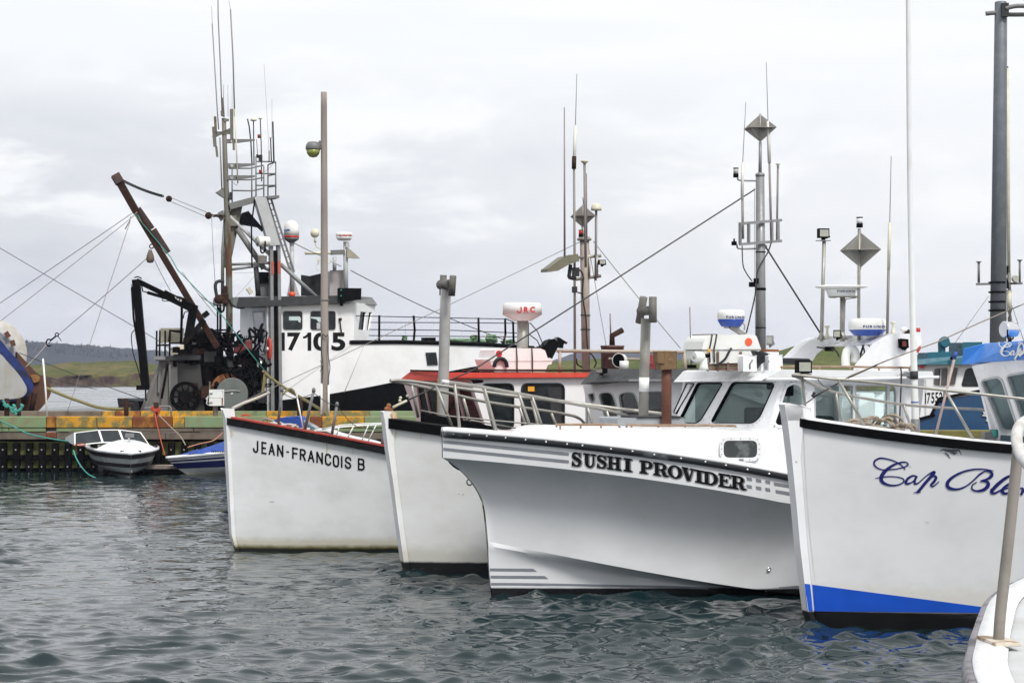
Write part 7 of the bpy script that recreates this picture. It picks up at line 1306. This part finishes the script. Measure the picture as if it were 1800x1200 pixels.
c = T.V(408, 692, .7); M = MB(); M.lathe(c, [(27*q, -.05), (28.5*q, -.03), (28.5*q, .03), (27*q, .05)], ax, 32); nr = M.build('net_reel', mat('green grey drum flange', (.135, .155, .145), .55, dirt=(.09, .10, .095), amt=.8, scale=2), trw); M = MB(); M.tube(smooth_pts([T.V(393, 688, .79), T.V(408, 686, .79), T.V(422, 687, .79)], 4), .015, 5); M.tube([T.V(408, 692, .7), T.V(407, 691, .76)], .05, 8); M.build('reel_rib', M_lgrey, nr)
M = MB(); M.lathe(T.V(398, 684, .3), [(27*q, -.04), (28*q, 0), (27*q, .04)], ax, 28); M.lathe(T.V(404, 688, .3), [(17*q, -.0), (17*q, .35)], ax, 20); M.build('reel_back_flange', M_rustl, nr)
rg = random.Random(21)
M = MB()
for k in range(90):
    x, y = rg.uniform(345, 470), rg.uniform(628, 712); M.box(T.V(x, y, rg.uniform(-1.6, .3)), rg.uniform(.15, .65), rg.uniform(.2, .5), rg.uniform(.15, .7), rg.uniform(0, 3), rg.choice((0, 0, 0, 0, 1, 2)))
for k in range(46):
    x, y = rg.uniform(300, 385), rg.uniform(585, 640); M.box(T.V(x, y, rg.uniform(-1., .6)), rg.uniform(.12, .5), rg.uniform(.2, .5), rg.uniform(.12, .5), rg.uniform(0, 3), rg.choice((0, 0, 0, 0, 1, 2)))
M.prism([T.V(*p, -.5) for p in ((350, 600), (384, 604), (394, 640), (470, 650), (470, 722), (312, 722), (312, 640))], T.W(0, -1.2, 0)-T.W(0, 0, 0))
M.build('deck_machinery', [M_rustblack, M_rust, M_dgrey], trw, bevel=.015)
M = MB()
for k in range(48):
    x, y = rg.uniform(385, 464), rg.uniform(585, 700); M.tube(smooth_pts([T.V(x+rg.uniform(-16, 16), y+rg.uniform(-22, 22), rg.uniform(.2, .6)) for _ in range(5)], 4), rg.choice((.025, .035, .05)), 6)
for q in ([(404, 600), (410, 588), (420, 592), (425, 604)], [(430, 640), (440, 655), (446, 690)], [(420, 625), (435, 615), (452, 628), (458, 645)]): M.tube(smooth_pts([T.V(*p, .6) for p in q], 5), .05, 7)
M.build('hydraulic_hose', M_black, trw)
M = MB(); M.box(T.V(429, 608, .35), .55, .3, .42, .3); M.box(T.V(419, 612, .35), .3, .3, .35); M.build('hydraulic_pump', mat('dirty red pump', (.16, .018, .02), .6, dirt=(.03, .01, .01), amt=.9, scale=4), trw, bevel=.04)
M = MB(); [M.tube([T.V(x, 598, .3), T.V(x, 590, .3)], .014, 5) for x in (427, 430, 433, 436)]; M.tube([T.V(408, 601, .25), T.V(447, 599, .25)], .02, 5); M.build('valve_lever', M_black, trw)
M = MB(); M.lathe(T.V(362, 591, .5), [(.26, -.3), (.29, -.26), (.29, .26), (.26, .3)], T.W(.4, .9, 0)-T.W(0, 0, 0), 18); M.build('rope_drum', M_rustblack, trw)
M = MB()
for x in (275, 280.5, 290, 298): M.tube([T.V(x, 632, .5), T.V(x+.5, 581, .5)], .035, 6)
M.tube([T.V(274, 607, .5), T.V(300, 606, .5)], .03, 6); M.tube([T.V(298, 600, .45), T.V(299, 581, .45), T.V(318, 583, .45)], .05, 7); M.build('pipe_rack', M_rustblack, trw)
M = MB(); M.prism([T.V(*p, .2) for p in ((284, 578), (322, 578), (322, 600), (284, 600))], T.W(0, -.5, 0)-T.W(0, 0, 0)); M.prism([T.V(*p, .2) for p in ((300, 612), (312, 610), (312, 622), (301, 622))], T.W(0, -.3, 0)-T.W(0, 0, 0)); M.build('fish_box', M_cream, trw, bevel=.03)
M = MB(); M.box(T.V(281, 629, .7), .38, .2, .13); M.build('grey_step', M_galv, trw)
M = MB(); c = T.V(387, 526, .35); M.ball(c+V3((-.02, 0, 0)), .2, 12, (1, .7, .85)); M.box(c+V3((.18, 0, .02)), .2, .2, .35); M.box(T.V(396, 520, .2), .14, .16, .7); M.build('mast_winch', M_rust, trw, bevel=.02)
M = MB(); M.tube(smooth_pts([T.V(381, 521, .3), T.V(378.5, 505, .3), T.V(380, 497, .3), T.V(386, 494, .3), T.V(394, 495, .3)], 5), .06, 8); M.build('bent_pipe', M_dgrey, trw); M = MB(); [M.tube([T.V(x, 535, .2), T.V(x, 600, .2)], .035, 6) for x in (382.5, 387)]; M.tube(smooth_pts([T.V(385, 540, .3), T.V(385, 546, .3), T.V(392, 547, .3), T.V(394, 538, .3)], 4), .04, 6); M.bar(T.V(378, 580, .2), T.V(398, 580, .2), .06); M.build('guide_rod', M_black, trw)
M = MB(); M.tube([T.V(461, 650, .1), T.V(464, 690, .15), T.V(466, 705, .15)], .075, 8); M.box(T.V(457, 642, .1), .18, .2, .25); M.build('white_pipe', M_lgrey, trw)
wl = MB(); wl.ball(T.V(457.5, 637, .5), .055, 10); wo = wl.build('deck_lamp', mat('lit deck lamp', (.9, .88, .7), .3), trw); e_ = wo.data.materials[0].node_tree.nodes['Principled BSDF']; e_.inputs['Emission Color'].default_value = (1, .95, .75, 1); e_.inputs['Emission Strength'].default_value = 2.0
wl = MB(); wl.ball(T.V(378.5, 634.5, .5), .04, 10); wo = wl.build('deck_lamp', mat('small orange lamp', (.8, .4, .1), .3), trw); e_ = wo.data.materials[0].node_tree.nodes['Principled BSDF']; e_.inputs['Emission Color'].default_value = (1, .5, .15, 1); e_.inputs['Emission Strength'].default_value = 1.2
MB().tube(smooth_pts([T.V(464, 639, .4), T.V(470, 643, .3), T.V(478, 639, .2)], 4), .05, 6).build('tow_bar', M_black, trw)
for q in ([(266, 716), (267, 714), (298, 714), (301, 717), (301, 735)], [(253, 720), (254, 717), (270, 716)]): MB().tube([P(x, y, 66) for x, y in q], .03, 6).build('deck_pipe', M_grey, trw)

# mooring ropes
def rope(name, pts, r, m, label, loc=None, n=7, group=None): M = MB(); M.tube(smooth_pts(pts, 6), r, n); return M.top(name, m, label, 'rope', loc or pts[0], group)
rope('mooring_rope', [T.V(463, 652, .6), T.V(468, 658, .6), P(500, 681, 70), P(540, 705, 67), P(568, 722, 65.6), P(575, 728, 65.2)], .052, M_ropey, 'thick mossy mooring rope slanting from the trawler down to the utility pole')
rope('mooring_rope', [T.V(466, 652, .5), T.V(464, 668, .6), T.V(461, 690, .6), T.V(464, 676, .6), T.V(470, 656, .6)], .05, M_ropey, 'hanging bight of mossy rope on the trawler by the steel column')
rope('mooring_rope', [P(497, 694, 66.5), P(500, 690, 68), P(507, 684, 69), P(513, 684, 69), P(517, 688, 68.5)], .04, M_ropey, 'short dark knot of rope hanging off the mossy mooring rope')
rope('mooring_rope', [P(410, 716.5, 64), P(425, 709.5, 66), P(450, 700, 68), P(473, 690, 71)], .05, M_ropew, 'grey hawser rising from the red trimmed bow to the trawler')
rope('mooring_rope', [P(82, 682, 70), P(110, 694, 69.3), P(140, 705, 68), P(170, 715, 66), P(200, 719, 65), P(228, 718.5, 64.6)], .055, M_ropey, 'long mossy rope sagging from the rusty stern to the short bollard')
rope('mooring_rope', [P(-10, 735, 62.2), P(20, 748, 61.6), P(50, 762, 61), P(90, 771, 60.4), P(118, 775, 60)], .020, M_ropeg, 'turquoise rope from the wharf left end down to the white speedboat')
rope('mooring_rope', [P(129, 791, 58.6), P(134, 805, 58.3), P(143, 820, 58.2), P(155, 833, 58.2), P(168, 839.5, 58.2)], .019, M_ropeg, 'turquoise rope trailing from the speedboat bow corner into the water')
rope('mooring_rope', [P(272, 727, 61.9), P(276, 745, 61.4), P(283, 775, 60.8), P(290, 800, 60.2)], .016, M_ropeo, 'bright orange rope from the wharf edge bollard down to the tarped boat')
rope('mooring_rope', [P(279, 729, 61.9), P(300, 750, 61.4), P(318, 768, 61), P(326, 782, 60.6)], .016, M_rope, 'thin tan line from the orange roped bollard to the tarped boat')
rope('mooring_rope', [P(392, 760, 61.8), P(375, 774, 61), P(350, 780, 60.4), P(330, 786, 60)], .022, mat('faded salmon rope', (.36, .16, .10), .8), 'faded salmon rope lying over the blue tarpaulin')
M = MB(); pz = lambda x, y: P(x, y, 62.5)
for q in ([(267, 717), (275, 720), (282, 716)], [(268, 721), (276, 723), (282, 720)], [(270, 714), (266, 719), (276, 722)], [(271, 722), (273, 730), (276, 735)], [(280, 715), (279, 724), (278, 732)]): M.tube(smooth_pts([pz(*p) for p in q], 4), .032, 6)
M.top('rope_wrap', M_ropeo, 'orange rope wrapped round the wharf edge bollard', 'rope', pz(275, 730))
M = MB()
for q in ([(5, 703), (10, 712), (15, 711)], [(6, 710), (12, 715), (16, 712)], [(21, 716), (27, 722), (28, 729)], [(22, 712), (26, 713), (24, 717)], [(36, 711), (40, 713), (37, 716)], [(24, 720), (32, 722), (38, 717)], [(18, 714), (22, 724), (30, 720)]): M.tube(smooth_pts([P(x, y, 62.9) for x, y in q], 4), .045, 6)
M.top('rope_wrap', M_ropeg, 'turquoise rope knotted round the two bollards at the far left', 'rope', P(12, 720, 62.9))
M = MB()
for q in ([(421, 733), (428, 729), (440, 729.5)], [(424, 734), (432, 731), (441, 730)]): M.tube(smooth_pts([P(x, y, 62.3) for x, y in q], 4), .03, 6)
M.top('rope_wrap', M_ropeo, 'scrap of orange rope on the wharf rail above the red trimmed bow', 'rope', P(430, 733, 62.3))
M = MB(); r = random.Random(5)
for k in range(9): x = 482+k*7; M.tube(smooth_pts([hj.on(x+r.uniform(-6, 6), 744+(x-482)*.19+r.uniform(-3, 3)-1, .82+r.uniform(-.1, .05)) for _ in range(5)], 4), .02, 6)
M.top('rope_coil', M_ropew, 'pale rope heaped along the red rail cap of the leftmost white bow', 'rope', hj.on(505, 750, .85))
MB().tube([P(82.5, 732, 62.6), P(80.5, 690, 62.6), P(75.5, 630, 62.6)], .028, 8).top('marker_pole', M_plast, 'thin white pole standing upright on the wharf at the left', 'pole', P(82.5, 732, 62.6))

# ============ stern of another boat at the left edge
lbt = thing('fishing_boat', 'blue and white hull end with rusty plating and white net drum, left edge', 'fishing boat', P(0, 720, 72))
L7 = lambda px, py, D=72.0: P(px, py, D)
outer = [(-260, 520), (-160, 522), (-100, 532), (-60, 553), (-30, 575), (0, 597), (16, 616), (35, 637), (48, 655), (56.5, 671), (58.5, 681), (55, 690.5), (46, 697.5), (33, 703), (16, 706), (0, 707), (-30, 709), (-60, 710), (-160, 711), (-260, 712)]
inner = [(-260, 556), (-160, 558), (-100, 568), (-60, 585), (-30, 602), (0, 621.5), (11, 633), (21, 644), (31, 655.5), (40, 668), (46.5, 680), (47, 688), (43, 694.5), (35, 699), (20, 701), (0, 702), (-30, 703), (-60, 704), (-160, 705), (-260, 706)]
sm = lambda q: [p.xy.to_tuple() for p in smooth_pts(q, 6)]
M = MB(); M.prism([L7(*p, 72.15) for p in sm(outer)], V3((-1.1, 3.2, .1))); M.build('sheer_band', mat('worn royal blue paint', (.010, .030, .17), .45, dirt=(.006, .009, .03), amt=.9, scale=2, lo=.45, hi=.6), lbt)
M = MB(); M.prism([L7(*p, 72.0) for p in sm(inner)], V3((-.04, .13, 0))); M.build('hull', mat('grey white steel with rust runs', (.42, .42, .41), .55, dirt=(.30, .27, .18), amt=.8, scale=1.6, stretch=.5, spot=(.22, .13, .06), spot_lo=.66, bump=.2), lbt)
M = MB(); M.prism([L7(*p, 72.9) for p in sm([(30, 618), (50, 640), (67, 657), (80, 663), (89, 680), (87, 697), (67, 722), (45, 726), (30, 700)])], V3((-.5, 1.6, 0))); rs = M.build('rusty_plating', mat('brown rust plate', (.11, .05, .03), .8, dirt=(.19, .09, .035), amt=.9, scale=1.4, spot=(.05, .025, .02), spot_lo=.6, bump=.4), lbt, bevel=.12)
M = MB(); M.prism([L7(*p, 72.8) for p in sm([(54, 659), (62, 658), (69, 663), (68, 670), (60, 672), (57, 668)])], V3((0, .2, 0))); M.build('painted_highlight', mat('orange brown highlight', (.36, .17, .05), .6, dirt=(.2, .09, .03), amt=.8, scale=4), rs, bevel=.04)  # orange highlight on the rusty plating, put in as a coloured patch
c = L7(-16, 622, 73.6); q = 73.6/F; dax = V3((-.25, 1, 0)).normalized(); M = MB(); M.lathe(c, [(30*q, -.06), (61*q, -.04), (62*q, .0), (61*q, .05), (30*q, .06)], dax, 40); M.lathe(c+dax*1.4, [(20*q, -.05), (61*q, -.04), (62*q, .0), (61*q, .05)], dax, 40); nd = M.build('net_drum', mat('grimy white drum', (.55, .54, .51), .6, dirt=(.35, .32, .27), amt=.8, scale=2, spot=(.25, .13, .07), spot_lo=.7), lbt)
M = MB()
for x, y, an_ in ((13, 588, -.6), (22.5, 603, -.25)): M.box(L7(x, y, 73.52), .17, .02, .22, Matrix.Rotation(an_, 3, 'Y'))
M.build('drum_slot', mat('rust brown slot', (.12, .05, .03), .8), nd); MB().lathe(c, [(40*q, -.075), (42*q, -.085), (43*q, -.075)], dax, 36).build('drum_ring', M_lgrey, nd)
MB().prism([L7(*p, 72.5) for p in ((-260, 700), (36, 702), (20, 730), (6, 830), (-260, 830))], V3((-.9, 3.0, 0))).build('lower_hull', M_black, lbt)
M = MB(); [M.tube([P(x, 722, 72.4), P(x+6, 690, 72.4)], .1, 8) for x in (55, 20)]; M.build('strut', M_rust, lbt)

# ============ small boats along the wharf
def small_hull(b, L_, B_, zs, zb, root, m_top, m_side, stripes=(), fl=.55, name='hull'):
    """runabout hull: sheer, chine, keel with a raked stem"""
    n = 24; us = [L_*(i/n)**1.5 for i in range(n+1)]; pw = lambda u, Bx, p: Bx*(1-(1-min(u/(L_*.75), 1))**p)
    M = MB(); lv = []
    for t in np.linspace(0, 1, 9): lv.append((t, L_*.30*(1-t)**1.3*.55))
    for sd in (1, -1):
        rows = [[b.W(u0+u*(1-u0/L_), sd*((pw(u, B_, 2.6)*(fl+(1-fl)*t**.8)*min(1, t*2.2+.05))), zb+(zs(u)-zb)*t) for u in us] for t, u0 in lv]
        M.grid(rows if sd < 0 else [r[::-1] for r in rows], 0, True)
        for t0_, t1_, mi in stripes:
            rr_ = []
            for t in np.linspace(t0_, t1_, 4):
                u0 = L_*.30*(1-t)**1.3*.55; rr_.append([b.W(u0+u*(1-u0/L_)-.004, sd*((pw(u, B_, 2.6)*(fl+(1-fl)*t**.8)*min(1, t*2.2+.05))+.008), zb+(zs(u)-zb)*t) for u in us])
            M.grid(rr_ if sd < 0 else [r[::-1] for r in rr_], mi, True)
    M.prism([b.W(L_, sd*pw(L_, B_, 2.6)*k, z) for sd, k, z in ((1, 1, zs(L_)), (1, fl, zb), (-1, fl, zb), (-1, 1, zs(L_)))], b.W(L_+.04, 0, 0)-b.W(L_, 0, 0))
    o = M.build(name, m_side, root)
    M = MB(); sh = lambda o_, z: [b.W(u-.02*(u == 0), pw(u, B_, 2.6)+o_, zs(u)+z) for u in us[::-1]]+[b.W(u, -(pw(u, B_, 2.6)+o_), zs(u)+z) for u in us[1:]]
    M.grid([sh(.0, -.05), sh(.045, -.03), sh(.045, .02), sh(0, .045)]); M.build('gunwale', m_top, root); return o, us, pw
SB = Boat(106, o=((231-900)*58.6/F, 58.6))
spd = thing('speedboat', 'small white speedboat with dark hull stripes and three pane windscreen at the wharf', 'speedboat', SB.W(0, 0, 0))
M_dstripe = mat('dark maroon black stripe', (.02, .012, .014), .4); M_shull = mat('grey white runabout side', (.42, .44, .44), .3, dirt=(.3, .32, .31), amt=.7, scale=2)
zs1 = lambda u: .70+.03*u
so, us, pw = small_hull(SB, 3.9, 1.02, zs1, -.15, spd, M_gel, [M_shull, M_dstripe], ((.80, .97, 1), (.50, .63, 1), (.22, .33, 1)))
M = MB(); rows = []
for u in [.02, .2, .5, .9, 1.3, 1.55]: rows.append([SB.W(u, k*pw(u, 1.02, 2.6), zs1(u)+.03+.27*(1-k*k)*min(1, u/1.3+.12)) for k in np.linspace(-1, 1, 9)])
M.grid(rows); M.build('foredeck', M_gel, spd)
zk = lambda px, py, u: SB.U(px, py, u)
wsp = Plane(zk(200, 776, 1.5), SB.W(-1, 0, .55)-SB.W(0, 0, 0)); f4 = [(130.5, 760), (172, 755), (209, 754.5), (247, 759), (263, 782), (219, 776.5), (182, 776.5), (131, 781)]
panes = [[(132.6, 761), (172, 756.2), (178.6, 776.6), (132.6, 781)], [(175.6, 756.2), (207.6, 755.8), (215.2, 776), (182, 776.4)], [(211.4, 756), (246.2, 760.3), (261, 781.2), (219, 776.4)]]
wp = lambda p: zk(p[0], p[1], 1.5-.55*(781-p[1])/27*0+.35*(781-p[1])/27)
M = MB(); M.wall([wp(p) for p in ((130.3, 760), (172, 755), (209, 754.6), (247.3, 759), (263.5, 783), (220, 777.5), (182, 778), (130.5, 782.5))], [[wp(p) for p in q] for q in panes], V3((0, .03, 0))); wf = M.build('windscreen', M_plast, spd)
M = MB(); [M.prism([wp(p)+V3((0, .015, 0)) for p in q], V3((0, .006, 0))) for q in panes]; M.build('pane', mat('smoked screen', (.03, .036, .04), .08, dirt=(.06, .07, .07), amt=.6, scale=3, spec=.2), wf)
M = MB(); M.prism([wp((130.3, 760)), wp((130.5, 782.5)), P(114, 773, 60.2), P(116, 768, 60.2)], V3((0, .03, 0))); M.build('side_screen', mat('grey side screen', (.22, .24, .25), .15), spd)
M = MB(); M.box(zk(228, 765, 1.0), .25, .03, .12); M.bar(zk(226.5, 770, .95), zk(226.5, 785, .85), .06); M.box(zk(228.5, 787.5, .85), .12, .1, .05); M.build('deck_plate', M_galv, spd)
M = MB(); [M.box(zk(x, 792.5, .3), .1, .05, .04) for x in (215, 245)]; M.build('deck_cleat', M_black, spd)
M = MB(); M.tube(smooth_pts([wp((131, 780))+V3((0, -.1, 0)), zk(140, 783.5, .9), zk(150, 781, .9), zk(146, 779.5, .95), zk(133, 781, .95)], 4), .015, 5); M.build('red_line', M_ropeo, spd)
M = MB(); M.tube([SB.W(-.02+.0, 0, .12), SB.W(-.06, 0, .16), SB.W(-.03, 0, .22)], .012, 6); M.build('bow_eye', M_galv, spd)
M = MB(); M.box(SB.W(2.7, 0, .78), 1.6, 1.2, .06, math.radians(106)); M.box(SB.W(3.1, 0, .9), .35, 1.1, .35, math.radians(106)); M.build('seat', M_seat, spd, bevel=.05)
# tarped boat
TB = Boat(8, o=((292-900)*60.3/F, 60.3))
tb_ = thing('covered_boat', 'white runabout with navy stripes under a blue tarpaulin beside the speedboat', 'covered boat', TB.W(0, 0, 0))
M_navyst = mat('navy stripe', (.010, .014, .10), .4)
small_hull(TB, 5.2, .9, lambda u: .50+.10*min(u, 2), -.15, tb_, M_gel, [M_gel, M_navyst, M_cream], ((.50, .74, 1), (.80, .86, 1), (.0, .3, 2)))
M = MB(); rows = []
for i, u in enumerate(np.linspace(.45, 5.0, 14)):
    z0 = .56+.10*min(u, 2); hh = .30*min(1, (u-.3)/1.6); rows.append([TB.W(u, k*(.9*(1-(1-min(u/3.9, 1))**2.6)+.05), z0-.04+hh*(1-abs(k)**2.2)+.035*math.sin(u*5+k*4)+.02*math.sin(u*11)) for k in np.linspace(-1, 1, 11)])
M.grid(rows); M.build('tarpaulin', M_tarp, tb_)
M = MB(); [M.prism([TB.V(x, 792, .93), TB.V(x+2.2, 792, .93), TB.V(x+2.8, 795, .93), TB.V(x+.6, 795, .93)], V3((0, .01, 0))) for x in [371+3.1*i for i in range(9)]]; M.build('vent_slot', M_black, tb_)
fp = thing('float', 'low pale planked float beside the speedboat under the wharf', 'float', P(285, 818, 60.9)); M = MB(); M.box(P(286, 820, 61), 1.1, .6, .1); M.build('deck', M_wood, fp); M = MB(); M.box(P(286, 825, 61), 1.0, .5, .18); M.build('pontoon', M_black, fp)
# cuddy boat behind the red deck
CB = Boat(8, o=((690-900)*57.5/F, 57.5))
CBf = Boat(172, o=((690-900)*57.5/F, 58.5))
cb = thing('cuddy_boat', 'white cuddy boat with blue canvas top and pale bow rail, behind the red trimmed deck', 'motor boat', CBf.W(0, 0, 0))
small_hull(CBf, 4.6, .95, lambda u: .62+.05*min(u, 2.5), -.15, cb, M_gel, [M_gel, M_navyst], ((.45, .6, 1),))
cpx = lambda px, py, D=58.2: P(px, py, D)
M = MB(); M.prism([cpx(*p) for p in sm([(548, 775), (552, 756), (560, 754.5), (575, 755), (595, 762), (620, 769), (655, 776), (664, 782), (600, 785)])], V3((0, 1.1, 0))); cu = M.build('cuddy', M_gel, cb, bevel=.05); M = MB(); M.prism([cpx(*p, 58.17) for p in ((549, 760), (556, 757), (574, 758), (592, 766), (588, 768), (560, 768))], V3((0, .02, 0))); M.build('cuddy_window', M_dglass, cu)
M = MB(); M.prism([cpx(*p, 58.1) for p in sm([(468, 748), (474, 742), (490, 735), (510, 733), (527, 733), (533, 744), (540, 755), (500, 757), (470, 752)])], V3((0, 1.2, 0))); M.build('canvas_top', M_tarp, cb, bevel=.06)
M = MB(); M.prism([cpx(*p, 58.3) for p in ((529, 738), (534, 740), (556, 753), (540, 757))], V3((0, 1.0, 0))); M.build('windscreen', mat('pale screen', (.10, .16, .19), .1), cb)
M = MB(); M.tube([cpx(*p) for p in ((566, 754), (600, 747), (640, 744.5), (676, 743.5), (690, 745))], .02, 6); M.tube([cpx(*p, 59.3) for p in ((566, 755), (600, 750), (640, 747), (690, 745))], .02, 6); M.build('bow_rail', M_plast, cb)
for a, b in (((597, 748), (592, 763)), ((621, 750), (610, 771)), ((648, 746), (636, 774)), ((662, 745), (646, 777))): MB().tube([cpx(*a), cpx(*b)], .018, 6).build('stanchion', M_plast, cb)

# ============ teal boat beyond the right hand wharf
Q = Boat(6, o=((1618-900)*55/F, 55.0))
tl = thing('fishing_boat', 'dark blue hulled boat with white cabin and teal visor beyond the right hand wharf', 'fishing boat', Q.W(0, 0, 0))
qv = lambda px, py, v=0.: Q.V(px, py, v); dQ = Q.W(0, -.06, 0)-Q.W(0, 0, 0); PQ = Q.PV(0)
M = MB(); M.prism([qv(*p) for p in ((1612, 735), (1636, 731), (1650, 703), (1725, 688), (1900, 668), (1900, 800), (1612, 800))], Q.W(0, -3.2, 0)-Q.W(0, 0, 0)); qh = M.build('hull', M_hullblue, tl)
M = MB(); [M.bar(qv(*a, .02), qv(*b, .02), .05, .07) for a, b in (((1616, 736), (1643, 729)), ((1636, 731), (1651, 700)), ((1651, 700), (1726, 686)), ((1726, 686), (1900, 667)))]; M.build('rub_rail', M_black, qh); M = MB(); [M.tube([qv(*a, .02), qv(*b, .02)], .025, 6) for a, b in (((1727, 722), (1738, 723)), ((1727, 730), (1738, 731)), ((1733, 739), (1738, 739.5)), ((1729, 722), (1731, 730)))]; M.build('fairlead', M_plast, qh)
qw1 = rr([(1643, 648), (1666, 646.5), (1664, 679), (1641.5, 677)], 4); qw2 = rr([(1672, 647), (1684, 646), (1678, 677), (1668, 677)], 3); qw3 = rr([(1699, 649), (1711, 647), (1722, 678), (1691, 678)], 4)
M = MB(); M.wall([PQ(*p) for p in ((1629, 641), (1722, 640), (1740, 690), (1650, 702), (1636, 731), (1617, 734))], [[PQ(*p) for p in q] for q in (qw1, qw2, qw3)], dQ); ue_ = Q.loc(PQ(1722, 650)).x; us_ = Q.loc(PQ(1625, 650)).x
M.prism([Q.W(us_, 0, 3.2), Q.W(us_, -2.8, 3.2), Q.W(us_, -2.8, 1.8), Q.W(us_, 0, 1.8)], Q.W(.05, 0, 0)-Q.W(0, 0, 0)); M.prism([Q.W(us_, -2.8, 3.2), Q.W(ue_, -2.8, 3.2), Q.W(ue_, -2.8, 1.8), Q.W(us_, -2.8, 1.8)], dQ); M.prism([Q.W(ue_, 0, 3.2), Q.W(ue_, -2.8, 3.2), Q.W(ue_+.3, -2.8, 2.4), Q.W(ue_+.3, 0, 2.4)], Q.W(-.05, 0, 0)-Q.W(0, 0, 0)); qw = M.build('wheelhouse', M_white, tl)
for q_, m in ((qw1, M_lgrey), (qw2, M_lgrey), (qw3, M_gasket)): window(PQ, q_, qw, 1.4, m, mat('brownish curtained glass', (.085, .075, .07), .12, dirt=(.05, .05, .05), amt=.7, scale=5) if q_ is not qw3 else M_dglass)
MB().bar(PQ(1654, 648, .01), PQ(1652.5, 677, .01), .03).build('window_bar', M_lgrey, qw)
dc = Decal(bvh_of(qw, qh)); word(dc, '175521', 1626, 1660, lin((1626, 709.5), (1660, 707)), lin((1626, 690.5), (1660, 688)), .02, .15); dc.build('registration_number', M_ink, qw)
lo = [qv(1612, 641, .25), qv(1728, 640.5, .25), Q.W(ue_+.3, -3.0, 3.2), Q.W(us_-.25, -3.0, 3.2)]; hi = [qv(1612.5, 631.5, .2), qv(1728, 622, .2), Q.W(ue_+.3, -2.9, 3.45), Q.W(us_-.25, -2.9, 3.35)]
qr = slab(lo, hi, 'roof', M_teal, tl); M = MB(); M.prism([qv(*p, -.1) for p in ((1631, 620), (1671.5, 618.5), (1671.5, 634), (1631, 634))], Q.W(0, -1.2, 0)-Q.W(0, 0, 0)); M.prism([qv(*p, -.1) for p in ((1693, 602), (1726, 601.5), (1726, 630), (1693, 630))], Q.W(0, -1.2, 0)-Q.W(0, 0, 0)); M.build('roof_box', M_teal, qr, bevel=.01)
M = MB(); M.tube(smooth_pts([qv(1655.5, 621, -.4), qv(1655.5, 606, -.4), qv(1657, 600, -.4), qv(1660, 599.5, -.35)], 4), [.10]*4+[.11]*9, 14); M.lathe(qv(1659.5, 601, -.3), [(.155, 0), (.155, .05), (.12, .06)], V3((.35, -1, 0)), 20); M.build('ventilator', M_teal, qr); M = MB(); M.lathe(qv(1673, 629.5, .3), [(.05, 0), (.05, .05)], (0, -1, 0), 12); M.build('horn', M_black, qr)
MB().box(qv(1620, 644, .1), .12, .1, .1).build('red_light', M_redplast, qr)
# its mast, spreader and whip seen beside the lamp post
M = MB(); M.tube([qv(1775, 600, -.8), qv(1774, 480, -.8)], .05, 8); mq = M.build('mast', M_wiret, tl)
whip([qv(1773.5, 498, -.8), qv(1772, 300, -.8), qv(1770.5, 120, -.8)], .045, mq, M_cream); whip([qv(1770.5, 121, -.8), qv(1770.5, 117, -.8)], .03, mq, M_black)
M = MB(); M.bar(qv(1716, 499.5, -.6), qv(1797, 498, -.6), .05, .06); M.tube([qv(1720.5, 497, -.6), qv(1720.5, 461, -.6)], .035, 6); M.tube([qv(1792.5, 497, -.6), qv(1792.5, 458, -.6)], .03, 6); [M.lathe(qv(x, y, -.6), [(.03, -.02), (.075, .01), (.075, .025)], n=10) for x, y in ((1720.5, 461), (1792.5, 458))]; M.build('spreader', M_grey, mq)
M = MB(); M.prism([qv(*p, -.55) for p in ((1764, 467), (1773, 467), (1772.5, 478), (1769, 486), (1773, 495), (1774, 507), (1766, 507), (1764.5, 497), (1768, 486), (1764.5, 477))], dQ*2); M.build('black_shape', M_black, mq); M = MB(); M.lathe(qv(1784.5, 490, -.5), [(.09, -.05), (.11, 0), (.09, .05)], (.4, -1, 0), 16); M.build('lamp', M_lens, mq); bar_lamp(Q, Q.loc(qv(1766, 461, -.5)).x, 1766, 458.5, 465, 4, mq, 'red_lamp', [M_redplast, M_black])
M = MB(); M.lathe(qv(1762, 437, -.9), [(0, -.12), (.12, -.0), (0, .12)], n=4); M.build('small_reflector', M_alu, mq)
M = MB(); M.tube([qv(1774, 510, -.7), qv(1774.5, 548, -.7)], .07, 8); M.tube(smooth_pts([qv(1774, 548, -.7), qv(1772, 556, -.7), qv(1766, 566, -.7)], 4), .012, 5); M.build('aerial_base', M_cream, mq)
for a, b in (((1738, 520), (1668, 618)), ((1768, 505), (1800, 600)), ((1776, 545), (1780, 570))): wire('stay', [qv(*a, -.7), qv(*b, -.7)], .008, M_wiret, tl)

# ------------------------------------------------------------------ haze: the air between here and the far hills
hz = MB(); hz.box((0, 1250, 29), 6000, 2900, 66)
mh = bpy.data.materials.new('haze'); mh.use_nodes = True; n_ = mh.node_tree.nodes; n_.remove(n_['Principled BSDF']); pv = n_.new('ShaderNodeVolumePrincipled')
pv.inputs['Color'].default_value = (.70, .77, 1.0, 1); pv.inputs['Density'].default_value = .00019; pv.inputs['Anisotropy'].default_value = .2; mh.node_tree.links.new(pv.outputs[0], n_['Material Output'].inputs['Volume'])
ho = hz.build('haze', mh); ho['kind'] = 'stuff'
